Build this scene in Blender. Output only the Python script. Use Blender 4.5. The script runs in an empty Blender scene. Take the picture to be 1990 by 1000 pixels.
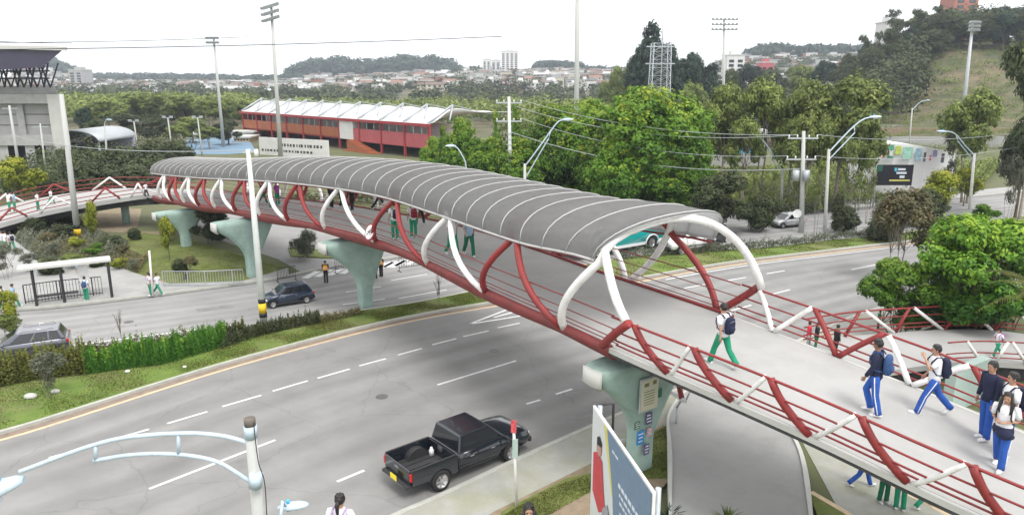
import bpy, bmesh, math, random
import numpy as np
from mathutils import Vector, Matrix, Euler
R = math.radians
SC = bpy.context.scene
COL = SC.collection
# ------------------------------------------------------------------ camera
F, YH, CH = 1420.0, 158.0, 13.0
PITCH = math.atan((500 - YH) / F)
def at(x, y, z=0.0):
    """photo pixel -> point of the horizontal plane at height z"""
    u = (x - 995) / F; v = (500 - y) / F
    c, s = math.cos(PITCH), math.sin(PITCH)
    d = Vector((u, c + v * s, -s + v * c))
    t = (z - CH) / d.z
    return Vector((0, 0, CH)) + d * t
def atY(x, y, Y):
    u = (x - 995) / F; v = (500 - y) / F
    c, s = math.cos(PITCH), math.sin(PITCH)
    d = Vector((u, c + v * s, -s + v * c))
    return Vector((0, 0, CH)) + d * (Y / d.y)
def px(P):
    P = Vector(P) - Vector((0, 0, CH))
    c, s = math.cos(PITCH), math.sin(PITCH)
    z = P.y * c - P.z * s
    return 995 + F * P.x / z, 500 - F * (P.y * s + P.z * c) / z
cam = bpy.data.cameras.new('camera'); camo = bpy.data.objects.new('camera', cam); COL.objects.link(camo)
cam.sensor_width = 36; cam.lens = 36 * F / 1990; cam.clip_end = 6000; cam.clip_start = 0.2
camo.location = (0, 0, CH); camo.rotation_euler = (R(90) - PITCH, 0, 0)
SC.camera = camo
# ------------------------------------------------------------------ tags and mesh builder
def tag(o, label=None, cat=None, group=None, kind=None):
    if label: o['label'] = label
    if cat: o['category'] = cat
    if group: o['group'] = group
    if kind: o['kind'] = kind
    return o
def empty(name, loc=(0, 0, 0), label=None, cat=None, group=None, rz=0.0):
    o = bpy.data.objects.new(name, None); COL.objects.link(o)
    o.location = loc; o.rotation_euler = (0, 0, rz); o.empty_display_size = .2
    return tag(o, label, cat, group)
class MB:
    def __init__(s): s.v = []; s.f = []; s.m = []; s.sm = []
    def add(s, vs, fs, mi=0, smooth=False):
        b = len(s.v); s.v.extend([tuple(p) for p in vs])
        for f in fs: s.f.append([b + i for i in f]); s.m.append(mi); s.sm.append(smooth)
        return s
    def box(s, c, d, rz=0.0, mi=0, rot=None):
        hx, hy, hz = d[0] / 2, d[1] / 2, d[2] / 2
        M = rot if rot is not None else Matrix.Rotation(rz, 3, 'Z')
        c = Vector(c)
        vs = [c + M @ Vector((x * hx, y * hy, z * hz)) for x in (-1, 1) for y in (-1, 1) for z in (-1, 1)]
        return s.add(vs, [(0, 1, 3, 2), (4, 6, 7, 5), (0, 4, 5, 1), (2, 3, 7, 6), (0, 2, 6, 4), (1, 5, 7, 3)], mi)
    def beam(s, a, b, w, h, mi=0):
        a = Vector(a); b = Vector(b); d = (b - a)
        if d.length < 1e-6: return s
        x = d.normalized(); up = Vector((0, 0, 1)) if abs(x.z) < .95 else Vector((0, 1, 0))
        y = up.cross(x).normalized(); z = x.cross(y)
        M = Matrix((x, y, z)).transposed()
        return s.box((a + b) / 2, (d.length, w, h), mi=mi, rot=M)
    def tube(s, pts, r, n=8, mi=0, caps=True, smooth=True, flat=1.0):
        pts = [Vector(p) for p in pts]; k = len(pts)
        rr = r if hasattr(r, '__len__') else [r] * k
        b = len(s.v); prev = None
        for i, p in enumerate(pts):
            t = (pts[min(i + 1, k - 1)] - pts[max(i - 1, 0)]).normalized()
            if prev is None:
                up = Vector((0, 0, 1)) if abs(t.z) < .9 else Vector((1, 0, 0))
                u = t.cross(up).normalized()
            else:
                u = (prev - t * prev.dot(t)).normalized()
            prev = u; w = t.cross(u)
            for j in range(n):
                a = 2 * math.pi * j / n
                s.v.append(tuple(p + (u * math.cos(a) + w * math.sin(a) * flat) * rr[i]))
        for i in range(k - 1):
            for j in range(n):
                j2 = (j + 1) % n
                s.f.append([b + i * n + j, b + i * n + j2, b + (i + 1) * n + j2, b + (i + 1) * n + j]); s.m.append(mi); s.sm.append(smooth)
        if caps:
            s.f.append([b + j for j in range(n)][::-1]); s.m.append(mi); s.sm.append(False)
            s.f.append([b + (k - 1) * n + j for j in range(n)]); s.m.append(mi); s.sm.append(False)
        return s
    def prism(s, poly, z0, z1, mi=0, mside=None):
        n = len(poly); b = len(s.v)
        for p in poly: s.v.append((p[0], p[1], z0))
        for p in poly: s.v.append((p[0], p[1], z1))
        ar = sum(poly[i][0] * poly[(i + 1) % n][1] - poly[(i + 1) % n][0] * poly[i][1] for i in range(n))
        top = [b + n + i for i in range(n)]; bot = [b + i for i in range(n)][::-1]
        if ar < 0: top = top[::-1]; bot = bot[::-1]
        for f in (top, bot): s.f.append(f); s.m.append(mi); s.sm.append(False)
        for i in range(n):
            j = (i + 1) % n
            q = [b + i, b + j, b + n + j, b + n + i]
            if ar < 0: q = q[::-1]
            s.f.append(q); s.m.append(mi if mside is None else mside); s.sm.append(False)
        return s
    def xprism(s, prof, x0, x1, mi=0):
        """profile (y,z) extruded along x"""
        n = len(prof); b = len(s.v)
        for x in (x0, x1):
            for p in prof: s.v.append((x, p[0], p[1]))
        s.f.append([b + i for i in range(n)]); s.m.append(mi); s.sm.append(False)
        s.f.append([b + n + i for i in range(n)][::-1]); s.m.append(mi); s.sm.append(False)
        for i in range(n):
            j = (i + 1) % n
            s.f.append([b + j, b + i, b + n + i, b + n + j]); s.m.append(mi); s.sm.append(False)
        return s
    def disc(s, c, r, axis, th, n=20, mi=0, r2=None):
        a = Vector(axis).normalized(); c = Vector(c)
        return s.tube([c - a * th / 2, c + a * th / 2], [r, r2 if r2 is not None else r], n, mi, True, False)
    def ball(s, c, r, mi=0, n=8, m=6, sc=(1, 1, 1)):
        c = Vector(c); b = len(s.v)
        vs = []; fs = []
        for i in range(m + 1):
            ph = math.pi * i / m
            for j in range(n):
                th = 2 * math.pi * j / n
                vs.append(c + Vector((sc[0] * math.sin(ph) * math.cos(th), sc[1] * math.sin(ph) * math.sin(th), sc[2] * math.cos(ph))) * r)
        for i in range(m):
            for j in range(n):
                j2 = (j + 1) % n
                fs.append((i * n + j, (i + 1) * n + j, (i + 1) * n + j2, i * n + j2))
        return s.add(vs, fs, mi, True)
    def mesh(s, name, mats, off=(0, 0, 0)):
        me = bpy.data.meshes.new(name)
        o = Vector(off)
        me.from_pydata([(p[0] - o.x, p[1] - o.y, p[2] - o.z) for p in s.v], [], s.f)
        if not isinstance(mats, (list, tuple)): mats = [mats]
        for m in mats: me.materials.append(m)
        me.polygons.foreach_set('material_index', s.m)
        me.polygons.foreach_set('use_smooth', s.sm)
        me.update()
        return me
    def build(s, name, mats, parent=None, world=False, off=None):
        if off is None:
            off = parent.location if (parent is not None and world) else (0, 0, 0)
        o = bpy.data.objects.new(name, s.mesh(name, mats, off)); COL.objects.link(o)
        if parent is not None: o.parent = parent
        return o
def thing_mesh(mb, name, mats, base, label, cat, group=None):
    """one-mesh top-level thing built in world coordinates with its origin at base"""
    o = bpy.data.objects.new(name, mb.mesh(name, mats, base)); COL.objects.link(o); o.location = base
    return tag(o, label, cat, group)
def bevel(o, w, seg=2):
    m = o.modifiers.new('bevel', 'BEVEL'); m.width = w; m.segments = seg; m.limit_method = 'ANGLE'; m.angle_limit = R(35)
    return o
def bake(o):
    dg = bpy.context.evaluated_depsgraph_get(); dg.update()
    me = bpy.data.meshes.new_from_object(o.evaluated_get(dg))
    o.modifiers.clear(); old = o.data; o.data = me
    return o
def copy_tree(o, parent=None):
    c = o.copy(); COL.objects.link(c); c.parent = parent
    for ch in list(o.children): copy_tree(ch, c)
    return c
# ------------------------------------------------------------------ materials
MATS = {}
def mat(name, col, rough=.8, var=0.0, scale=5.0, col2=None, metal=0.0, bump=0.0, bscale=None, detail=5.0, spec=.4, coat=0.0, obj_rand=0.0, dirt=None, dirt_scale=.3, dirt_amt=.5):
    m = bpy.data.materials.new(name); m.use_nodes = True; MATS[name] = m
    nt = m.node_tree; N = nt.nodes; L = nt.links; b = N['Principled BSDF']
    b.inputs['Roughness'].default_value = rough; b.inputs['Metallic'].default_value = metal
    b.inputs['Specular IOR Level'].default_value = spec
    if coat: b.inputs['Coat Weight'].default_value = coat; b.inputs['Coat Roughness'].default_value = .05
    c = (*col, 1)
    b.inputs['Base Color'].default_value = c
    tc = N.new('ShaderNodeTexCoord'); geo = N.new('ShaderNodeNewGeometry')
    cur = None
    if var or col2:
        nz = N.new('ShaderNodeTexNoise'); nz.inputs['Scale'].default_value = scale; nz.inputs['Detail'].default_value = detail
        nz.inputs['Roughness'].default_value = .65
        L.new(geo.outputs['Position'], nz.inputs['Vector'])
        cr = N.new('ShaderNodeValToRGB'); cr.color_ramp.elements[0].position = .32; cr.color_ramp.elements[1].position = .68
        c2 = (*col2, 1) if col2 else tuple(min(1, x * (1 + var)) for x in col) + (1,)
        c1 = c if col2 else tuple(x * (1 - var) for x in col) + (1,)
        cr.color_ramp.elements[0].color = c1; cr.color_ramp.elements[1].color = c2
        L.new(nz.outputs['Fac'], cr.inputs['Fac']); cur = cr.outputs['Color']
    if dirt:
        nz = N.new('ShaderNodeTexNoise'); nz.inputs['Scale'].default_value = dirt_scale; nz.inputs['Detail'].default_value = 7; nz.inputs['Roughness'].default_value = .7
        L.new(geo.outputs['Position'], nz.inputs['Vector'])
        mr = N.new('ShaderNodeMapRange'); mr.inputs[1].default_value = .45; mr.inputs[2].default_value = .7; mr.inputs[4].default_value = dirt_amt
        L.new(nz.outputs['Fac'], mr.inputs[0])
        mx = N.new('ShaderNodeMixRGB'); mx.inputs['Color2'].default_value = (*dirt, 1)
        L.new(mr.outputs[0], mx.inputs['Fac'])
        if cur: L.new(cur, mx.inputs['Color1'])
        else: mx.inputs['Color1'].default_value = c
        cur = mx.outputs['Color']
    if obj_rand:
        oi = N.new('ShaderNodeObjectInfo'); hs = N.new('ShaderNodeHueSaturation')
        mr = N.new('ShaderNodeMapRange'); mr.inputs[3].default_value = 1 - obj_rand; mr.inputs[4].default_value = 1 + obj_rand
        L.new(oi.outputs['Random'], mr.inputs[0]); L.new(mr.outputs[0], hs.inputs['Value'])
        if cur: L.new(cur, hs.inputs['Color'])
        else: hs.inputs['Color'].default_value = c
        cur = hs.outputs['Color']
    if cur: L.new(cur, b.inputs['Base Color'])
    if bump:
        nb = N.new('ShaderNodeTexNoise'); nb.inputs['Scale'].default_value = bscale or scale * 4; nb.inputs['Detail'].default_value = 4
        L.new(geo.outputs['Position'], nb.inputs['Vector'])
        bp = N.new('ShaderNodeBump'); bp.inputs['Strength'].default_value = bump; bp.inputs['Distance'].default_value = .03
        L.new(nb.outputs['Fac'], bp.inputs['Height']); L.new(bp.outputs['Normal'], b.inputs['Normal'])
    return m
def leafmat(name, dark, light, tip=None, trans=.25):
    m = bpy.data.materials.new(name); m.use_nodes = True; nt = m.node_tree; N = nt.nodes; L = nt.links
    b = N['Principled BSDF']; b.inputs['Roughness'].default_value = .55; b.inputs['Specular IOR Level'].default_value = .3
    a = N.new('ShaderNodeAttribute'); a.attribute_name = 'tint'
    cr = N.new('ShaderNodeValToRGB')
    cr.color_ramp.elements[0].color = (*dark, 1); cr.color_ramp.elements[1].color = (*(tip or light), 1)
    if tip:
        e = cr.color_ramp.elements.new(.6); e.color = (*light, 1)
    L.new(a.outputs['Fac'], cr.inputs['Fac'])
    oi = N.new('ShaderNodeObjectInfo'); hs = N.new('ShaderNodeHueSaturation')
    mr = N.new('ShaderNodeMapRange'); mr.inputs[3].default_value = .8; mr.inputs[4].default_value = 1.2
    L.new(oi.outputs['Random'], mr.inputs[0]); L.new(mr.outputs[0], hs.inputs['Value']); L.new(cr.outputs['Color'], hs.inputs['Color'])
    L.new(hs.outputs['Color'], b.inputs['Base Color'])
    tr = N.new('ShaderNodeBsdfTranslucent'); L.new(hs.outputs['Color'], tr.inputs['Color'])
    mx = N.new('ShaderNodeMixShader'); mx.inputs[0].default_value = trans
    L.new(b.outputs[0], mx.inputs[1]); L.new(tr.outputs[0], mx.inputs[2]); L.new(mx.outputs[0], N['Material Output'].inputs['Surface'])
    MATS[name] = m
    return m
M = MATS
mat('asphalt', (.245, .243, .236), .93, .09, .5, bump=.25, bscale=30, dirt=(.195, .193, .188), dirt_scale=.11, dirt_amt=.6, spec=.2)
mat('asphalt_pale', (.285, .283, .276), .93, .08, .4, bump=.2, bscale=30, dirt=(.2, .2, .2), dirt_scale=.15, dirt_amt=.5)
mat('paving', (.33, .33, .32), .9, .1, 1.2, bump=.2, dirt=(.24, .24, .22), dirt_scale=.5, dirt_amt=.5)
mat('paving_mossy', (.33, .33, .30), .9, .1, 1.2, bump=.2, dirt=(.27, .28, .17), dirt_scale=.45, dirt_amt=.8)
mat('concrete', (.36, .36, .35), .85, .1, .8, bump=.2, dirt=(.24, .24, .22), dirt_scale=.6, dirt_amt=.6)
mat('concrete_deck', (.365, .362, .352), .85, .05, .5, bump=.1, dirt=(.30, .30, .285), dirt_scale=.45, dirt_amt=.7)
mat('concrete_slab', (.33, .33, .32), .85, .08, .6, bump=.2, dirt=(.23, .23, .22), dirt_scale=.3, dirt_amt=.9)
mat('concrete_light', (.5, .5, .47), .85, .08, 2, dirt=(.36, .36, .33), dirt_scale=1, dirt_amt=.5)
mat('kerb', (.40, .40, .36), .9, .12, 3)
mat('gutter_and_kerb_shade', (.24, .185, .145), .9, .2, 2)
mat('line_white', (.72, .72, .72), .8, .12, 6, dirt=(.4, .4, .4), dirt_scale=3, dirt_amt=.7)
mat('line_yellow', (.60, .47, .30), .8, .12, 4, dirt=(.45, .36, .26), dirt_scale=1.5, dirt_amt=.8)
mat('grass', (.095, .125, .028), .95, scale=1.3, col2=(.16, .19, .045), bump=.6, bscale=40, dirt=(.15, .125, .06), dirt_scale=.35, dirt_amt=.5)
mat('grass_median', (.085, .15, .022), .95, scale=1.0, col2=(.15, .21, .04), bump=.6, bscale=40, dirt=(.19, .14, .085), dirt_scale=.3, dirt_amt=.75)
mat('ground', (.07, .09, .03), .95, scale=.08, col2=(.13, .14, .06), bump=.5, bscale=10, dirt=(.16, .14, .1), dirt_scale=.03, dirt_amt=.6)
mat('hill', (.06, .075, .03), .95, scale=.09, col2=(.12, .115, .06), bump=.8, bscale=1.2, dirt=(.24, .165, .12), dirt_scale=.055, dirt_amt=.8)
mat('soil', (.26, .2, .14), .95, .25, 1.5, bump=.5, dirt=(.13, .15, .05), dirt_scale=1.2, dirt_amt=.6)
mat('red_paint', (.245, .027, .027), .5, .15, 2.0, spec=.4, dirt=(.15, .035, .03), dirt_scale=2.5, dirt_amt=.75, bump=.1)
mat('red_faded', (.21, .038, .036), .6, .15, 1.5, dirt=(.12, .035, .03), dirt_scale=1.3, dirt_amt=.85)
mat('white_paint', (.76, .76, .75), .5, .05, 2.0, spec=.4, dirt=(.48, .46, .41), dirt_scale=2.2, dirt_amt=.6)
mat('mint', (.31, .43, .385), .7, .05, .5, dirt=(.19, .26, .23), dirt_scale=.9, dirt_amt=.75, bump=.15)
mat('mint_pale', (.38, .48, .44), .7, .05, 1.5, dirt=(.28, .33, .3), dirt_scale=1.5, dirt_amt=.5)
mat('roof_sheet', (.20, .20, .20), .75, .25, 5.0, dirt=(.26, .26, .255), dirt_scale=3.5, dirt_amt=.8, bump=.1)
mat('rib_white', (.44, .44, .43), .6, .05, 3)
mat('dark', (.02, .02, .022), .7)
mat('black_edge', (.05, .05, .05), .9, .3, 2)
mat('galv', (.42, .45, .47), .5, .08, 4, metal=.3)
mat('pale_blue_metal', (.48, .58, .66), .45, .08, 5, metal=.1, spec=.5, dirt=(.36, .42, .46), dirt_scale=4, dirt_amt=.6)
mat('lamp_blue', (.05, .4, .65), .3)
mat('glass_lamp', (.62, .68, .72), .2)
mat('pole_concrete', (.46, .47, .45), .8, .08, 2, dirt=(.33, .34, .32), dirt_scale=2, dirt_amt=.5)
mat('pole_painted', (.55, .58, .56), .7, .06, 2)
mat('yellow', (.75, .5, .02), .6)
mat('black', (.018, .018, .02), .6)
mat('rust', (.13, .11, .095), .8, .3, 4)
mat('bark', (.12, .09, .065), .95, .3, 4, bump=.5)
mat('bark_pale', (.26, .23, .19), .95, .25, 4, bump=.4)
leafmat('leaf_bright', (.045, .115, .008), (.11, .23, .014), (.28, .34, .03))
leafmat('leaf_light', (.025, .085, .006), (.10, .22, .012), (.24, .36, .03))
leafmat('leaf_olive', (.085, .12, .03), (.19, .24, .055), (.30, .36, .09))
leafmat('leaf_dark', (.03, .045, .018), (.065, .085, .03), (.12, .14, .05))
leafmat('leaf_deep', (.012, .03, .018), (.026, .055, .03), (.045, .085, .04))
leafmat('leaf_grey', (.07, .08, .05), (.15, .165, .11), (.28, .3, .22))
leafmat('leaf_brown', (.08, .08, .035), (.15, .14, .06), (.25, .17, .08))
leafmat('leaf_yellow', (.12, .15, .01), (.26, .30, .02), (.42, .36, .05))
leafmat('leaf_hedge', (.05, .06, .01), (.11, .12, .018), (.18, .2, .03))
leafmat('leaf_fern', (.03, .10, .012), (.07, .2, .02), (.14, .3, .04))
mat('forest_far', (.035, .055, .035), .95, .4, .06)
# weathered translucent roof sheet: lets some daylight through
_m = M['roof_sheet']; _n = _m.node_tree; _t = _n.nodes.new('ShaderNodeBsdfTranslucent'); _t.inputs['Color'].default_value = (.75, .75, .75, 1)
_x = _n.nodes.new('ShaderNodeMixShader'); _x.inputs[0].default_value = .62
_n.links.new(_n.nodes['Principled BSDF'].outputs[0], _x.inputs[1]); _n.links.new(_t.outputs[0], _x.inputs[2]); _n.links.new(_x.outputs[0], _n.nodes['Material Output'].inputs['Surface'])
# ------------------------------------------------------------------ world + sun (overcast)
w = bpy.data.worlds.new('World'); SC.world = w; w.use_nodes = True
nt = w.node_tree; N = nt.nodes; L = nt.links; bg = N['Background']
sky = N.new('ShaderNodeTexSky'); sky.sky_type = 'NISHITA'; sky.sun_disc = False
SUN_EL, SUN_AZ = R(58), R(150)
sky.sun_elevation = SUN_EL; sky.sun_rotation = SUN_AZ; sky.altitude = 2100; sky.air_density = 1; sky.dust_density = 4
mx = N.new('ShaderNodeMixRGB'); mx.inputs['Fac'].default_value = .88
mx.inputs['Color2'].default_value = (7.6, 7.5, 7.4, 1)       # an even cloud layer over the blue sky
L.new(sky.outputs[0], mx.inputs['Color1']); L.new(mx.outputs[0], bg.inputs['Color']); bg.inputs['Strength'].default_value = .12
sl = bpy.data.lights.new('sun', 'SUN'); sl.energy = 1.25; sl.angle = R(22); sl.color = (1, .97, .93)
so = bpy.data.objects.new('sun', sl); COL.objects.link(so)
sd = Vector((math.sin(SUN_AZ) * math.cos(SUN_EL), math.cos(SUN_AZ) * math.cos(SUN_EL), math.sin(SUN_EL)))
so.rotation_euler = sd.to_track_quat('Z', 'Y').to_euler(); so.location = (0, 0, 60)
vs = SC.view_settings; vs.view_transform = 'Standard'; vs.look = 'None'; vs.exposure = 1.08; vs.gamma = 1
# ------------------------------------------------------------------ geometry helpers
def resamp(pts, n=60, closed=False):
    P = [Vector(p) for p in pts]; out = []
    k = len(P) - 1
    for i in range(n):
        t = k * i / (n - 1); j = min(int(t), k - 1); f = t - j
        p0, p1, p2, p3 = P[max(j - 1, 0)], P[j], P[j + 1], P[min(j + 2, k)]
        out.append(.5 * ((2 * p1) + (p2 - p0) * f + (2 * p0 - 5 * p1 + 4 * p2 - p3) * f * f + (-p0 + 3 * p1 - 3 * p2 + p3) * f ** 3))
    return out
def g(pts, z=0.0): return [at(x, y, z) for x, y in pts]
def offset(line, d):
    out = []
    for i, p in enumerate(line):
        t = (line[min(i + 1, len(line) - 1)] - line[max(i - 1, 0)]); t.z = 0; t.normalize()
        out.append(p + Vector((-t.y, t.x, 0)) * d)
    return out
def strip(mb, A, B, z, mi=0):
    n = min(len(A), len(B)); vs = []
    for a, b in zip(A, B): vs += [(a.x, a.y, z), (b.x, b.y, z)]
    fs = []
    for i in range(n - 1):
        q = (2 * i, 2 * i + 1, 2 * i + 3, 2 * i + 2)
        p = [Vector(vs[k]) for k in q]
        nz = (p[1] - p[0]).cross(p[2] - p[0]).z
        fs.append(q if nz > 0 else q[::-1])
    mb.add(vs, fs, mi)
def poly(mb, pts, z, mi=0):
    vs = [(p.x, p.y, z) for p in pts]
    ar = sum(vs[i][0] * vs[(i + 1) % len(vs)][1] - vs[(i + 1) % len(vs)][0] * vs[i][1] for i in range(len(vs)))
    f = list(range(len(vs)))
    mb.add(vs, [f if ar > 0 else f[::-1]], mi)
def struct(mb, name, mats):
    o = mb.build(name, mats); o['kind'] = 'structure'; return o
# ------------------------------------------------------------------ terrain
def sst(a, b, x):
    t = max(0.0, min(1.0, (x - a) / (b - a))); return t * t * (3 - 2 * t)
def terrain(X, Y):
    if Y < 60: return 0.0
    bx = 995 + F * X / max(Y, 1)
    # gentle rise of the town
    zr = 8 + 13 * sst(500, 1000, bx) + 22 * sst(1150, 1650, bx)
    h = zr * sst(300, 1000, Y)
    # grassy hill on the right with a terraced foot
    for (cx_, cy_, wx, wy, hh) in ((645, 1230, 60, 170, 17), (800, 1250, 100, 170, 17), (1080, 1200, 60, 150, 9), (105, 1300, 60, 250, 30), (1475, 1000, 90, 160, 9), (310, 1500, 200, 200, 8)):
        h += hh * math.exp(-((bx - cx_) / wx) ** 2 - ((Y - cy_) / wy) ** 2)
    side = sst(.40, .60, X / max(Y, 1))
    h2 = side * (3.2 * sst(138, 142, Y) * 0 + 2.0 * sst(150, 153, Y) + 2.0 * sst(166, 169, Y) + 22 * sst(178, 262, Y)) + 4 * side * sst(262, 330, Y)
    h2 *= 1 - .6 * sst(400, 800, Y)
    return max(h, h2) if h2 > 0 else h
mb = MB()
ys = [-60, -20, 0, 20, 40, 60, 90, 120, 135, 145, 150, 153, 160, 166, 169, 175, 180] + [180 + 6 * i for i in range(1, 20)] + [310, 340, 380, 430, 500, 580, 670, 760, 860, 930, 1000, 1070, 1140, 1200, 1260, 1330, 1400, 1500, 1600, 1800, 2200, 3200]
rows = []
nx = 150
for Y in ys:
    span = 140 + 1.3 * max(Y, 0)
    rows.append([(-span + 2 * span * i / nx, Y) for i in range(nx + 1)])
vsx = []; fsx = []
for r_ in rows:
    for (X, Y) in r_: vsx.append((X, Y, terrain(X, Y)))
for j in range(len(ys) - 1):
    for i in range(nx):
        a = j * (nx + 1) + i
        fsx.append((a, a + 1, a + nx + 2, a + nx + 1))
mb.add(vsx, fsx, 0, True)
for k, f in enumerate(mb.f):
    c = [vsx[i] for i in f]
    if c[0][1] >= 140: mb.m[k] = 1
struct(mb, 'ground', [M['ground'], M['hill']])
# ------------------------------------------------------------------ roads
M1 = resamp(g([(-900, 1060), (-500, 965), (-250, 905), (0, 845), (150, 800), (300, 752), (430, 712), (560, 676), (700, 640), (830, 612), (960, 590), (1100, 567), (1230, 545), (1340, 525), (1450, 508), (1600, 490), (1700, 478), (1800, 467), (2000, 447), (2300, 420)]), 90)
R1 = resamp(g([(-300, 1700), (100, 1350), (400, 1180), (600, 1085), (773, 1000), (852, 966), (1000, 896), (1143, 832), (1300, 765), (1450, 705), (1570, 655), (1660, 615), (1780, 580), (1900, 553), (2050, 520), (2300, 480)]), 90)
def road(name, A, B, m):
    mb = MB(); strip(mb, A, B, .012); o = struct(mb, name, M[m])
    n = len(mb.v); L_ = [0.0]
    for i in range(1, n // 2): L_.append(L_[-1] + (A[i] - A[i - 1]).length)
    a1 = o.data.attributes.new('across', 'FLOAT', 'POINT'); a1.data.foreach_set('value', [float(i % 2) for i in range(n)])
    a2 = o.data.attributes.new('along', 'FLOAT', 'POINT'); a2.data.foreach_set('value', [L_[i // 2] for i in range(n)])
    return o
def wear(name, lanes):
    """wheel tracks, streaks and fine cracks running with the road"""
    nt = M[name].node_tree; N = nt.nodes; L = nt.links; b = N['Principled BSDF']; src = b.inputs['Base Color'].links[0].from_socket
    aa = N.new('ShaderNodeAttribute'); aa.attribute_name = 'across'; al = N.new('ShaderNodeAttribute'); al.attribute_name = 'along'
    cx = N.new('ShaderNodeCombineXYZ'); m1 = N.new('ShaderNodeMath'); m1.operation = 'MULTIPLY'; m1.inputs[1].default_value = lanes * 3.4
    m2 = N.new('ShaderNodeMath'); m2.operation = 'MULTIPLY'; m2.inputs[1].default_value = .10
    L.new(aa.outputs['Fac'], m1.inputs[0]); L.new(al.outputs['Fac'], m2.inputs[0]); L.new(m1.outputs[0], cx.inputs[0]); L.new(m2.outputs[0], cx.inputs[1])
    nz = N.new('ShaderNodeTexNoise'); nz.inputs['Scale'].default_value = 1.1; nz.inputs['Detail'].default_value = 6; L.new(cx.outputs[0], nz.inputs['Vector'])
    tr = N.new('ShaderNodeMath'); tr.operation = 'MULTIPLY'; tr.inputs[1].default_value = lanes * 2 * 6.2832; sn = N.new('ShaderNodeMath'); sn.operation = 'SINE'
    L.new(aa.outputs['Fac'], tr.inputs[0]); L.new(tr.outputs[0], sn.inputs[0])
    mr = N.new('ShaderNodeMapRange'); mr.inputs[1].default_value = -1; mr.inputs[2].default_value = 1; mr.inputs[3].default_value = .90; mr.inputs[4].default_value = 1.05; L.new(sn.outputs[0], mr.inputs[0])
    mr2 = N.new('ShaderNodeMapRange'); mr2.inputs[1].default_value = .3; mr2.inputs[2].default_value = .7; mr2.inputs[3].default_value = .9; mr2.inputs[4].default_value = 1.1; L.new(nz.outputs['Fac'], mr2.inputs[0])
    mu = N.new('ShaderNodeMath'); mu.operation = 'MULTIPLY'; L.new(mr.outputs[0], mu.inputs[0]); L.new(mr2.outputs[0], mu.inputs[1])
    ge = N.new('ShaderNodeNewGeometry'); vo = N.new('ShaderNodeTexVoronoi'); vo.feature = 'DISTANCE_TO_EDGE'; vo.inputs['Scale'].default_value = .17
    wn = N.new('ShaderNodeTexNoise'); wn.inputs['Scale'].default_value = .8; wn.inputs['Detail'].default_value = 4; va = N.new('ShaderNodeVectorMath'); va.operation = 'ADD'
    L.new(ge.outputs['Position'], wn.inputs['Vector']); L.new(ge.outputs['Position'], va.inputs[0]); L.new(wn.outputs['Color'], va.inputs[1]); L.new(va.outputs[0], vo.inputs['Vector'])
    mr3 = N.new('ShaderNodeMapRange'); mr3.inputs[1].default_value = 0; mr3.inputs[2].default_value = .008; mr3.inputs[3].default_value = .87; mr3.inputs[4].default_value = 1; L.new(vo.outputs['Distance'], mr3.inputs[0])
    mu2 = N.new('ShaderNodeMath'); mu2.operation = 'MULTIPLY'; L.new(mu.outputs[0], mu2.inputs[0]); L.new(mr3.outputs[0], mu2.inputs[1])
    hs = N.new('ShaderNodeHueSaturation'); L.new(src, hs.inputs['Color']); L.new(mu2.outputs[0], hs.inputs['Value']); L.new(hs.outputs[0], b.inputs['Base Color'])
wear('asphalt', 4); wear('asphalt_pale', 4)
road('near_road', M1, R1, 'asphalt')
M2 = resamp(g([(-600, 810), (-300, 762), (0, 716), (130, 697), (250, 677), (400, 652), (480, 640), (600, 622), (666, 610), (798, 591), (913, 568), (1000, 549), (1100, 524), (1220, 501), (1340, 491), (1500, 481), (1600, 469), (1690, 461), (1850, 440), (2000, 420), (2300, 385)]), 90)
S1 = resamp(g([(-600, 670), (-300, 640), (0, 607), (100, 599), (200, 588), (330, 572), (500, 549), (560, 538), (640, 521), (760, 503), (850, 488), (1000, 468), (1200, 447), (1400, 427), (1600, 410), (1850, 387), (2000, 372), (2300, 340)]), 90)
road('far_road', S1, M2, 'asphalt_pale')
mb = MB(); poly(mb, g([(590, 531), (655, 523), (760, 506), (860, 489), (980, 472), (900, 440), (700, 420), (560, 395), (430, 385), (330, 415), (375, 447), (450, 474), (540, 503)]), .006)
struct(mb, 'side_street', M['asphalt_pale'])
# grass strip behind the side street
mb = MB(); mb.prism([(p.x, p.y) for p in g([(566, 499), (650, 503), (700, 497), (640, 488), (560, 482)])], -.1, .1); struct(mb, 'side_lawn', M['grass'])
# kerbed median
mb = MB()
i0 = 0
mm1 = M1; mm2 = M2
K = .15
A = offset(mm1, K); B = offset(mm2, -K)
strip(mb, A, B, .13); struct(mb, 'median_grass', M['grass_median'])
def kerb(name, line, side, w=.17, h=.14, m='kerb', z0=-.05):
    mb = MB(); o = offset(line, side * w); n = len(line)
    vs = []; fs = []
    for a, b in zip(line, o): vs += [(a.x, a.y, z0), (a.x, a.y, h), (b.x, b.y, h), (b.x, b.y, z0)]
    for i in range(n - 1):
        for k in range(3):
            q = (4 * i + k, 4 * i + k + 1, 4 * i + k + 5, 4 * i + k + 4)
            fs.append(q if side < 0 else q[::-1])
    mb.add(vs, fs); return struct(mb, name, M[m])
kerb('median_kerb', M1, 1); kerb('median_kerb', M2, -1)
kerb('road_kerb', R1, -1, .2); kerb('road_kerb', S1, 1, .2)
mat('patch', (.15, .15, .148), .9, .12, 2, bump=.3, bscale=30)  # dark tone of the shade painted along the far kerb
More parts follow.
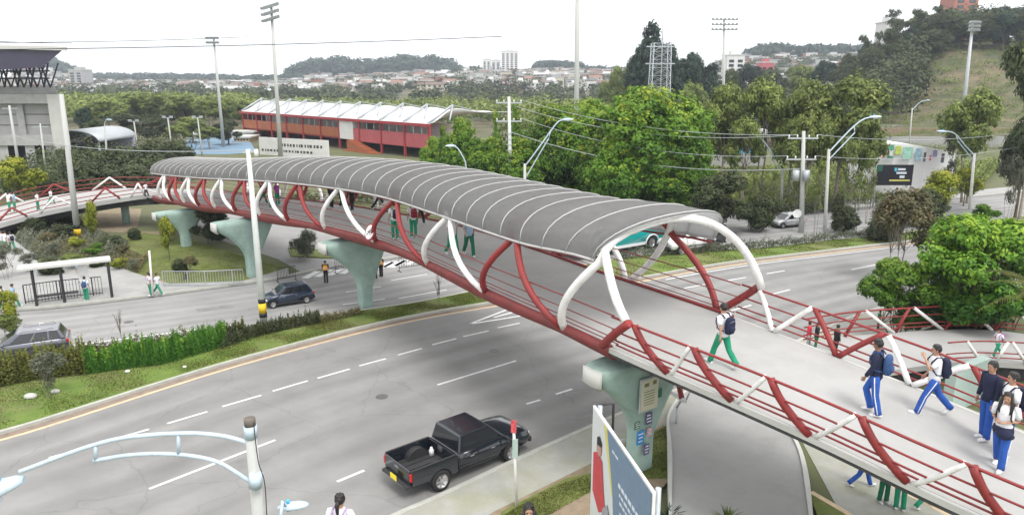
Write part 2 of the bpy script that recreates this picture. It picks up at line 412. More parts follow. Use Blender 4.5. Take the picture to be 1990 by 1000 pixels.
# gutter at the median, painted far kerb shade, edge lines
mb = MB(); strip(mb, offset(M1, -.02), offset(M1, -.42), .018); struct(mb, 'gutter_and_kerb_shade', M['gutter_and_kerb_shade'])
mb = MB(); strip(mb, S1, offset(S1, -.28), .018); struct(mb, 'gutter_and_kerb_shade', M['patch'])  # dark strip painting the kerb's shadow onto the far road edge
mb = MB(); strip(mb, offset(M1, -.42), offset(M1, -.60), .02); struct(mb, 'yellow_edge_line', M['line_yellow'])
def dash(mb, a, b, w=.13, z=.021):
    a = at(*a); b = at(*b); t = (b - a); t.z = 0; t.normalize(); n = Vector((-t.y, t.x, 0)) * w / 2
    poly(mb, [a - n, b - n, b + n, a + n], z)
mb = MB()
for a, b in [((95, 890), (178, 867)), ((215, 855), (290, 834)), ((325, 823), (403, 800)), ((432, 790), (508, 768)), ((530, 760), (598, 740)), ((617, 735), (680, 717)), ((698, 711), (750, 697)), ((773, 690), (820, 677)), ((840, 670), (887, 658)), ((900, 654), (950, 643)), ((967, 637), (1010, 628)), ((1250, 575), (1285, 569)), ((1330, 560), (1370, 553)), ((1415, 545), (1450, 539)), ((1490, 532), (1525, 526)),
             ((290, 950), (535, 855)), ((850, 748), (1003, 701)), ((655, 936), (708, 914)), ((1023, 785), (1050, 777)), ((1080, 766), (1112, 756)), ((1140, 743), (1168, 735)), ((1500, 572), (1535, 563)), ((1655, 524), (1725, 510)), ((1300, 640), (1340, 628)), ((1420, 604), (1460, 593))]:
    dash(mb, a, b)
for a, b in [((912, 630), (985, 602)), ((985, 602), (1018, 613)), ((1018, 613), (912, 630)), ((960, 617), (1000, 606))]: dash(mb, a, b, .16, .023)
wl = offset(M1, -.95)
strip(mb, wl[58:], offset(M1, -1.08)[58:], .021)
for a, b in [((130, 673), (475, 628)), ((666, 592), (748, 581)), ((672, 568), (740, 557)), ((775, 580), (868, 563)), ((760, 545), (830, 533)), ((900, 545), (960, 533))]: dash(mb, a, b, .14)
for k in range(8):   # zebra crossing by the side street
    x0 = 592 + 24 * k; y0 = 541 - 3.0 * k
    a = at(x0, y0); b = at(x0 + 26, y0 - 14); t = (b - a).normalized(); n = Vector((-t.y, t.x, 0)) * .25
    poly(mb, [a - n, b - n, b + n, a + n], .021)
for k in range(9):
    x0 = 835 - 22 * k; y0 = 500 + 2.6 * k
    if x0 < 700: break
    a = at(x0, y0); b = at(x0 - 22, y0 + 12); t = (b - a).normalized(); n = Vector((-t.y, t.x, 0)) * .22
    poly(mb, [a - n, b - n, b + n, a + n], .021)
struct(mb, 'road_markings', M['line_white'])
mat('patch_pale', (.205, .204, .2), .9, .12, 2, bump=.3, bscale=30); mat('iron', (.14, .138, .13), .6, .2, 20, metal=.4)
mb = MB()
for pts in ([(1095, 812), (1135, 800), (1150, 806), (1108, 820)], [(560, 700), (640, 676), (655, 682), (574, 707)], [(430, 905), (500, 880), (520, 892), (450, 918)], [(1350, 600), (1420, 585), (1430, 592), (1362, 607)], [(380, 600), (450, 592), (455, 598), (385, 607)]): poly(mb, g(pts), .0165)
struct(mb, 'road_patch', M['patch_pale'])
mb = MB()
for x, y in ((961, 681), (742, 770), (250, 625)): mb.disc(at(x, y, .017), .26, (0, 0, 1), .006, 24)
struct(mb, 'manhole_covers', M['iron'])
# ------------------------------------------------------------------ pavements
mb = MB()
S1l = [p for p in offset(S1, .2) if px(p)[0] < 565]
mb.prism([(p.x, p.y) for p in S1l] + [(p.x, p.y) for p in g([(560, 523), (470, 549), (330, 554), (265, 534), (215, 514), (150, 500), (75, 515), (60, 480), (0, 440), (-200, 440), (-600, 600)])], -.1, .12)
struct(mb, 'left_sidewalk', M['paving'])
mb = MB(); strip(mb, [p for p in offset(S1, .2) if px(p)[0] > 860], [p for p in offset(S1, 3.0) if px(p)[0] > 860][:200], .13); struct(mb, 'far_sidewalk', M['paving'])
mb = MB(); strip(mb, offset(R1, -.2), offset(R1, -3.6), .12); struct(mb, 'near_sidewalk', M['paving_mossy'])
mb = MB()
poly(mb, g([(960, 1000), (1150, 905), (1170, 885), (1290, 830), (1300, 940), (1240, 1000), (1150, 1040), (900, 1040)]), .128)
struct(mb, 'soil_verge', M['soil'])
mb = MB(); poly(mb, g([(1245, 855), (1299, 830), (1299, 935), (1235, 938)]), .133)
poly(mb, g([(975, 1000), (1100, 935), (1150, 925), (1150, 960), (1060, 1010), (960, 1040)]), .133)
poly(mb, g([(1585, 1000), (1570, 965), (1640, 1000), (1700, 1040), (1600, 1060)]), .133)
struct(mb, 'verge_grass', M['grass'])
# curved concrete landing of the lower ramp below the bridge
edge = g([(1298, 945), (1297, 860), (1300, 800), (1345, 752), (1430, 745), (1500, 790), (1545, 850), (1568, 910), (1580, 1010), (1585, 1150), (1380, 1400), (1310, 1150)], .35)
edge = resamp(edge + [edge[0]], 60)[:-1]
cx = sum((p for p in edge), Vector()) / len(edge)
mb = MB(); mb.prism([(p.x, p.y) for p in edge], -.05, .35); struct(mb, 'concrete_landing', M['concrete_slab'])
mb = MB()
inn = [p + (cx - p).normalized() * .16 for p in edge]
e2 = edge + [edge[0]]; i2 = inn + [inn[0]]
vs = []; fs = []
for a, b in zip(e2, i2): vs += [(a.x, a.y, .353), (a.x, a.y, .43), (b.x, b.y, .43), (b.x, b.y, .353)]
for i in range(len(e2) - 1):
    for k in range(3): fs.append((4 * i + k, 4 * i + k + 1, 4 * i + k + 5, 4 * i + k + 4))
mb.add(vs, fs); struct(mb, 'landing_rim', M['concrete_light'])
# path below the ramp with its pale edge line
mb = MB(); poly(mb, g([(1560, 860), (1640, 1010), (1700, 1060), (2100, 1200), (2300, 1000), (2050, 860), (1800, 760), (1620, 740), (1500, 760)]), .016); struct(mb, 'lower_path', M['paving_mossy'])
mb = MB(); dash(mb, (1575, 962), (1640, 1000), .2, .14); dash(mb, (1640, 1000), (1720, 1055), .2, .14)
dash(mb, (1620, 882), (1700, 925), .18, .02); dash(mb, (1700, 925), (1860, 1010), .18, .02)
struct(mb, 'path_edge', M['line_yellow'])
mb = MB(); poly(mb, g([(1708, 925), (1860, 1005), (1990, 1070), (2100, 1050), (1900, 900), (1800, 890)]), .024); struct(mb, 'path_lawn', M['soil'])
# small soil patches in the left garden
mb = MB(); poly(mb, g([(176, 446), (190, 412), (230, 404), (275, 406), (268, 440), (240, 452), (200, 450)]), .01)
poly(mb, g([(240, 462), (250, 452), (330, 448), (340, 458), (300, 464)]), .014)
struct(mb, 'bare_soil', M['soil'])
mb = MB(); poly(mb, g([(205, 540), (150, 500), (190, 468), (280, 452), (360, 462), (440, 488), (560, 520), (470, 546), (330, 551)]), .018); struct(mb, 'lawn', M['grass'])
# ------------------------------------------------------------------ footbridge
NE = [(-37, 70, 10.2), (-30.7, 62.7, 9.75), (-24.1, 55.1, 9.1), (-19.3, 49.6, 8.55), (-14.8, 44.9, 8.2), (-10.4, 40.6, 8.05), (-6.6, 36.5, 8), (-3.6, 32, 8), (-0.8, 27.4, 8), (1.6, 23.7, 8), (3.7, 20.6, 8.05), (5.7, 18.2, 8.2), (7.6, 16.3, 8.5), (9.4, 14.6, 8.9), (11.3, 13.0, 9.3), (14.4, 10.6, 9.9)]
_pts = np.array([tuple(p) for p in resamp([(a, b, CH - d) for a, b, d in NE], 1500)])
_L = np.concatenate([[0], np.cumsum(np.linalg.norm(np.diff(_pts[:, :2], axis=0), axis=1))])
SEND = _L[-1]
def width(s): return 5.5 - .35 * sst(62, 70, s)
def fr(s):
    p = [float(np.interp(s, _L, _pts[:, k])) for k in range(3)]
    a = [float(np.interp(s - 1, _L, _pts[:, k])) for k in range(2)]; b = [float(np.interp(s + 1, _L, _pts[:, k])) for k in range(2)]
    d = Vector((b[0] - a[0], b[1] - a[1], 0)).normalized(); return Vector(p), d, Vector((-d.y, d.x, 0))
def BP(s, a, h):
    p, d, n = fr(s); return p + n * a + Vector((0, 0, h))
BR = empty('footbridge', (4.4, 22.4, 0), 'long curving footbridge with red and white arches under a grey barrel roof', 'footbridge')
def bpart(mb, name, mats, label=None):
    o = mb.build(name, mats, BR, world=True)
    if label: o['label'] = label
    return o
def sweep(mb, prof, s0, s1, step=.6, mi=0, smooth=False, closed=True, mis=None):
    """prof(s) -> list of (a,h)"""
    n = max(2, int((s1 - s0) / step) + 1); S = [s0 + (s1 - s0) * i / (n - 1) for i in range(n)]
    rows = []
    for s in S: rows.append([BP(s, a, h) for a, h in prof(s)])
    k = len(rows[0]); vs = [p for r_ in rows for p in r_]; b = len(mb.v)
    mb.v.extend([tuple(p) for p in vs])
    for i in range(n - 1):
        for j in range(k if closed else k - 1):
            j2 = (j + 1) % k
            mb.f.append([b + i * k + j, b + i * k + j2, b + (i + 1) * k + j2, b + (i + 1) * k + j]); mb.m.append(mis[j] if mis else mi); mb.sm.append(smooth)
    if closed:
        mb.f.append([b + j for j in range(k)][::-1]); mb.m.append(mi); mb.sm.append(False)
        mb.f.append([b + (n - 1) * k + j for j in range(k)]); mb.m.append(mi); mb.sm.append(False)
S0 = 6.0; SE = SEND - .5; RS, RE = 8.6, 62.25
def endpush(t): return 1.2 * math.sin(math.pi * t)
# deck slab
mb = MB(); sweep(mb, lambda s: [(.0, .0), (0, -.24), (width(s), -.24), (width(s), 0)], S0, SE); bpart(mb, 'deck', M['concrete_deck'])
# girder below, dark, tapered
mb = MB(); sweep(mb, lambda s: [(.75, -.245), (1.5, -.75), (width(s) - 1.5, -.75), (width(s) - .75, -.245)], S0, SE); bpart(mb, 'girder', M['black_edge'])
# red bottom chord and its skirt panel on the covered span
def belly(s): return .05 + .22 * abs(math.sin(math.pi * (s - 60.6) / 11.4)) ** 1.0
for side in (0, 1):
    mb = MB()
    def prof(s, side=side):
        b = belly(s); P = [(-.02, .10), (-.09, .09), (-.18, -.02), (-.19, -.13), (-.08, -.26 - b * .5), (.2, -.3 - b), (.3, -.3)]
        return P if side == 0 else [(width(s) - a, h) for a, h in P[::-1]]
    sweep(mb, prof, RS, 63.2, .4, smooth=True, closed=True); bpart(mb, 'bottom_chord', M['red_faded'])
    mb = MB(); prof2 = (lambda s: [(-.14, -.15), (-.14, .0), (-.02, .0), (-.02, -.15)]) if side == 0 else (lambda s: [(width(s) + .02, -.15), (width(s) + .02, 0), (width(s) + .14, 0), (width(s) + .14, -.15)])
    sweep(mb, prof2, 63.2, SE, .5); bpart(mb, 'edge_strip', M['concrete_light'])
    mb = MB(); a0 = -.16 if side == 0 else None
    pr3 = (lambda s: [(-.12, -.25), (-.12, -.153), (-.015, -.153), (-.015, -.25)]) if side == 0 else (lambda s: [(width(s) + .015, -.25), (width(s) + .015, -.153), (width(s) + .12, -.153), (width(s) + .12, -.25)])
    sweep(mb, pr3, 63.2, SE, .5); bpart(mb, 'edge_beam', M['black_edge'])
# cross-section curve of the tube cage: u in [0,7.5] measured round the section
def eave_h(s): return 2.05 + .33 * sst(22, 46, s) + .22 * sst(58, 62, s)
def rise(s): return 1.12 + .2 * sst(15, 50, s)
def sec(u, s, r=0.0):
    """u 0 near foot .. 2.5 near eave .. 5 far eave .. 7.5 far foot"""
    W = width(s); eh = eave_h(s)
    def leg(t):   # foot to eave
        h = -.05 + (eh + .05) * t
        a = -.08 - .36 * math.sin(math.pi * min(1, t ** .85)) + .18 * t * t
        return a, h
    if u <= 2.5: a, h = leg(u / 2.5)
    elif u >= 5: a, h = leg((7.5 - u) / 2.5); a = W - a
    else:
        t = (u - 2.5) / 2.5; ph = math.pi * t
        e0 = leg(1)[0]
        cp = math.cos(ph); a = W / 2 - (W / 2 - e0) * math.copysign(abs(cp) ** .86, cp); h = eh + (rise(s) - .16) * math.sin(ph) ** .80
    return a, h
def member(smap, u0, u1, colr, rad=.125, n=26, name='arch_tube', sweep_end=False):
    pts = []
    for i in range(n + 1):
        u = u0 + (u1 - u0) * i / n; s = smap(u)
        a, h = sec(u, min(max(s, RS - 3), SE))
        pts.append(BP(s, a, h))
    if sweep_end:      # the free end of the last arch comes down in one even sweep from the crown
        k0 = int((3.6 - u0) / (u1 - u0) * n); p0, p1 = pts[k0], pts[-1]; keep = pts[:k0 + 1]
        tan = (pts[k0] - pts[k0 - 1]).normalized(); L_ = (p1 - p0).length; c1 = p0 + tan * L_ * .42; c2 = p1 + Vector((0, 0, 1)) * L_ * .30 + (p0 - p1) * .16
        for i in range(1, 15):
            t = i / 14; keep.append(p0 * (1 - t) ** 3 + c1 * 3 * t * (1 - t) ** 2 + c2 * 3 * t * t * (1 - t) + p1 * t ** 3)
        pts = keep
    mb = MB(); mb.tube(pts, rad, 10); bpart(mb, name, M[colr])
AP = [12.4, 15.4, 18.6, 22.0, 25.6, 29.4, 33.0, 36.6, 41.0, 46.7, 52.3, 57.6, 62.6]
def apos(k): return AP[k] if 0 <= k < len(AP) else (AP[0] + 3.1 * k if k < 0 else AP[-1] + 5 * (k - len(AP) + 1))
def nfoot(k): return apos(k) - .36 * (apos(k) - apos(k - 1))      # foot to the left of apex k
UR = 1.18     # handrail height on the section
for k in range(-1, len(AP) + 1):
    colr = 'white_paint' if (len(AP) - 1 - k) % 2 == 0 else 'red_paint'
    A_, nf, A1, A2 = apos(k), nfoot(k), apos(k + 1), apos(k - 1)
    off = .09
    if k == len(AP) - 1: A1 = 65.1
    # right-going: near foot nf -> apex A_ -> far eave -> far foot A1
    def sm(u, A_=A_, nf=nf, A1=A1): 
        if u <= 2.5:
            t = u / 2.5; return (nf + off) + (A_ - nf - off - .12) * t ** 1.5
        fe = A_ + (A1 - A_) * .5
        if u <= 5: return A_ - .12 + (fe - A_ + .12) * (u - 2.5) / 2.5
        return fe + (A1 - .06 - fe) * (u - 5) / 2.5
    # left-going (mirror): near foot nfoot(k+1) -> apex A_ -> far foot A2
    nf2 = nfoot(k + 1) if k < len(AP) - 1 else 66.0
    def sm2(u, A_=A_, nf2=nf2, A2=A2):
        if u <= 2.5:
            t = u / 2.5; return (nf2 - off) + (A_ - nf2 + off + .12) * t ** .8
        fe = A_ + (A2 - A_) * .5
        if u <= 5: return A_ + .12 + (fe - A_ - .12) * (u - 2.5) / 2.5
        return fe + (A2 + .06 - fe) * (u - 5) / 2.5
    last = k == len(AP) - 1
    if 0 <= k < len(AP):
        member(sm, 0, 7.5 - UR if last else 7.5, colr, .135 if last else .125, sweep_end=last)
        member(sm2, UR if last else 0, 7.5 if k > 0 else 4.9, colr, .135 if last else .125)
# end braces of the last bay
for (s0, u0, s1, u1) in [(62.9, .02, 64.3, UR), (62.5, 7.48, 64.25, 7.5 - UR)]:
    member(lambda u, s0=s0, s1=s1, u0=u0, u1=u1: s0 + (s1 - s0) * (u - u0) / (u1 - u0), u0, u1, 'red_paint', .135, 10, 'end_brace')
member(lambda u: 57.62 + (62.5 - 57.6) * 0 , 7.4, 7.5, 'white_paint', .12, 2, 'foot_plate')
member(lambda u: 62.45 - (u - 7.5) / 2.5 * 0 + (7.5 - u) * .0, 7.3, 7.5, 'red_paint', .16, 2, 'foot_plate')
# first far-side red arm inside the last bay (comes from beyond the roof line)
# roof sheet (thin shell) and ribs
def roofpt(s, t, dr=0.0):
    W = width(s); eh = eave_h(s); ph = math.pi * t
    cp = math.cos(ph); return BP(s, W / 2 - (W / 2 + .02 + dr) * math.copysign(abs(cp) ** .86, cp), eh + .02 + (rise(s) + dr) * max(0, math.sin(ph)) ** .78)
mb = MB(); ns, nt_ = 110, 18
for dr in (0.0, .045):
    b = len(mb.v)
    for i in range(ns + 1):
        for j in range(nt_ + 1):
            re_ = RE + endpush(j / nt_)
            mb.v.append(tuple(roofpt(RS + (re_ - RS) * i / ns, j / nt_, dr)))
    for i in range(ns):
        for j in range(nt_):
            a = b + i * (nt_ + 1) + j; mb.f.append([a, a + 1, a + nt_ + 2, a + nt_ + 1] if dr else [a, a + nt_ + 1, a + nt_ + 2, a + 1]); mb.m.append(0); mb.sm.append(True)
NV = (ns + 1) * (nt_ + 1)
for i in (0, ns):
    for j in range(nt_): a = i * (nt_ + 1) + j; mb.f.append([a, a + 1, a + 1 + NV, a + NV]); mb.m.append(0); mb.sm.append(False)
bpart(mb, 'roof', M['roof_sheet'], 'grey corrugated barrel roof of the footbridge')
nr = 41
for k in range(nr):
    s = RS + .05 + (RE - RS - .1) * k / (nr - 1)
    mb = MB(); fe_ = sst(58, 62, s); mb.tube([roofpt(s + fe_ * .97 * endpush(j / 16), j / 16, .055) for j in range(17)], .026, 5)
    bpart(mb, 'roof_rib', M['rib_white'])
for t, r_ in ((0.0, .05), (1.0, .05)):
    mb = MB(); mb.tube([roofpt(RS + (RE - RS) * i / 60, t, .03) - Vector((0, 0, .03)) for i in range(61)], r_, 6); bpart(mb, 'eave_beam', M['rib_white'])
    mb = MB(); mb.tube([roofpt(RS + (RE - RS) * i / 60, t, -.14) - Vector((0, 0, .12)) for i in range(61)], .045, 6); bpart(mb, 'eave_purlin', M['red_paint'])
for t in (.25, .5, .75):
    mb = MB(); mb.tube([roofpt(RS + (RE - RS) * i / 60, t, -.07) for i in range(61)], .04, 5); bpart(mb, 'purlin', M['galv'])
mb = MB(); mb.tube([roofpt(RE - .03 + endpush(j / 24), j / 24, -.03) for j in range(25)], .028, 7); bpart(mb, 'roof_end_arch', M['rib_white'])
# hand rails
def rail(s0, s1, side, a, h, r, m='red_paint', name='handrail'):
    n = int((s1 - s0) / .5) + 2
    pts = []
    for i in range(n):
        s = s0 + (s1 - s0) * i / (n - 1); pts.append(BP(s, a if side == 0 else width(s) - a, h))
    mb = MB(); mb.tube(pts, r, 6); bpart(mb, name, M[m])
for side in (0, 1):
    for a, h, r_ in ((-.34, 1.15, .032), (-.30, .72, .024), (-.2, .38, .024), (-.12, .2, .024)):
        rail(S0, 63.5, side, a + .1, h, r_ * .75, 'red_faded')
        rail(63.5, SE, side, a, h, r_ * 1.15)
    rail(50, 63.5, side, .02, .06, .05, 'red_paint', 'edge_tube') if side == 1 else None
# zigzag bars of the open ramp balustrade
def bar(s0, h0, s1, h1, side, colr, r=.085):
    def a_of(h): return -.06 - .26 * math.sin(min(1, h / 1.15) * math.pi / 2)
    pts = []
    for i in range(7):
        t = i / 6; h = h0 + (h1 - h0) * t; s = s0 + (s1 - s0) * t
        s += (.12 if side == 0 else 0) * math.sin(math.pi * t) * (-1 if h1 < h0 else 1) * (1 if colr == 'red_paint' else .3)
        a = a_of(h); pts.append(BP(s, a if side == 0 else width(s) - a, h))
    mb = MB(); mb.tube(pts, r, 8); bpart(mb, 'balustrade_bar', M[colr])
rn = [64.35, 66.45, 68.65, 70.85, 73.1, 75.3, 77.4]; cn = [65.55, 67.65, 69.75, 72.0, 74.15, 76.3]
for i in range(len(cn)):
    if rn[i] > SE - 1: break
    bar(rn[i] + .08, 1.15, cn[i] - .05, -.02, 0, 'red_paint', .105); bar(cn[i] + .06, -.02, min(rn[i + 1] - .06, SE), 1.15, 0, 'white_paint', .07)
rf = [64.4, 66.95, 69.6, 72.0, 74.3, 76.6]; cf = [65.5, 68.2, 70.5, 73.1, 75.4]
for i in range(len(cf)):
    c_ = 'white_paint' if i % 2 == 0 else 'red_paint'
    bar(rf[i] + .06, 1.15, cf[i] - .04, .02, 1, c_, .09); bar(cf[i] + .04, .02, min(rf[i + 1] - .06, SE), 1.15, 1, c_, .09)
# the tubes carry on below the deck
for k in range(1, len(AP)):
    s0 = nfoot(k) + .1; colr = 'white_paint' if (len(AP) - 1 - k) % 2 == 1 else 'red_paint'
    pts = [BP(s0 + 3.2 * t, -.12 + 2.6 * t, -.12 - .42 * math.sin(min(1, t * 1.6) * math.pi / 2) - .22 * t) for t in [i / 8 for i in range(9)]]
    mb = MB(); mb.tube(pts, .075, 7); bpart(mb, 'under_tube', M[colr])
# round warning sign on the near side
c0 = BP(44.7, -.42, .5); _, d_, n_ = fr(44.7)
ax = (-n_ + Vector((0, 0, .35))).normalized()
sg = MB(); sg.disc(c0, .46, ax, .04, 28); so_ = bpart(sg, 'sign_disc', M['red_paint'], 'round white sign with a red ring on the near side')
sg = MB(); sg.disc(c0 + ax * .025, .37, ax, .012, 28)
o = sg.build('sign_face', M['white_paint'], so_, off=BR.location)
up_ = ax.cross(d_).normalized() * -1
if up_.z < 0: up_ = -up_
sg = MB()
rx_ = up_.cross(ax)
def on(x, y): return c0 + ax * .034 + rx_ * x + up_ * y
for (p, q) in (((-.1, .02), (.02, .14)), ((.02, .14), (.1, -.02)), ((.1, -.02), (-.1, .02)), ((.02, .14), (.06, .2)), ((-.2, -.2), (.2, .2))): sg.tube([on(*p), on(*q)], .016, 4)
for q in (-.14, .14): sg.tube([on(q + .08 * math.cos(a), -.06 + .08 * math.sin(a)) for a in [i * math.pi / 5 for i in range(11)]], .012, 4)
o = sg.build('sign_pictogram', M['black'], so_, off=BR.location)
# piers -------------------------------------------------------------
def pier(base, ztop, reach, sneed, sg=1.0, col_h=0.5, shift=0.0):
    """concrete hammerhead: column flaring into a cap across the bridge"""
    _, d, n = fr(sneed)
    mb = MB(); z0, z1 = 0.0, ztop
    # half-width across the bridge (n) and along it (d) against height
    rows = []
    K = 14
    for i in range(K + 1):
        t = i / K; z = z0 + (z1 - z0) * t
        fl = min(1, max(0, (t - col_h) / (.88 - col_h)))
        wl = .40 + (reach - .40) * (fl ** 1.9 if t < .88 else 1); wr = .40 + 1.15 * (fl ** 1.0 if t < .86 else 1)
        dp = .34 + .26 * fl ** 1.2
        ring = []
        fl = 1 if t > .88 else fl
        for k in range(16):
            a = 2 * math.pi * k / 16
            ca, sa = math.cos(a), math.sin(a)
            ex = .45
            x = math.copysign(abs(ca) ** ex, ca) * (wr if ca > 0 else wl) ; y = math.copysign(abs(sa) ** ex, sa) * dp
            ring.append(Vector((base[0], base[1], z)) + n * (x + shift * fl) + d * y)
        rows.append(ring)
    b = len(mb.v)
    for r_ in rows: mb.v.extend([tuple(p) for p in r_])
    for i in range(K):
        for k in range(16):
            k2 = (k + 1) % 16
            q = [b + i * 16 + k, b + i * 16 + k2, b + (i + 1) * 16 + k2, b + (i + 1) * 16 + k]
            mb.f.append(q); mb.m.append(0); mb.sm.append(True)
    mb.f.append([b + K * 16 + k for k in range(16)]); mb.m.append(0); mb.sm.append(False)
    o = bpart(mb, 'pier', M['mint']); o['label'] = 'pale green flared concrete pier'
    # pale end face of the cap on the near side
    c = Vector((base[0], base[1], 0)) - n * (reach - shift + .01) 
    mb = MB(); mb.tube([c + Vector((0, 0, z1 - .72)) + n * .2, c + Vector((0, 0, z1 - .5)) - n * .0, c + Vector((0, 0, z1 - .02)) + n * .02], [.24, .46, .46], 10, flat=.22)
    e = mb.build('cap_end', M['concrete_light'], o, off=BR.location)
    return o
def gp(x, y, dy=.45): p = at(x, y); return (p.x, p.y + dy)
def under(s): return BP(s, 0, 0).z - .76
P3 = pier(gp(1245, 925), under(62) , 2.35, 63.5, col_h=.34, shift=.1)
P2 = pier(gp(708, 600), under(44), 2.5, 43, col_h=.28, shift=-.1)
P1 = pier(gp(488, 540), under(33), 2.4, 33, col_h=.3)
P0 = pier(gp(358, 480), under(17), 2.2, 18, col_h=.3)
# notice board and posters on the nearest pier
_, d3, n3 = fr(63.5)
def plate(mb, cpx, cpy, w, h, dist, mi=0, nrm=None, th=.03):
    pass
def fitface(base, d, n, dist, X, Y):
    """(offset along n, height) on the pier face that shows at pixel X,Y"""
    b = Vector((base[0], base[1], 0)) + d * dist
    x, z = 0.0, 2.0
    for _ in range(30):
        p = px(b + n * x + Vector((0, 0, z)))
        p1 = px(b + n * (x + .01) + Vector((0, 0, z))); p2 = px(b + n * x + Vector((0, 0, z + .01)))
        J = np.array([[(p1[0] - p[0]) / .01, (p2[0] - p[0]) / .01], [(p1[1] - p[1]) / .01, (p2[1] - p[1]) / .01]])
        dx = np.linalg.solve(J, [X - p[0], Y - p[1]]); x += float(dx[0]); z += float(dx[1])
    return x, z
base3 = gp(1245, 925)
_, d3, n3 = fr(63.5)
def facebox(mb, x, z, w, h, dist, th=.03, mi=0):
    b = Vector((base3[0], base3[1], 0)) + d3 * dist + n3 * x + Vector((0, 0, z))
    mb.box(b, (w, th, h), mi=mi, rot=Matrix((n3, -d3, Vector((0, 0, 1)))).transposed())
x_, z_ = fitface(base3, d3, n3, .72, 1262, 765)
mb = MB(); facebox(mb, x_, z_, .82, 1.15, .70, .05)
BO = empty('notice_board', tuple(Vector((base3[0], base3[1], 0)) + d3 * .72 + n3 * x_ + Vector((0, 0, z_))), 'cream notice board with lines of text fixed to the nearest pale green pier', 'notice board')
def bo(mb, name, m): return mb.build(name, m, BO, world=True)
bo(mb, 'frame', M['galv'])
mb = MB(); facebox(mb, x_, z_, .74, 1.06, .735, .02); bo(mb, 'panel', mat('cream', (.55, .54, .42), .7, .06, 2))
mb = MB()
rnd = random.Random(4)
for i in range(6): facebox(mb, x_ - .02, z_ + .12 - i * .09, .5 - .1 * rnd.random(), .022, .748, .006)
facebox(mb, x_ + .2, z_ + .38, .16, .14, .748, .006); facebox(mb, x_ - .16, z_ + .36, .2, .12, .748, .006)
bo(mb, 'text_lines', mat('olive_ink', (.16, .17, .06), .7))
for (X, Y, w_, h_, colr, lab, nm) in [(1244, 850, .34, .48, (.03, .25, .6), 'bright blue paper poster pasted on the nearest pier', 'poster'), (1261, 812, .30, .42, (.10, .09, .2), 'dark blue and white poster pasted highest on the nearest pier', 'poster'),
                                     (1262, 838, .22, .3, (.5, .3, .36), 'small pinkish poster beside the bright blue one', 'poster'), (1256, 872, .26, .4, (.13, .1, .22), 'purple poster pasted lowest on the nearest pier', 'poster'), (1238, 826, .26, .26, (.1, .22, .16), 'small green poster on the edge of the nearest pier', 'poster')]:
    x_, z_ = fitface(base3, d3, n3, .47, X, Y); mb = MB(); facebox(mb, x_, z_, w_, h_, .475, .012)
    pb = Vector((base3[0], base3[1], 0)) + d3 * .475 + n3 * x_ + Vector((0, 0, z_))
    T = empty(nm, tuple(pb), lab, 'poster', 'posters pasted on the nearest pier')
    mb.build('sheet', mat('poster_%d' % X, colr, .7, .25, 8), T, world=True)
    mb = MB()
    for i in range(3): facebox(mb, x_ + rnd.uniform(-.03, .03), z_ + h_ * (.28 - i * .27), w_ * rnd.uniform(.5, .75), h_ * .09, .485, .006)
    mb.build('print', M['line_white'], T, world=True)
x_, z_ = fitface(base3, d3, n3, .74, 1283, 763); mb = MB(); facebox(mb, x_, z_, .16, .3, .72, .04)
thing_mesh(mb, 'wall_sign', M['leaf_deep'] if False else mat('sign_green', (.02, .12, .08), .5), tuple(Vector((base3[0], base3[1], 0)) + d3 * .72 + n3 * x_ + Vector((0, 0, z_))), 'tiny dark green sign right of the cream notice board', 'sign')
# ------------------------------------------------------------------ curving ramp at the far left end
RB = empty('access_ramp', tuple(at(150, 420)), 'low curving access ramp with zigzag railing at the far left bridge end', 'ramp')
nrp = [BP(S0 + .3, 0, 0)] + [at(x, y, CH - d) for x, y, d in [(262, 381, 9.95), (215, 388, 10.2), (150, 399, 10.6), (80, 413, 11.1), (25, 428, 11.6), (-60, 452, 12.2), (-160, 480, 12.6)]]
frp = [BP(S0 + .3, 5.4, 0)] + [at(x, y, CH - d) for x, y, d in [(285, 366, 9.95), (225, 366, 10.2), (150, 373, 10.6), (75, 385, 11.1), (15, 398, 11.6), (-80, 420, 12.2), (-190, 445, 12.6)]]
NR_ = resamp(nrp, 60); FR_ = resamp(frp, 60)
mb = MB(); vs = []
for a, b in zip(NR_, FR_): vs += [tuple(a), tuple(b), (b.x, b.y, b.z - .35), (a.x, a.y, a.z - .35)]
fs = []
for i in range(59):
    for k in range(4): fs.append((4 * i + k, 4 * i + (k + 1) % 4, 4 * i + 4 + (k + 1) % 4, 4 * i + 4 + k))
mb.add(vs, fs); mb.build('deck', M['concrete_deck'], RB, world=True)
mb = MB(); vs = []
for a, b in zip(NR_, FR_):
    m1 = a.lerp(b, .12); m2 = a.lerp(b, .88); vs += [(m1.x, m1.y, m1.z - .353), (m2.x, m2.y, m2.z - .353), (m2.x, m2.y, m2.z - .95), (m1.x, m1.y, m1.z - .95)]
mb.add(vs, fs); mb.build('girder', M['black_edge'], RB, world=True)
for ln, sg_ in ((NR_, 1), (FR_, -1)):
    for h in (.25, .6, 1.05):
        mb = MB(); mb.tube([p + Vector((0, 0, h)) for p in ln], .04, 5); mb.build('handrail', M['red_paint'], RB, world=True)
    for i in range(5):
        a = ln[min(59, i * 12 + 2)]; b = ln[min(59, i * 12 + 6)]; c = ln[min(59, i * 12 + 10)]
        colr = M['white_paint'] if (i % 2 == 0) == (sg_ == 1) else M['red_paint']
        mb = MB(); mb.tube([a, b + Vector((0, 0, 1.1))], .09, 6); mb.build('balustrade_bar', colr, RB, world=True)
        mb = MB(); mb.tube([b + Vector((0, 0, 1.1)), c], .09, 6); mb.build('balustrade_bar', colr, RB, world=True)
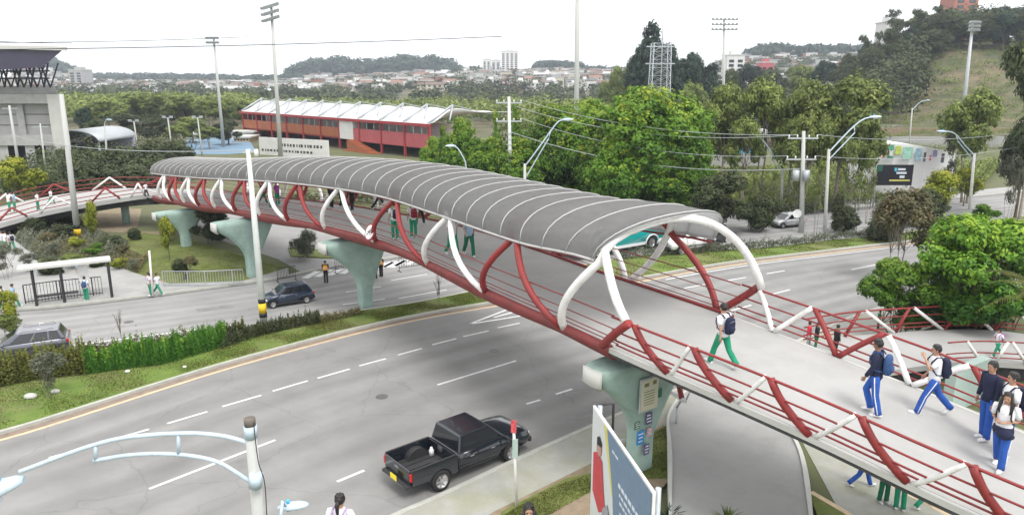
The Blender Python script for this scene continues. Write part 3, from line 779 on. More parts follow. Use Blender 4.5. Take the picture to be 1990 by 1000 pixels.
for i in (14, 34):
    c = NR_[i].lerp(FR_[i], .5); mb = MB(); mb.tube([(c.x, c.y, 0), (c.x, c.y, c.z - .9)], .35, 10); mb.build('pier', M['mint'], RB, world=True)
# ------------------------------------------------------------------ lower ramp beyond the right end
z = 1.0
RP = empty('lower_ramp', tuple(at(1850, 680)), 'curving grey lower ramp with red rails and white zigzag bars at the right', 'ramp')
far = resamp(g([(1560, 668), (1640, 654), (1735, 646), (1835, 640), (1925, 641), (1990, 648), (2120, 664), (2250, 700)], z), 60)
nea = resamp(g([(1560, 745), (1640, 735), (1740, 718), (1830, 706), (1900, 702), (1990, 706), (2080, 715), (2160, 735)], z), 60)
mb = MB(); vs = []
for a, b in zip(nea, far): vs += [tuple(a), tuple(b), (b.x, b.y, b.z - .25), (a.x, a.y, a.z - .25)]
mb.add(vs, fs); mb.build('deck', M['concrete_deck'], RP, world=True)
mb = MB(); vs = []
for a, b in zip(nea, far):
    m1 = a.lerp(b, .1); m2 = a.lerp(b, .9); vs += [(m1.x, m1.y, z - .253), (m2.x, m2.y, z - .253), (m2.x, m2.y, 0), (m1.x, m1.y, 0)]
mb.add(vs, fs); mb.build('support_wall', M['black_edge'], RP, world=True)
for h, r_ in ((1.22, .045), (.82, .032), (.42, .03), (.22, .03)):
    mb = MB(); mb.tube([p + Vector((0, 0, h)) for p in far], r_, 6); mb.build('handrail', M['red_paint'], RP, world=True)
for h, r_ in ((.95, .035), (.42, .03), (.2, .03)):
    mb = MB(); mb.tube([p + Vector((0, 0, h)) for p in nea if px(p)[0] > 1835], r_, 6); mb.build('handrail', M['red_paint'], RP, world=True)
def on_line(line, X):
    return min(line, key=lambda p: abs(px(p)[0] - X))
far_f = resamp(far, 400); nea_f = resamp(nea, 400)
for (x0, x1, c_) in [(1670, 1642, 'red_paint'), (1682, 1737, 'white_paint'), (1768, 1741, 'red_paint'), (1777, 1832, 'white_paint'), (1868, 1837, 'red_paint'), (1880, 1928, 'white_paint'), (1960, 1932, 'red_paint'), (1975, 2020, 'white_paint')]:
    a = on_line([p + Vector((0, 0, 1.22)) for p in far_f], x0); b = on_line(far_f, x1)
    mb = MB(); mb.tube([a, b], .085, 7); mb.build('balustrade_bar', M[c_], RP, world=True)
for (x0, x1) in [(1880, 1905), (1960, 1935), (1968, 1995)]:
    a = on_line([p + Vector((0, 0, .95)) for p in nea_f], x0); b = on_line(nea_f, x1)
    mb = MB(); mb.tube([a, b], .07, 7); mb.build('balustrade_bar', M['white_paint'], RP, world=True)
# pale green abutment wall behind the boy in white
mb = MB(); a = at(1838, 800); b = at(1905, 770)
mb.beam(a + Vector((0, 0, .9)), b + Vector((0, 0, .9)), .4, 1.8); thing_mesh(mb, 'abutment_wall', M['mint_pale'], tuple(a), 'pale green low abutment wall under the curving lower ramp', 'wall')
# short red and white rail end below the deck
RL = empty('ramp_rail', tuple(at(1318, 800)), 'short piece of red and white zigzag railing hanging below the bridge beside the pier', 'railing')
q = [at(1318, 742, 2.4), at(1325, 775, 1.9), at(1298, 757, 1.9), at(1332, 780, 1.9), at(1345, 752, 2.2), at(1316, 790, 1.0)]
mb = MB(); mb.tube([q[0], q[1]], .1, 7); mb.build('red_bar', M['red_paint'], RL, world=True)
mb = MB(); mb.tube([q[2], q[3]], .08, 7); mb.build('white_bar', M['white_paint'], RL, world=True)
mb = MB(); mb.tube([q[3], q[4]], .035, 6); mb.tube([q[5], q[1]], .05, 6); mb.tube([q[5], (q[5].x, q[5].y, .1)], .05, 6); mb.build('handrail', M['galv'], RL, world=True)
# ------------------------------------------------------------------ vehicles
def paint(name, col, rough=.25, metal=.35):
    return mat(name, col, rough, 0, metal=metal, coat=.8, spec=.5, dirt=tuple(min(1, c * .8 + .02) for c in col), dirt_scale=1.5, dirt_amt=.3)
paint('paint_black', (.010, .014, .022), .2, .2); paint('paint_navy', (.018, .032, .06)); paint('paint_silver', (.12, .125, .15), .3, .6); paint('paint_white', (.7, .7, .7), .3, 0)
paint('paint_teal', (.0, .36, .34), .35, 0); paint('paint_grey', (.5, .5, .52), .3, .5)
mat('glass', (.012, .015, .018), .06, spec=.8); mat('tyre', (.02, .02, .02), .9); mat('rim', (.5, .5, .5), .35, metal=.7)
mat('chrome', (.6, .6, .6), .2, metal=1); mat('tail_red', (.5, .015, .01), .3); mat('plate_yellow', (.8, .65, .03), .5); mat('lamp_clear', (.7, .7, .7), .15); mat('trim', (.03, .03, .032), .6)
def lathe_y(mb, prof, c, n=24, mi=0):
    """prof: (radius, y) revolved about the axle direction y"""
    b = len(mb.v); c = Vector(c)
    for r_, y in prof:
        for j in range(n):
            a = 2 * math.pi * j / n; mb.v.append(tuple(c + Vector((r_ * math.cos(a), y, r_ * math.sin(a)))))
    for i in range(len(prof) - 1):
        for j in range(n):
            j2 = (j + 1) % n; mb.f.append([b + i * n + j, b + i * n + j2, b + (i + 1) * n + j2, b + (i + 1) * n + j]); mb.m.append(mi); mb.sm.append(True)
def wheel(parent, x, y, r, w):
    sgn = 1 if y > 0 else -1
    mb = MB(); h = w / 2 * sgn
    lathe_y(mb, [(r * .62, h * .9), (r * .7, h), (r * .93, h), (r, h * .7), (r, -h * .7), (r * .93, -h), (r * .3, -h)], (x, y, r))
    t = mb.build('wheel', M['tyre'], parent)
    mb = MB(); lathe_y(mb, [(r * .66, h * .98), (r * .6, h * .8), (r * .56, h * .35), (0.001, h * .35)], (x, y, r))
    for k in range(6):
        a = k * math.pi / 3; mb.beam((x + r * .08 * math.cos(a), y + h * .66, r + r * .08 * math.sin(a)), (x + r * .6 * math.cos(a), y + h * .76, r + r * .6 * math.sin(a)), r * .16, .03)
    mb.disc((x, y + h * .7, r), r * .16, (0, 1, 0), .05, 12)
    mb.build('rim', M['rim'], t)
def shell(st):
    """loft of rounded cross-sections; st: (x, z_bottom, z_top, half width low, half width mid, half width top, crown)"""
    mb = MB(); rings = []
    for (x, zb, zt, wb, wm, wt, cr) in st:
        h = zt - zb
        half = [(0, zb), (wb * .93, zb), (wb, zb + .05), (wm, zb + h * .42), (wm, zb + h * .62), (wt, zt - h * .06), (wt * .95, zt + cr * .1), (wt * .6, zt + cr * .75), (0, zt + cr)]
        ring = [(x, y, z) for y, z in half] + [(x, -y, z) for y, z in half[-2:0:-1]]
        rings.append(ring)
    n = len(rings[0])
    for r_ in rings: mb.v.extend(r_)
    for i in range(len(rings) - 1):
        for j in range(n):
            j2 = (j + 1) % n; mb.f.append([i * n + j, (i + 1) * n + j, (i + 1) * n + j2, i * n + j2]); mb.m.append(0); mb.sm.append(True)
    mb.f.append([j for j in range(n)]); mb.m.append(0); mb.sm.append(False)
    mb.f.append([(len(rings) - 1) * n + j for j in range(n)][::-1]); mb.m.append(0); mb.sm.append(False)
    return mb
def cut_arches(o, axles, hw, r):
    """wheel arches cut out of a body shell"""
    mb = MB()
    for x in axles:
        for s in (-1, 1): mb.disc((x, s * hw, r * .95), r * 1.2, (0, 1, 0), .5, 28)
    c = mb.build('cutter', M['trim']); c.location = o.matrix_world.translation
    m = o.modifiers.new('b', 'BOOLEAN'); m.operation = 'DIFFERENCE'; m.object = c; m.solver = 'EXACT'
    par = o.parent; o.parent = None; c.location = (0, 0, 0); bpy.context.view_layer.update()
    bake(o); o.parent = par
    cm = c.data; bpy.data.objects.remove(c); bpy.data.meshes.remove(cm)
def quad_on(mb, P, u0, u1, v0, v1, off, mi=0, th=.012):
    """rectangle on the face P=(bl,br,tr,tl), slightly proud"""
    bl, br, tr, tl = [Vector(p) for p in P]
    n = (br - bl).cross(tl - bl).normalized()
    f = lambda u, v: (bl.lerp(br, u)).lerp(tl.lerp(tr, u), v)
    q = [f(u0, v0), f(u1, v0), f(u1, v1), f(u0, v1)]
    vs = [p + n * off for p in q] + [p - n * th for p in q]
    mb.add(vs, [(0, 1, 2, 3), (0, 4, 5, 1), (1, 5, 6, 2), (2, 6, 7, 3), (3, 7, 4, 0)], mi)
def greenhouse(parent, x0, x1, t0, t1, hw, hwt, z0, z1, pm, splits, nm='cabin', top_m=None):
    C = {}
    for k, (xa, w_, z) in {'rb': (x0, hw, z0), 'fb': (x1, hw, z0), 'rt': (t0, hwt, z1), 'ft': (t1, hwt, z1)}.items():
        C[k + 'L'] = Vector((xa, w_, z)); C[k + 'R'] = Vector((xa, -w_, z))
    mb = MB(); b = [C[k] for k in ('rbR', 'fbR', 'fbL', 'rbL', 'rtR', 'ftR', 'ftL', 'rtL')]
    mb.add(b, [(0, 1, 5, 4), (1, 2, 6, 5), (2, 3, 7, 6), (3, 0, 4, 7), (4, 5, 6, 7), (3, 2, 1, 0)])
    o = mb.build(nm, pm, parent); bevel(o, .05, 3)
    R_ = (C['rbR'], C['fbR'], C['ftR'], C['rtR']); L_ = (C['fbL'], C['rbL'], C['rtL'], C['ftL'])
    Fr = (C['fbR'], C['fbL'], C['ftL'], C['ftR']); Bk = (C['rbL'], C['rbR'], C['rtR'], C['rtL'])
    for a, b_ in splits:
        mb = MB(); quad_on(mb, R_, a, b_, .1, .86, .006); mb.build('side_window', M['glass'], parent)
        mb = MB(); quad_on(mb, L_, 1 - b_, 1 - a, .1, .86, .006); mb.build('side_window', M['glass'], parent)
    mb = MB(); quad_on(mb, Fr, .06, .94, .06, .9, .006); mb.build('windscreen', M['glass'], parent)
    mb = MB(); quad_on(mb, Bk, .08, .92, .12, .86, .006); mb.build('rear_window', M['glass'], parent)
    return o
def small_box(parent, name, c, d, m, bv=0.0):
    mb = MB(); mb.box(c, d); o = mb.build(name, M[m] if isinstance(m, str) else m, parent)
    if bv: bevel(o, bv, 2)
    return o
def place(root, near_rear, near_front, half, wb, side):
    """stand a vehicle on the road with its near wheels at two ground pixels; side=+1 if the near side is its right"""
    a, b = at(*near_rear), at(*near_front); d = (b - a); k = d.length / wb; d.normalize(); nL = Vector((-d.y, d.x, 0))
    c = (a + b) / 2 + nL * half * side * k
    root.location = (c.x, c.y, .014); root.rotation_euler = (0, 0, math.atan2(d.y, d.x)); return k
def make_pickup(label, pm, bedm=None, double=True):
    T = empty('pickup_truck', (0, 0, 0), label, 'pickup')
    r = .36; xr, xf = -1.475, 1.475
    o = shell([(-.80, .42, 1.0, .80, .86, .82, .02), (-.2, .36, 1.0, .82, .87, .83, .02), (.9, .36, 1.0, .82, .87, .82, .03), (1.25, .38, .99, .82, .87, .80, .05), (1.8, .40, .96, .82, .87, .79, .05), (2.15, .42, .93, .81, .86, .77, .04), (2.28, .45, .90, .78, .84, .74, .03), (2.34, .52, .82, .74, .80, .70, .01)]).build('body', pm, T)
    cut_arches(o, [xf], .80, r)
    # load bed: outer sides, floor, headboard, tailgate
    mb = MB()
    for s in (-1, 1):
        mb.add([(x, s * y, z) for x, y, z in [(-2.55, .80, .48), (-.83, .82, .42), (-.83, .87, .72), (-2.55, .85, .74), (-.83, .84, 1.02), (-2.55, .82, 1.02), (-.83, .76, 1.02), (-2.55, .74, 1.02), (-.83, .74, .48), (-2.55, .72, .48)]],
               [(0, 1, 2, 3), (3, 2, 4, 5), (5, 4, 6, 7), (7, 6, 8, 9), (9, 8, 1, 0), (0, 3, 5, 7, 9), (1, 8, 6, 4, 2)])
    o = mb.build('bed_side', bedm or pm, T)
    cut_arches(o, [xr], .80, r)
    small_box(T, 'bed_floor', (-1.69, 0, .56), (1.70, 1.46, .06), 'trim'); small_box(T, 'headboard', (-.86, 0, .79), (.05, 1.46, .42), bedm or pm)
    tg = small_box(T, 'tailgate', (-2.57, 0, .78), (.06, 1.46, .48), bedm or pm, .02)
    small_box(tg, 'handle', (-2.61, 0, .9), (.02, .22, .06), 'chrome')
    mb = MB()
    for i in range(5): mb.beam((-2.5, -.6 + .3 * i, .605), (-.9, -.6 + .3 * i, .605), .08, .025)
    mb.build('bed_ribs', M['trim'], T)
    for s in (-1, 1):
        mb = MB(); mb.disc((xr, s * .62, .50), .42, (0, 1, 0), .24, 20); mb.build('wheel_housing', M['trim'], T)
        small_box(T, 'tail_light', (-2.575, s * .775, .82), (.06, .09, .26), 'tail_red', .015)
        small_box(T, 'headlight', (2.33, s * .6, .74), (.12, .26, .13), 'lamp_clear', .03)
        mb = MB(); mb.box((1.12, s * .98, 1.06), (.1, .16, .14)); o = mb.build('door_mirror', pm, T); bevel(o, .03)
        for x in ((-.25, .62) if double else (.4,)): small_box(T, 'door_handle', (x, s * .876, .84), (.16, .025, .035), 'chrome', .008)
        for x in ((-.78, .02, .98) if double else (-.5, .98)): small_box(T, 'door_seam', (x, s * .857, .72), (.012, .03, .48), 'black')
        small_box(T, 'side_trim', (.1, s * .872, .58), (1.7, .015, .05), 'trim')
        small_box(T, 'bed_rail', (-1.69, s * .785, 1.035), (1.66, .06, .025), 'trim')
    greenhouse(T, -.76, 1.26, -.62, .60, .80, .68, 1.0, 1.56, pm, [(.08, .40), (.44, .84)] if double else [(.3, .84)])
    mb = MB(); mb.box((-2.66, 0, .50), (.14, 1.5, .12)); bp_ = mb.build('rear_bumper', M['trim'], T); bevel(bp_, .03)
    mb = MB(); mb.box((-2.745, 0, .50), (.02, 1.2, .02)); mb.build('bumper_trim', M['chrome'], bp_)
    small_box(T, 'licence_plate', (-2.745, .0, .60), (.015, .36, .17), 'plate_yellow')
    mb = MB(); mb.box((2.42, 0, .50), (.14, 1.5, .2)); o = mb.build('front_bumper', M['trim'], T); bevel(o, .05)
    mb = MB(); mb.box((2.41, 0, .74), (.05, .8, .14)); mb.build('grille', M['trim'], T)
    mb = MB(); mb.box((0, 0, .4), (4.5, 1.1, .22)); mb.build('chassis', M['black'], T)
    for x in (xr, xf):
        for s in (-1, 1): wheel(T, x, s * .76, r, .23)
    return T
PK = make_pickup('black double cab pickup with open bed driving on the near road', M['paint_black'])
k = place(PK, (856, 952), (992, 895), .78, 2.95, 1); PK.scale = (k, k * 1.02, k * 1.02)
mb = MB(); mb.tube([(0, 0, 0), (0, 0, .2), (0, 0, .24), (0, 0, .3)], [.085, .085, .05, .04], 12)
ct = mb.build('water_can', M['line_white']); tag(ct, 'small white canister standing in the black pickup bed', 'canister')
pm_ = PK.rotation_euler.z; v = Vector((-1.05 * k, .35 * k, 0)); v.rotate(Euler((0, 0, pm_))); ct.location = PK.location + v + Vector((0, 0, .62 * k))
def make_car(label, pm, kind, cat):
    T = empty(cat.replace(' ', '_'), (0, 0, 0), label, cat)
    if kind == 'hatch':
        r = .29; xr, xf = -1.2, 1.2
        st = [(-1.82, .42, .78, .66, .72, .68, .0), (-1.78, .3, .86, .74, .79, .74, .01), (-1.4, .24, .90, .78, .82, .77, .02), (0, .22, .89, .79, .82, .77, .02), (.75, .22, .89, .79, .82, .76, .04), (1.25, .24, .82, .78, .80, .70, .06), (1.62, .28, .72, .72, .76, .62, .05), (1.80, .38, .60, .62, .66, .54, .02)]
        gh = (-1.72, 1.0, -1.35, .25, .755, .60, .88, 1.42); sp = [(.08, .24), (.28, .54), (.57, .86)]; L2 = 1.82
    else:
        r = .35; xr, xf = -1.35, 1.35
        st = [(-2.12, .48, .92, .72, .80, .74, .0), (-2.08, .36, 1.0, .82, .88, .80, .01), (-1.6, .3, 1.04, .86, .91, .84, .02), (0, .28, 1.03, .87, .91, .84, .02), (.9, .28, 1.02, .87, .90, .83, .04), (1.5, .3, .97, .85, .88, .76, .06), (1.95, .34, .88, .78, .84, .68, .05), (2.18, .42, .72, .7, .74, .6, .02)]
        gh = (-2.0, 1.05, -1.7, .2, .82, .64, 1.02, 1.56); sp = [(.06, .24), (.27, .52), (.55, .86)]; L2 = 2.1
    o = shell(st).build('body', pm, T); cut_arches(o, [xr, xf], .8, r)
    greenhouse(T, *gh, pm, sp)
    hwd = st[3][4]
    for s in (-1, 1):
        small_box(T, 'tail_light', (-L2 + .03, s * (hwd - .14), st[2][2] - .14), (.1, .2, .2), 'tail_red', .03)
        small_box(T, 'headlight', (L2 - .16, s * (hwd - .2), st[-2][2] - .1), (.2, .24, .12), 'lamp_clear', .03)
        mb = MB(); mb.box((gh[1] - .22, s * (hwd + .09), gh[6] + .06), (.1, .16, .12)); o = mb.build('door_mirror', pm, T); bevel(o, .03)
        for x in (-.35, .5): small_box(T, 'door_handle', (x - .1, s * (hwd + .004), st[3][2] - .14), (.15, .02, .03), 'chrome', .006)
        for x in (-.62, .12, .86): small_box(T, 'door_seam', (x, s * (hwd - .018), .6), (.012, .03, .48), 'black')
        if kind == 'suv':
            mb = MB(); mb.tube([(gh[2] + .2, s * .56, gh[7] + .06), (gh[3] - .2, s * .56, gh[7] + .06)], .022, 6)
            for x in (gh[2] + .2, gh[3] - .2): mb.tube([(x, s * .56, gh[7] - .01), (x, s * .56, gh[7] + .06)], .022, 6)
            mb.build('roof_rail', M['chrome'], T)
        small_box(T, 'sill', (0, s * (st[3][3] - .02), .27), (1.9, .08, .1), 'trim')
    small_box(T, 'rear_bumper', (-L2 + .02, 0, .42), (.16, hwd * 1.7, .2), pm, .05)
    small_box(T, 'front_bumper', (L2 - .06, 0, .38), (.18, hwd * 1.5, .2), 'trim', .05)
    small_box(T, 'licence_plate', (-L2 - .065, 0, .5), (.015, .33, .15), 'plate_yellow')
    for x in (xr, xf):
        for s in (-1, 1): wheel(T, x, s * (hwd - .12), r, .2)
    return T
HT = make_car('dark blue hatchback driving left on the far carriageway behind the striped pole', M['paint_navy'], 'hatch', 'car'); k = place(HT, (596, 589), (531, 599), .7, 2.4, -1); HT.scale = (k, k, k)
SV = make_car('dark silver estate car with roof rails cut off by the left edge of the photo', M['paint_silver'], 'suv', 'estate car'); k = place(SV, (106, 695), (-12, 712), .76, 2.7, -1); SV.scale = (k, k, k)
SC_ = make_car('pale grey car driving behind the thin trees beyond the far road', M['paint_grey'], 'hatch', 'car'); k = place(SC_, (1556, 441), (1520, 444), .7, 2.4, -1); SC_.scale = (k, k, k)
WP = make_pickup('white single cab pickup with dark load bed seen through the white bridge arch', M['paint_white'], M['trim'], False); k = place(WP, (1388, 489), (1322, 498), .78, 2.95, -1); k *= .95; WP.scale = (k, k, k * 1.15)
# cage on the white pickup
mb = MB()
for x in (-2.5, -1.7, -.9):
    for s in (-1, 1): mb.beam((x, s * .78, 1.02), (x, s * .78, 1.6), .05, .05)
    mb.beam((x, -.78, 1.6), (x, .78, 1.6), .05, .05)
for s in (-1, 1):
    for z_ in (1.25, 1.6): mb.beam((-2.5, s * .78, z_), (-.9, s * .78, z_), .05, .05)
mb.build('cargo_frame', M['trim'], WP)
# teal minibus
BU = empty('minibus', (0, 0, 0), 'teal and white minibus seen through the roof end of the bridge', 'bus')
o = shell([(-3.7, .5, 2.1, .98, 1.02, .9, .05), (-3.62, .35, 2.25, 1.02, 1.06, .92, .1), (-2, .3, 2.3, 1.04, 1.07, .92, .12), (2.2, .3, 2.3, 1.04, 1.07, .92, .12), (3.1, .32, 2.2, 1.02, 1.05, .9, .1), (3.55, .4, 1.6, .98, 1.0, .86, .05), (3.7, .5, 1.1, .9, .94, .8, .02)]).build('body', M['paint_teal'], BU)
cut_arches(o, [-2.1, 2.2], 1.0, .38)
for s in (-1, 1):
    for i in range(6):
        x = -2.95 + i * 1.02; mb = MB(); P_ = [(x, s * 1.068, 1.38), (x + .96, s * 1.068, 1.38), (x + .96, s * .955, 2.1), (x, s * .955, 2.1)]
        if s > 0: P_ = [P_[1], P_[0], P_[3], P_[2]]
        quad_on(mb, P_, 0, 1, 0, 1, .02); mb.build('side_window', M['glass'], BU)
    for x0, x1 in ((-3.6, -2.6), (-1.6, 1.75), (2.65, 3.5)): small_box(BU, 'skirt', ((x0 + x1) / 2, s * 1.055, .42), (x1 - x0, .03, .16), 'paint_white')
    mb = MB()
    for x in (-2.1, 2.2): mb.tube([(x + .52 * math.cos(a), s * 1.075, .36 + .50 * math.sin(a)) for a in [math.pi * i / 12 for i in range(13)]], .05, 5)
    mb.build('arch_trim', M['paint_white'], BU)
    small_box(BU, 'tail_light', (-3.68, s * .85, 1.0), (.06, .14, .3), 'tail_red')
    mb = MB()
    for i, w_ in enumerate((.5, .35, .6)): mb.box((-.6 + i * .62, s * 1.076, 1.12 + .02 * i), (w_, .012, .1))
    mb.build('lettering', mat('orange_%d' % s, (.6, .2, .12), .6), BU)
small_box(BU, 'roof_hatch', (-.8, 0, 2.44), (.9, .7, .1), 'trim', .03); small_box(BU, 'rear_window', (-3.68, 0, 1.75), (.1, 1.4, .6), 'glass')
small_box(BU, 'windscreen', (3.36, 0, 1.72), (.3, 1.6, .7), 'glass')
for x in (-2.1, 2.2):
    for s in (-1, 1): wheel(BU, x, s * .92, .38, .26)
k = place(BU, (1266, 483), (1157, 502), .98, 4.3, -1); BU.scale = (k, k, k)
# ------------------------------------------------------------------ people
mat('skin', (.42, .24, .16), .55, .08, 8); mat('skin_dark', (.24, .13, .085), .55, .08, 8); mat('hair', (.012, .01, .01), .5, spec=.5)
for n_, c_ in dict(cloth_white=(.72, .73, .75), cloth_green=(.012, .24, .13), cloth_green_dark=(.01, .13, .07), cloth_blue=(.02, .085, .36), cloth_navy=(.012, .016, .045), cloth_black=(.014, .014, .017), cloth_red=(.55, .02, .05), cloth_orange=(.85, .38, .05), cloth_grey=(.3, .3, .32), cloth_lilac=(.42, .3, .5), cloth_purple=(.32, .06, .32), cloth_maroon=(.22, .015, .025), cloth_bagblue=(.03, .07, .18), shoe_white=(.7, .7, .7), cloth_lightblue=(.3, .45, .6)).items():
    mat(n_, c_, .85, .12, 9, bump=.2, bscale=20)
def rotx(a, v): return Vector((v.x, v.y * math.cos(a) - v.z * math.sin(a), v.y * math.sin(a) + v.z * math.cos(a)))
POSES = {
    'walk': dict(lt=24, lk=8, rt=-20, rk=22, la=-24, le=20, ra=24, re=28),
    'stride': dict(lt=-30, lk=14, rt=30, rk=6, la=20, le=35, ra=-22, re=20),
    'step': dict(lt=-6, lk=8, rt=26, rk=44, la=8, le=20, ra=-10, re=15),
    'stand': dict(lt=3, lk=4, rt=-3, rk=3, la=5, le=12, ra=-2, re=14),
    'phone': dict(lt=26, lk=10, rt=-24, rk=18, la=40, le=120, ra=-8, re=40),
    'carry': dict(lt=12, lk=12, rt=-14, rk=12, la=-14, le=102, ra=-12, re=98),
    'hold': dict(lt=5, lk=4, rt=-4, rk=4, la=34, le=80, ra=8, re=18),
}
def skeleton(p):
    q = POSES[p]; J = {}
    tq = q['lt'], q['rt']
    J['pel'] = Vector((0, 0, .93)); J['ch'] = Vector((0, .02, 1.30)); J['nk'] = Vector((0, .025, 1.46)); J['hd'] = Vector((0, .05, 1.585))
    for s, sx in (('l', -1), ('r', 1)):
        hip = Vector((.088 * sx, 0, .90)); t = R(q[s + 't']); kn = hip + Vector((.005 * sx, .43 * math.sin(t), -.43 * math.cos(t)))
        t2 = t - R(q[s + 'k']); an = kn + Vector((0, .41 * math.sin(t2), -.41 * math.cos(t2)))
        J[s + 'h'], J[s + 'n'], J[s + 'a'] = hip, kn, an
        ft = max(-.9, min(.35, t2 * .8)); J[s + 'toe'] = an + Vector((.02 * sx, .17 * math.cos(ft), -.055 + .17 * math.sin(ft)))
        J[s + 'foot_pitch'] = ft
        sh = Vector((.185 * sx, .01, 1.40)); a = R(q[s + 'a']); el = sh + Vector((.045 * sx, .28 * math.sin(a), -.275 * math.cos(a)))
        a2 = a + R(q[s + 'e']); inw = -.17 * sx if q[s + 'e'] > 60 else .01 * sx
        wr = el + Vector((inw, .245 * math.sin(a2), -.245 * math.cos(a2)))
        J[s + 's'], J[s + 'e'], J[s + 'w'] = sh, el, wr; J[s + 'ad'] = (wr - el).normalized()
    low = min(J['la'].z - .075, J['ra'].z - .075)
    for k_, v_ in J.items():
        if isinstance(v_, Vector) and not k_.endswith('ad'): v_.z -= low
    return J
_bodies = {}
def body_mesh(pose, fine=True):
    key = (pose, fine)
    if key in _bodies: return _bodies[key]
    J = skeleton(pose); V = []; E = []; RD = []
    def v(p, r, par=None):
        V.append(tuple(p)); RD.append(r if isinstance(r, tuple) else (r, r))
        if par is not None: E.append((par, len(V) - 1))
        return len(V) - 1
    pel = v(J['pel'], (.125, .095)); sp = v(J['pel'].lerp(J['ch'], .5), (.115, .085), pel); ch = v(J['ch'], (.135, .095), sp)
    nb = v(J['nk'] - Vector((0, 0, .04)), (.065, .06), ch); nk = v(J['nk'] + Vector((0, .01, .03)), (.05, .05), nb)
    h1 = v(J['hd'] + Vector((0, -.005, -.035)), (.068, .078), nk); h2 = v(J['hd'] + Vector((0, 0, .04)), (.082, .095), h1); h3 = v(J['hd'] + Vector((0, -.01, .095)), (.06, .07), h2)
    if fine: v(J['hd'] + Vector((0, .088, -.005)), (.014, .014), h1)
    for s, sx in (('l', -1), ('r', 1)):
        hp = v(J[s + 'h'], .088, pel); m = v(J[s + 'h'].lerp(J[s + 'n'], .5), .072, hp); kn = v(J[s + 'n'], .055, m)
        cf = v(J[s + 'n'].lerp(J[s + 'a'], .35), .055, kn); an = v(J[s + 'a'], .038, cf); v(J[s + 'toe'], (.035, .025), an)
        sh = v(J[s + 's'], .052, ch); bi = v(J[s + 's'].lerp(J[s + 'e'], .5), .045, sh); el = v(J[s + 'e'], .037, bi); fa = v(J[s + 'e'].lerp(J[s + 'w'], .4), .035, el); wr = v(J[s + 'w'], (.025, .025), fa)
        d = J[s + 'ad']; side = Vector((0, 1, 0)) - d * d.y
        side = side.normalized() if side.length > .2 else Vector((1, 0, 0)); inn = d.cross(side).normalized() * (1 if s == 'l' else 1)
        if inn.x * -sx < 0: inn = -inn
        pm_ = v(J[s + 'w'] + d * .045, (.030, .022), wr)
        if fine:
            for i, ln in enumerate((.062, .07, .065, .05)):
                o_ = side * (.030 - .02 * i); k1 = v(J[s + 'w'] + d * .085 + o_, .011, pm_)
                k2 = v(J[s + 'w'] + d * (.085 + ln * .55) + o_ + inn * .012, .009, k1); v(J[s + 'w'] + d * (.085 + ln * .9) + o_ + inn * .034, .0075, k2)
            t1 = v(J[s + 'w'] + d * .05 + side * .042, .011, pm_); v(J[s + 'w'] + d * .085 + side * .06 + inn * .015, .009, t1)
        else: v(J[s + 'w'] + d * .11 + inn * .02, (.026, .012), pm_)
    me = bpy.data.meshes.new('body'); me.from_pydata(V, E, []); o = bpy.data.objects.new('body_tmp', me); COL.objects.link(o)
    m = o.modifiers.new('s', 'SKIN'); m.use_smooth_shade = True
    sv = me.skin_vertices[0].data
    for i, r_ in enumerate(RD): sv[i].radius = r_; sv[i].use_root = (i == 0)
    ss = o.modifiers.new('u', 'SUBSURF'); ss.levels = 1; ss.render_levels = 1
    bake(o); me2 = o.data; bpy.data.objects.remove(o); me2.name = 'body_' + pose
    _bodies[key] = me2
    return me2
def ring_loft(mb, rings, n=14, caps=True):
    """rings: (centre, rx, ry)"""
    b = len(mb.v)
    for c, rx, ry in rings:
        for j in range(n):
            a = 2 * math.pi * j / n; mb.v.append((c[0] + rx * math.cos(a), c[1] + ry * math.sin(a), c[2]))
    for i in range(len(rings) - 1):
        for j in range(n):
            j2 = (j + 1) % n; mb.f.append([b + i * n + j, b + i * n + j2, b + (i + 1) * n + j2, b + (i + 1) * n + j]); mb.m.append(0); mb.sm.append(True)
    if caps:
        mb.f.append([b + j for j in range(n)][::-1]); mb.m.append(0); mb.sm.append(False)
        mb.f.append([b + (len(rings) - 1) * n + j for j in range(n)]); mb.m.append(0); mb.sm.append(False)
BAGS = []
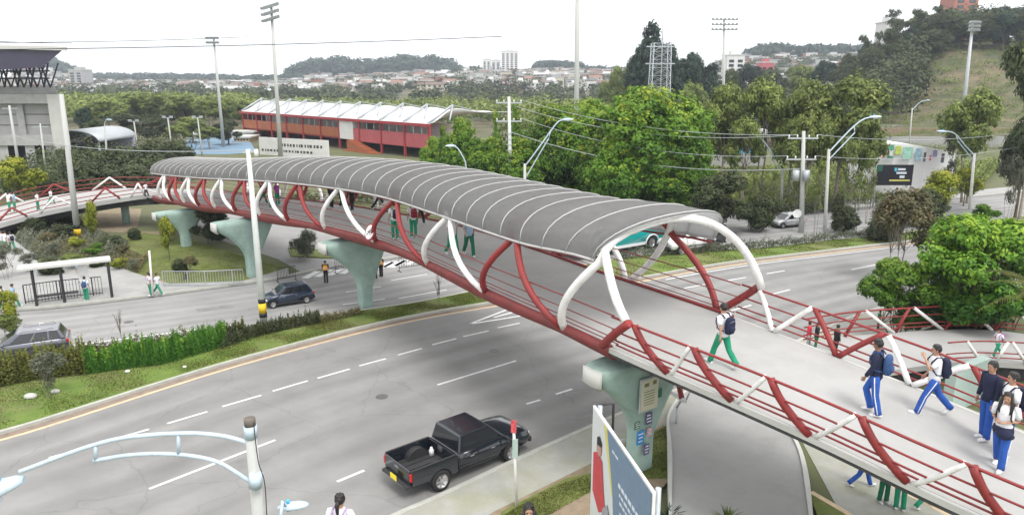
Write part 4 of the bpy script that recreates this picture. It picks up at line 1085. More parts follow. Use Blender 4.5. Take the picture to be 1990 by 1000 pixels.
def person(foot, hpx, face, pose, top, bottom, label, hair='short', bag=None, bag_label=None, z=0.0, sleeves='short', skin='skin', group=None, shoes='shoe_white', h=None, vest=None, fine=None, stripe=False, waist=None, glasses=False):
    """foot: pixel of the feet; hpx: height in pixels; face: heading in degrees (0 = away from camera, 90 = right)"""
    P = at(foot[0], foot[1], z)
    if h is None: h = atY(foot[0], foot[1] - hpx, P.y).z - z
    k = h / 1.70
    fine = hpx > 60 if fine is None else fine
    T = empty('person', tuple(P), label, 'person', group, rz=-R(face)); T.scale = (k, k, k)
    J = skeleton(pose)
    o = bpy.data.objects.new('body', body_mesh(pose, fine)); COL.objects.link(o); o.parent = T
    if not o.data.materials: o.data.materials.append(M['skin'])
    if skin != 'skin':
        o.material_slots[0].link = 'OBJECT'; o.material_slots[0].material = M[skin]
    dz = J['pel'].z - .93
    V3 = lambda x, y, z_: (x, y, z_ + dz)
    # trousers
    mb = MB()
    ring_loft(mb, [(V3(0, 0, .80), .10, .10), (V3(0, 0, .86), .165, .118), (V3(0, 0, .93), .158, .115), (V3(0, .0, 1.0), .14, .105)])
    for s in 'lr':
        a, b, c = J[s + 'h'], J[s + 'n'], J[s + 'a']
        mb.tube([a + Vector((0, 0, .02)), a.lerp(b, .3), a.lerp(b, .75), b, b.lerp(c, .4), b.lerp(c, .8), c + (c - b).normalized() * .02], [.098, .094, .08, .073, .075, .07, .074], 10)
    tr = mb.build('trousers', M[bottom], T)
    if stripe:
        for s, sx in (('l', -1), ('r', 1)):
            a, b, c = J[s + 'h'], J[s + 'n'], J[s + 'a']; off_ = [.095, .09, .076, .074, .074]
            pts = [a, a.lerp(b, .4), b, b.lerp(c, .5), c]
            mb = MB(); mb.tube([p + Vector((sx * o2, 0, 0)) for p, o2 in zip(pts, off_)], .012, 5); mb.build('stripe', M['cloth_white'], tr)
    # shirt
    mb = MB()
    ring_loft(mb, [(V3(0, 0, .86), .172, .128), (V3(0, 0, .98), .158, .12), (V3(0, .01, 1.12), .162, .122), (V3(0, .02, 1.26), .182, .13), (V3(0, .02, 1.36), .185, .12), (V3(0, .02, 1.42), .15, .10), (V3(0, .025, 1.465), .068, .065)])
    for s in 'lr':
        a, b, c = J[s + 's'], J[s + 'e'], J[s + 'w']
        st = a + Vector((.05 if s == 'l' else -.05, 0, .0))
        if sleeves == 'short': mb.tube([st, a, a.lerp(b, .4), a.lerp(b, .75)], [.06, .066, .064, .066], 9)
        else: mb.tube([st, a, a.lerp(b, .5), b, b.lerp(c, .5), b.lerp(c, .92)], [.06, .068, .062, .055, .05, .046], 9)
    mb.build('jacket' if sleeves == 'long' else 'shirt', M[top], T)
    if vest:
        mb = MB(); ring_loft(mb, [(V3(0, 0, 1.0), .168, .13), (V3(0, .01, 1.14), .172, .132), (V3(0, .02, 1.28), .19, .138), (V3(0, .02, 1.38), .17, .12), (V3(0, .02, 1.43), .11, .09)], caps=False)
        mb.build('vest', M[vest], T)
        mb = MB(); ring_loft(mb, [(V3(0, .01, 1.16), .177, .137), (V3(0, .01, 1.20), .182, .139)], caps=False); mb.build('reflective_band', M['cloth_white'], T)
    if waist:
        mb = MB(); ring_loft(mb, [(V3(0, 0, .82), .19, .15), (V3(0, .02, .9), .2, .17), (V3(0, .02, .98), .185, .15)]); mb.ball(V3(-.08, .17, .86), .12, 0, 10, 7, (1.5, .8, .9)); mb.build('tied_jacket', M[waist], T)
    # hair
    hd = J['hd']; mb = MB()
    if hair == 'cap':
        mb.ball(hd + Vector((0, -.008, .055)), .108, 0, 14, 8, (.92, 1.04, .85)); mb.disc(hd + Vector((0, .11, .06)), .075, (0, .2, 1), .015, 12)
        mb.build('cap', M['cloth_black'], T)
    else:
        # scalp cover: back and top of the skull
        b = 0; n = 16; mrows = 7; vs = []; fs = []
        for i in range(mrows + 1):
            for j in range(n):
                th = 2 * math.pi * j / n
                front = max(0, math.sin(th))
                phm = math.pi * (.70 - .40 * front ** .8); ph = phm * i / mrows
                vs.append(hd + Vector((.096 * math.sin(ph) * math.cos(th), .112 * math.sin(ph) * math.sin(th) - .012, .04 + .105 * math.cos(ph))))
        for i in range(mrows):
            for j in range(n): fs.append((i * n + j, (i + 1) * n + j, (i + 1) * n + (j + 1) % n, i * n + (j + 1) % n))
        mb.add(vs, fs, 0, True)
        for q in range(7):
            a = q * .9; mb.ball(hd + Vector((.05 * math.cos(a), .045 * math.sin(a) - .015, .105)), .042, 0, 7, 5)
        if hair == 'long':
            mb.tube([hd + Vector((0, -.05, .08)), hd + Vector((0, -.085, -.05)), hd + Vector((0, -.10, -.2)), hd + Vector((0, -.10, -.36))], [.07, .10, .11, .06], 10, flat=.6)
            for sx in (-1, 1): mb.tube([hd + Vector((sx * .075, .0, .07)), hd + Vector((sx * .1, .03, -.06)), hd + Vector((sx * .11, .05, -.2)), hd + Vector((sx * .09, .08, -.3))], [.03, .035, .035, .012], 7)
        if hair == 'tail':
            mb.tube([hd + Vector((0, -.09, .05)), hd + Vector((0, -.15, 0)), hd + Vector((0, -.15, -.12)), hd + Vector((0, -.13, -.26))], [.035, .04, .035, .012], 8)
        mb.build('hair', M['hair'], T)
    if fine:
        mb = MB()
        for sx in (-1, 1): mb.ball(hd + Vector((sx * .032, .078, .022)), .011, 0, 8, 5)
        mb.build('eyes', M['black'], T)
        mb = MB(); mb.tube([hd + Vector((-.022, .080, -.052)), hd + Vector((0, .086, -.054)), hd + Vector((.022, .080, -.052))], [.005, .008, .005], 6); mb.build('mouth', M['cloth_maroon'], T)
        for sx in (-1, 1):
            mb = MB(); mb.ball(hd + Vector((sx * .086, -.005, .01)), .026, 0, 7, 5, (.35, .7, 1)); mb.build('ear', M[skin], T)
    # shoes
    for s in 'lr':
        a = J[s + 'a']; ft = J[s + 'foot_pitch']; mb = MB(); rot = Matrix.Rotation(ft, 3, 'X')
        prof = [(-.07, .0, .042), (-.02, .012, .05), (.06, .004, .048), (.13, -.004, .046), (.19, -.012, .03)]
        b = len(mb.v); n = 10
        for y_, dz_, rr in prof:
            for j in range(n):
                th = 2 * math.pi * j / n; zz = max(-.042, rr * 1.0 * math.sin(th)) if math.sin(th) < 0 else rr * math.sin(th) * (1.1 if y_ < .03 else .8)
                p = rot @ Vector((rr * 1.05 * math.cos(th), y_, zz + dz_ * .3)); mb.v.append(tuple(a + p + Vector((0, 0, -.034))))
        for i in range(len(prof) - 1):
            for j in range(n): mb.f.append([b + i * n + j, b + i * n + (j + 1) % n, b + (i + 1) * n + (j + 1) % n, b + (i + 1) * n + j]); mb.m.append(0); mb.sm.append(True)
        mb.f.append([b + j for j in range(n)][::-1]); mb.m.append(0); mb.sm.append(False)
        mb.f.append([b + (len(prof) - 1) * n + j for j in range(n)]); mb.m.append(0); mb.sm.append(False)
        mb.build('shoe', M[shoes], T)
    if bag:
        B = empty('backpack', tuple(P), bag_label or ('backpack worn by the ' + label), 'backpack', None, rz=-R(face)); B.scale = (k, k, k)
        if len(B['label'].split()) > 16: B['label'] = ' '.join(B['label'].split()[:16])
        mb = MB(); c = Vector(V3(0, -.20, 1.19)); prof = [(-.22, .6), (-.2, .88), (-.08, 1), (.08, 1), (.17, .85), (.22, .55)]
        b = 0; n = 16
        for dz_, k_ in prof:
            for j in range(n):
                th = 2 * math.pi * j / n; ca, sa = math.cos(th), math.sin(th)
                mb.v.append((c.x + math.copysign(abs(ca) ** .6, ca) * .15 * k_, c.y + math.copysign(abs(sa) ** .6, sa) * .085 * k_, c.z + dz_))
        for i in range(len(prof) - 1):
            for j in range(n): mb.f.append([i * n + j, i * n + (j + 1) % n, (i + 1) * n + (j + 1) % n, (i + 1) * n + j]); mb.m.append(0); mb.sm.append(True)
        mb.f.append(list(range(n))[::-1]); mb.m.append(0); mb.sm.append(False); mb.f.append([(len(prof) - 1) * n + j for j in range(n)]); mb.m.append(0); mb.sm.append(False)
        mb.build('pack', M[bag], B)
        mb = MB(); mb.ball((c.x, c.y - .085, c.z - .08), .1, 0, 10, 6, (1.1, .45, .9)); mb.build('pocket', M[bag], B)
        for sx in (-1, 1):
            mb = MB(); mb.tube([V3(sx * .1, -.12, 1.38), V3(sx * .12, -.05, 1.46), V3(sx * .125, .05, 1.46), V3(sx * .13, .145, 1.34), V3(sx * .135, .14, 1.2), V3(sx * .16, .02, 1.06), V3(sx * .12, -.12, 1.04)], .017, 5, flat=1); mb.build('strap', M[bag], B)
        mb = MB(); mb.tube([V3(-.1, -.288, 1.30), V3(0, -.292, 1.33), V3(.1, -.288, 1.30)], .006, 4); mb.build('zip', M['cloth_grey'], B)
    return T
def deckz(s): return BP(s, 1, 0).z
zA = 5.0
# the walkers on the open ramp
def dz(x, y):
    """deck height under a pixel"""
    z = 5.0
    for _ in range(12):
        p = at(x, y, z); i = int(np.argmin((_pts[:, 0] - p.x) ** 2 + (_pts[:, 1] - p.y) ** 2)); z = float(_pts[i, 2])
    # near edge and centre share one height
    s = _L[i]; 
    for _ in range(20):
        p = at(x, y, z); best = min((abs((p - BP(ss, 0, 0)).dot(fr(ss)[1])), ss) for ss in np.arange(max(0, s - 8), min(SEND, s + 8), .25)); z = BP(best[1], 0, 0).z
    return z
def dp(foot, hpx, face, pose, top, bottom, label, **kw): return person(foot, hpx, face, pose, top, bottom, label, z=dz(*foot), **kw)
dp((1401, 710), 121, -33, 'walk', 'cloth_white', 'cloth_green', 'student in white shirt and green trousers striding alone towards the covered bridge', bag='cloth_navy', bag_label='navy backpack on the lone student in green trousers on the open deck')
dp((1694, 803), 142, -52, 'step', 'cloth_navy', 'cloth_blue', 'student in dark navy jacket and blue trousers walking mid ramp', sleeves='long', bag='cloth_bagblue', bag_label='blue shoulder backpack on the student in the navy jacket', stripe=True, skin='skin_dark')
dp((1806, 804), 136, -78, 'phone', 'cloth_white', 'cloth_blue', 'student in white polo raising a hand to his mouth, blue trousers', bag='cloth_navy', bag_label='black backpack on the white polo student raising his hand', stripe=True)
dp((1910, 852), 147, -100, 'stand', 'cloth_navy', 'cloth_blue', 'boy in navy top and blue trousers nearest the far rail, ahead of the girl', sleeves='long')
dp((1948, 884), 157, -80, 'stand', 'cloth_white', 'cloth_blue', 'student in white shirt half hidden behind the long haired girl', bag='cloth_navy', bag_label='navy backpack straps on the student behind the long haired girl')
dp((1937, 910), 146, -130, 'carry', 'cloth_white', 'cloth_blue', 'girl with long black hair facing the camera with a dark jacket at her waist', hair='long', bag='cloth_black', bag_label='large black backpack on the long haired girl', stripe=True, waist='cloth_navy')
# under the roof
dp((768, 464), 70, -30, 'stand', 'cloth_white', 'cloth_green', 'small student with navy pack between the red tubes near the round sign', bag='cloth_navy', bag_label='navy pack of the small student near the round sign')
dp((804, 461), 68, -20, 'stand', 'cloth_white', 'cloth_green', 'student in green trousers with a maroon pack under the roof', bag='cloth_maroon', bag_label='maroon backpack under the bridge roof')
dp((817, 437), 60, 10, 'stride', 'cloth_navy', 'cloth_black', 'dark dressed walker beside the student with the maroon pack', sleeves='long')
dp((880, 497), 82, 150, 'walk', 'cloth_white', 'cloth_green', 'student in green trousers framed inside the white arch under the roof', hair='long')
dp((912, 497), 82, 160, 'walk', 'cloth_lightblue', 'cloth_green_dark', 'student in pale blue shirt walking right beside the white arch')
dp((738, 407), 52, 60, 'stride', 'cloth_black', 'cloth_navy', 'person in black leaning forward by the far rail under the roof', sleeves='long')
dp((645, 404), 50, 20, 'stand', 'cloth_black', 'cloth_black', 'leftmost person in black between the red tubes under the roof', sleeves='long')
dp((664, 402), 48, 15, 'walk', 'cloth_black', 'cloth_black', 'person in black standing just left of the white arch pair', sleeves='long')
dp((685, 411), 52, 10, 'walk', 'cloth_black', 'cloth_black', 'person in black seen inside the white arch pair', sleeves='long')
dp((512, 396), 44, 60, 'walk', 'cloth_black', 'cloth_green_dark', 'dark walker in the left part of the covered bridge beside the concrete pole')
dp((540, 398), 44, -60, 'stand', 'cloth_purple', 'cloth_green', 'person in dull purple top in the left part of the covered bridge')
dp((527, 404), 42, 80, 'stand', 'cloth_black', 'cloth_green', 'person in black top and green trousers left of the white tube pair')
person((285, 383), 28, -70, 'carry', 'cloth_white', 'cloth_black', 'person in white at the far left mouth of the covered bridge', z=3.5)
person((101, 397), 30, 90, 'walk', 'cloth_white', 'cloth_green', 'student in white stepping along the far left ramp', z=2.1)
person((75, 408), 34, 80, 'stand', 'cloth_white', 'cloth_green', 'student in white and green standing by the white zigzag rail', z=1.9)
person((20, 412), 38, 30, 'stand', 'cloth_white', 'cloth_green', 'left one of two students at the end of the left ramp', z=1.6)
person((30, 411), 38, 60, 'stand', 'cloth_lightblue', 'cloth_green', 'right one of two students at the end of the left ramp', z=1.6)
# on the far pavement
person((6, 489), 40, 90, 'stand', 'cloth_white', 'cloth_green', 'leftmost of three white shirted students on the garden path', z=.12, group='students on the left path')
person((14, 491), 42, 40, 'stand', 'cloth_white', 'cloth_green', 'middle one of three white shirted students on the garden path', z=.12, group='students on the left path')
person((25, 488), 38, -60, 'walk', 'cloth_white', 'cloth_green', 'rightmost of three students on the garden path, carrying a dark bag', z=.12, bag='cloth_navy', bag_label='dark bag of the rightmost student on the garden path', group='students on the left path')
person((9, 601), 46, -80, 'walk', 'cloth_white', 'cloth_green', 'student by the small pavement tree, near the left edge', z=.12)
person((29, 597), 46, 70, 'walk', 'cloth_lightblue', 'cloth_green', 'student in pale blue just right of the small pavement tree', z=.12)
person((169, 583), 45, -15, 'stand', 'cloth_white', 'cloth_green', 'student with blue pack standing in front of the bus shelter', z=.12, bag='cloth_bagblue', bag_label='blue backpack of the student in front of the bus shelter')
person((159, 552), 44, 180, 'stand', 'cloth_lightblue', 'cloth_green', 'student in pale blue waiting behind the bus shelter railing', z=.12)
person((293, 574), 44, -140, 'stand', 'cloth_white', 'cloth_green', 'student with a magenta bag beside the white post', z=.12, bag='cloth_purple', bag_label='magenta bag beside the white post', hair='tail')
person((308, 572), 43, 100, 'stride', 'cloth_white', 'cloth_green', 'student with one leg out right of the white post', z=.12)
person((634, 549), 42, 170, 'stand', 'cloth_black', 'cloth_black', 'traffic officer in orange vest left of the mint pier', vest='cloth_orange', hair='cap', shoes='cloth_black')
person((741, 537), 40, 190, 'stand', 'cloth_black', 'cloth_black', 'traffic officer in orange vest right of the mint pier', vest='cloth_orange', hair='cap', shoes='cloth_black')
person((730, 541), 34, 150, 'stand', 'cloth_black', 'cloth_black', 'shorter person in black close beside the right traffic officer', shoes='cloth_black')
# bottom edge
person((668, 1120), 160, 10, 'walk', 'cloth_white', 'cloth_blue', 'woman with black ponytail at the bottom edge left of the pickup', hair='tail', bag='cloth_lilac', bag_label='lilac backpack of the woman with a ponytail', z=.0)
person((1026, 1148), 168, 175, 'stand', 'cloth_white', 'cloth_black', 'dark long haired woman at the bottom edge below the roadside sign', hair='long', z=.12)
# below the deck at the right
person((1674, 944), 92, 100, 'walk', 'cloth_white', 'cloth_blue', 'walker in blue trousers on the path under the deck', z=.02, fine=False)
person((1716, 975), 96, 170, 'stand', 'cloth_black', 'cloth_green_dark', 'walker in dark green left of the white shirt under the deck', z=.02, fine=False)
person((1747, 988), 98, 10, 'stand', 'cloth_white', 'cloth_green', 'broad student in white shirt and green trousers under the deck', z=.02, fine=False)
person((1798, 985), 96, 80, 'walk', 'cloth_navy', 'cloth_green', 'rightmost pair of green legs on the path under the deck', z=.02, fine=False)
# beyond the far rail
person((1570, 678), 52, -60, 'stand', 'cloth_red', 'cloth_grey', 'person in bright red jacket on the lower ramp beyond the rail', z=.8, sleeves='long', fine=False)
person((1584, 682), 55, 100, 'stand', 'cloth_black', 'cloth_green_dark', 'person in black right behind the bright red jacket', z=.8, sleeves='long', fine=False)
person((1622, 690), 58, 80, 'stand', 'cloth_black', 'cloth_black', 'person in black behind the red bars of the lower ramp', z=.8, sleeves='long', fine=False)
person((1936, 692), 53, -100, 'walk', 'cloth_white', 'cloth_green', 'small student in white on the lower ramp below the palm', z=1.0, bag='cloth_purple', bag_label='purple pack of the small student below the palm', fine=False)
person((1706, 640), 36, 90, 'stand', 'cloth_green_dark', 'cloth_black', 'distant walker in dark green beyond the lower ramp', z=.05, fine=False)
# ------------------------------------------------------------------ vegetation
def leaves_mesh(name, C, NRM, S, T, m, shape='diamond', asp=.5):
    """one small folded leaf (or leaf tuft) per point: C centres, NRM normals, S sizes, T tints"""
    n = len(C); rng = np.random.default_rng(abs(hash(name)) % 1000 if False else n)
    up = rng.normal(size=(n, 3)); NRM = NRM / np.linalg.norm(NRM, axis=1, keepdims=True)
    u = np.cross(NRM, up); u /= np.linalg.norm(u, axis=1, keepdims=True); v_ = np.cross(NRM, u)
    S = S[:, None]
    P = np.stack([C - u * S, C - v_ * S * asp + NRM * S * .12, C + u * S, C + v_ * S * asp + NRM * S * .12], axis=1).reshape(-1, 3)
    me = bpy.data.meshes.new(name); me.vertices.add(4 * n); me.vertices.foreach_set('co', P.astype(np.float32).ravel())
    me.loops.add(4 * n); me.loops.foreach_set('vertex_index', np.arange(4 * n, dtype=np.int32)); me.polygons.add(n)
    me.polygons.foreach_set('loop_start', np.arange(0, 4 * n, 4, dtype=np.int32))
    me.update(calc_edges=True); me.validate()
    at_ = me.attributes.new('tint', 'FLOAT', 'POINT'); at_.data.foreach_set('value', np.repeat(np.clip(T, 0, 1), 4).astype(np.float32))
    me.materials.append(m); return me
def crown(name, seed, lobes, ncl, nlf, cr, ls, m, flat=.8, core=True, tiptint=.35, asp=.5, droop=0.0):
    """lobes: (x,y,z,rx,ry,rz); clumps of leaves spread over and inside the lobes"""
    rng = np.random.default_rng(seed); L_ = np.array(lobes, float)
    wts = (L_[:, 3] * L_[:, 5]); wts /= wts.sum(); C = []; Nn = []; S = []; T = []
    zmin, zmax = (L_[:, 2] - L_[:, 5]).min(), (L_[:, 2] + L_[:, 5]).max()
    k = 0; tries = 0
    while k < ncl and tries < ncl * 20:
        tries += 1
        i = rng.choice(len(L_), p=wts); l = L_[i]; d = rng.normal(size=3); d /= np.linalg.norm(d)
        if d[2] < -.55 and rng.random() < .6: continue
        r = rng.random() ** .35 * .95 + .05
        c = l[:3] + d * l[3:] * r
        q = ((c - L_[:, :3]) / L_[:, 3:]); dd = np.linalg.norm(q, axis=1); 
        if (np.delete(dd, i) < .55).any(): continue
        if rng.random() < .10: continue
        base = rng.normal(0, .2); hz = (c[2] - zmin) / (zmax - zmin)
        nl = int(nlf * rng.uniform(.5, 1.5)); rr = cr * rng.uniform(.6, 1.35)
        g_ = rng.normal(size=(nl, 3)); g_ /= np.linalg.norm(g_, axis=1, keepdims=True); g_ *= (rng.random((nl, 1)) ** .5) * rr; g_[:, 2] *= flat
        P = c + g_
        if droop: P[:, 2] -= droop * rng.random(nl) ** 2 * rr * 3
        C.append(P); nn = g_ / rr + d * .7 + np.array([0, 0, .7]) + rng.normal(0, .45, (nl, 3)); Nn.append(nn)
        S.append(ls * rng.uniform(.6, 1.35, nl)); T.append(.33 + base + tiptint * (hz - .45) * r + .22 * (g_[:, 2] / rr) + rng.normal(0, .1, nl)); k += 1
    C = np.concatenate(C); Nn = np.concatenate(Nn); S = np.concatenate(S); T = np.concatenate(T)
    return leaves_mesh(name, C, Nn, S, T, m, asp=asp)
def limbs(mb, lobes, base_r, h0, seed, n=3, spread=1.0, multi=1, lean=.0):
    rnd = random.Random(seed)
    for q in range(multi):
        ox = rnd.uniform(-.06, .06) * (multi > 1) * spread; oy = rnd.uniform(-.06, .06) * (multi > 1) * spread
        fork = Vector((ox * 2 + lean, oy * 2, h0)); rb = base_r / (1 + .45 * (multi - 1))
        mb.tube([(ox, oy, -.02), (ox * 1.1, oy * 1.1, h0 * .15), (ox * 1.5 + lean * .4, oy * 1.5, h0 * .6), tuple(fork)], [rb * 1.35, rb, rb * .8, rb * .65], 8)
        for l in rnd.sample(list(lobes), min(n, len(lobes))):
            tgt = Vector(l[:3]) + Vector((0, 0, -l[5] * .1)); mid = fork.lerp(tgt, .5) + Vector((rnd.uniform(-.04, .04), rnd.uniform(-.04, .04), rnd.uniform(0, .04)))
            mb.tube([fork, mid, tgt], [rb * .6, rb * .4, rb * .15], 6)
            for _ in range(3):
                e = tgt + Vector((rnd.uniform(-1, 1) * l[3], rnd.uniform(-1, 1) * l[4], rnd.uniform(-.3, .9) * l[5])) * .8; mb.tube([mid, mid.lerp(e, .6) + Vector((0, 0, .02)), e], [rb * .3, rb * .2, rb * .05], 5)
def rlobes(seed, n, rx, rz, z0, z1, r0, r1, shape='round'):
    rnd = random.Random(seed); out = []
    for i in range(n):
        z = z0 + (z1 - z0) * (i + .5) / n if shape != 'round' else rnd.uniform(z0, z1)
        t = (z - z0) / (z1 - z0)
        lim = {'round': math.sqrt(max(.05, 1 - (2 * t - .9) ** 2)), 'cone': (1 - t) * .95 + .03, 'col': .8 + .2 * math.sin(t * 3.1), 'umb': .3 + .7 * t}[shape]
        a = rnd.uniform(0, 6.28); q = rnd.uniform(.1, 1) ** .6 * rx * lim
        s = rnd.uniform(r0, r1) * (1 if shape != 'cone' else max(.35, 1.1 - t))
        out.append((q * math.cos(a), q * math.sin(a), z, s, s, s * rz))
    return out
# prototypes: unit height 1, crown half-width about .5
PROTO = {}
def proto(kind, crownmesh, mb, bark):
    PROTO[kind] = (crownmesh, mb.mesh(kind + '_trunk', M[bark]))
def mk(kind, seed, lobes, ncl, nlf, cr, ls, leaf, bark='bark', br=.022, h0=.3, n=4, multi=1, flat=.8, tip=.35, asp=.5, droop=0.0):
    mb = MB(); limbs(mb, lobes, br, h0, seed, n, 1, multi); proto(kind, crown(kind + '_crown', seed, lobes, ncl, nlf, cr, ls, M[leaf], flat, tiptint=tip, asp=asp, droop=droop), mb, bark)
mk('ficus', 3, [(0, 0, .58, .40, .40, .36)] + rlobes(3, 12, .38, .85, .3, .88, .09, .15), 900, 44, .056, .0145, 'leaf_bright', br=.025, h0=.22, multi=4, tip=.9)
mk('ficus_b', 8, [(0, 0, .52, .36, .36, .34)] + rlobes(8, 12, .38, 1, .25, .86, .10, .16), 700, 38, .062, .017, 'leaf_bright', br=.025, h0=.2, multi=4, tip=.8)
mk('spire', 5, rlobes(5, 11, .22, 1.3, .16, .9, .13, .19, 'cone'), 330, 30, .06, .02, 'leaf_bright', h0=.2, tip=.4)
mk('light_bush', 11, rlobes(11, 9, .34, .8, .25, .75, .14, .2), 300, 34, .075, .028, 'leaf_light', h0=.12, multi=3, tip=.6)
mk('olive', 21, rlobes(21, 13, .36, .8, .38, .88, .11, .17), 520, 30, .06, .019, 'leaf_olive', 'bark_pale', h0=.34, tip=.45)
mk('olive_b', 22, rlobes(22, 9, .34, .7, .45, .9, .12, .18), 380, 28, .062, .02, 'leaf_olive', 'bark_pale', h0=.4, tip=.4, multi=2)
mk('dark_round', 31, rlobes(31, 12, .36, .85, .3, .86, .12, .18), 480, 30, .065, .021, 'leaf_dark', h0=.3)
mk('dark_bush', 32, [(0, 0, .45, .34, .34, .34)] + rlobes(32, 9, .34, .8, .22, .74, .16, .22), 420, 30, .08, .027, 'leaf_dark', h0=.12, multi=3)
mk('tall_dark', 33, rlobes(33, 11, .3, .7, .42, .93, .10, .16), 380, 26, .055, .018, 'leaf_dark', 'bark_pale', br=.016, h0=.45, n=5, tip=.3)
mk('conifer', 41, [(0, 0, .5, .3, .3, .34), (0, 0, .75, .15, .15, .2)] + rlobes(41, 24, .42, .5, .12, .97, .10, .17, 'cone'), 620, 24, .05, .02, 'leaf_deep', br=.018, h0=.5, tip=.2)
mk('deep_round', 42, rlobes(42, 11, .36, .9, .25, .86, .13, .19), 420, 28, .065, .022, 'leaf_deep', h0=.25)
mk('eucalyptus', 51, rlobes(51, 9, .36, .55, .5, .93, .08, .13, 'umb'), 230, 26, .05, .017, 'leaf_dark', 'bark_pale', br=.013, h0=.5, n=6, tip=.2)
mk('airy', 52, rlobes(52, 10, .34, .9, .32, .88, .10, .15), 190, 24, .07, .018, 'leaf_grey', 'bark_pale', br=.012, h0=.3, n=6, multi=4, tip=.2)
mk('brown_airy', 53, rlobes(53, 11, .38, .7, .42, .88, .12, .17), 260, 26, .075, .022, 'leaf_brown', 'bark_pale', br=.014, h0=.3, n=6, multi=4, tip=.4)
mk('yellow', 54, rlobes(54, 10, .34, .8, .35, .86, .12, .18), 230, 26, .075, .026, 'leaf_yellow', h0=.3, n=5, tip=.4)
mk('willow', 55, rlobes(55, 9, .3, .9, .3, .8, .14, .2), 300, 30, .07, .02, 'leaf_grey', 'bark_pale', h0=.3, n=5, droop=.9, tip=.2)
mk('thin', 56, rlobes(56, 8, .3, .9, .35, .9, .08, .13), 90, 18, .06, .02, 'leaf_olive', 'bark_pale', br=.010, h0=.4, n=7, multi=3, tip=.2)
mk('bare', 57, rlobes(57, 9, .32, .9, .45, .95, .10, .14), 22, 8, .05, .02, 'leaf_brown', 'bark', br=.014, h0=.2, n=8, multi=3, tip=.2)
mk('rosette_tree', 58, rlobes(58, 14, .40, .8, .25, .86, .12, .17), 760, 40, .05, .018, 'leaf_light', br=.018, h0=.15, multi=5, n=6, tip=.9, asp=.45)
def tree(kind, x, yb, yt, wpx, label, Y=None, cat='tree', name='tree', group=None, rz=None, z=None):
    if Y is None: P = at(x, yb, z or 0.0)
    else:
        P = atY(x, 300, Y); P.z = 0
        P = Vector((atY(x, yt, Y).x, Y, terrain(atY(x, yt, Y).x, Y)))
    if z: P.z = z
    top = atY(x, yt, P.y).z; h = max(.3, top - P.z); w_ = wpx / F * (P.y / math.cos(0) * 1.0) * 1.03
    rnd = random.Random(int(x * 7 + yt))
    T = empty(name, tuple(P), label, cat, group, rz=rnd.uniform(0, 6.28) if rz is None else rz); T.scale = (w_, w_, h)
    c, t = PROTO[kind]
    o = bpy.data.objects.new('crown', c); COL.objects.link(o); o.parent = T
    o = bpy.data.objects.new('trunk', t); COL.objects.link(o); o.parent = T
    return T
# --- beyond the near road, centre and right
tree('ficus', 1256, 415, 155, 268, 'largest bright green rounded tree beyond the road, centre right', rz=.4)
tree('ficus_b', 1075, 400, 196, 190, 'bright green tree directly left of the largest one')
tree('spire', 965, 395, 200, 74, 'pointed bright green tree behind the concrete power pole, its left side')
tree('spire', 1002, 390, 186, 90, 'tallest pointed bright green tree right at the concrete power pole')
tree('ficus_b', 905, 390, 224, 120, 'broad bright green tree at the right end of the red stand')
tree('spire', 862, 385, 232, 80, 'leftmost bright green tree touching the red stand')
tree('ficus_b', 850, 372, 262, 90, 'low bright green tree hiding the right foot of the red stand')
tree('spire', 895, 388, 222, 44, 'slim green tip rising among the trees by the red stand')
tree('ficus_b', 1010, 405, 262, 150, 'lower bright green tree behind the bridge roof')
tree('ficus_b', 1165, 412, 235, 150, 'bright green tree filling the gap beside the double arm lamp')
tree('light_bush', 1085, 398, 318, 125, 'yellow green bush below the double arm lamp')
tree('spire', 1222, 330, 40 + 112, 60, 'slim green top poking above the largest tree', Y=100)
tree('ficus_b', 1335, 418, 232, 120, 'right shoulder tree of the bright green clump')
tree('ficus_b', 1200, 424, 262, 170, 'low bright green tree in front, left below the largest one')
tree('ficus_b', 1292, 424, 285, 150, 'low bright green tree in front, right below the largest one')
tree('ficus', 1140, 400, 182, 170, 'tall bright green tree filling in left of the largest one')
tree('ficus_b', 955, 400, 262, 130, 'low bright green tree behind the small bridge side lamp')
tree('dark_round', 1402, 452, 325, 165, 'dark leafy roadside tree above the white pickup')
tree('light_bush', 1330, 430, 380, 60, 'small light green bush left of the dark roadside tree')
tree('dark_bush', 1475, 450, 368, 80, 'low dark tree between the roadside lamps')
# conifers and dark mass behind
tree('conifer', 1268, 0, 36, 120, 'tall dark conifer rising behind the lattice pylon', Y=190)
tree('conifer', 1302, 0, 80, 110, 'dark conifer just right of the tall one', Y=195)
tree('deep_round', 1245, 0, 92, 90, 'deep green tree left of the lattice pylon', Y=200)
tree('deep_round', 1330, 0, 108, 100, 'deep green tree right of the lattice pylon', Y=200)
tree('deep_round', 1385, 0, 116, 70, 'deep green tree left of the right floodlight mast', Y=210)
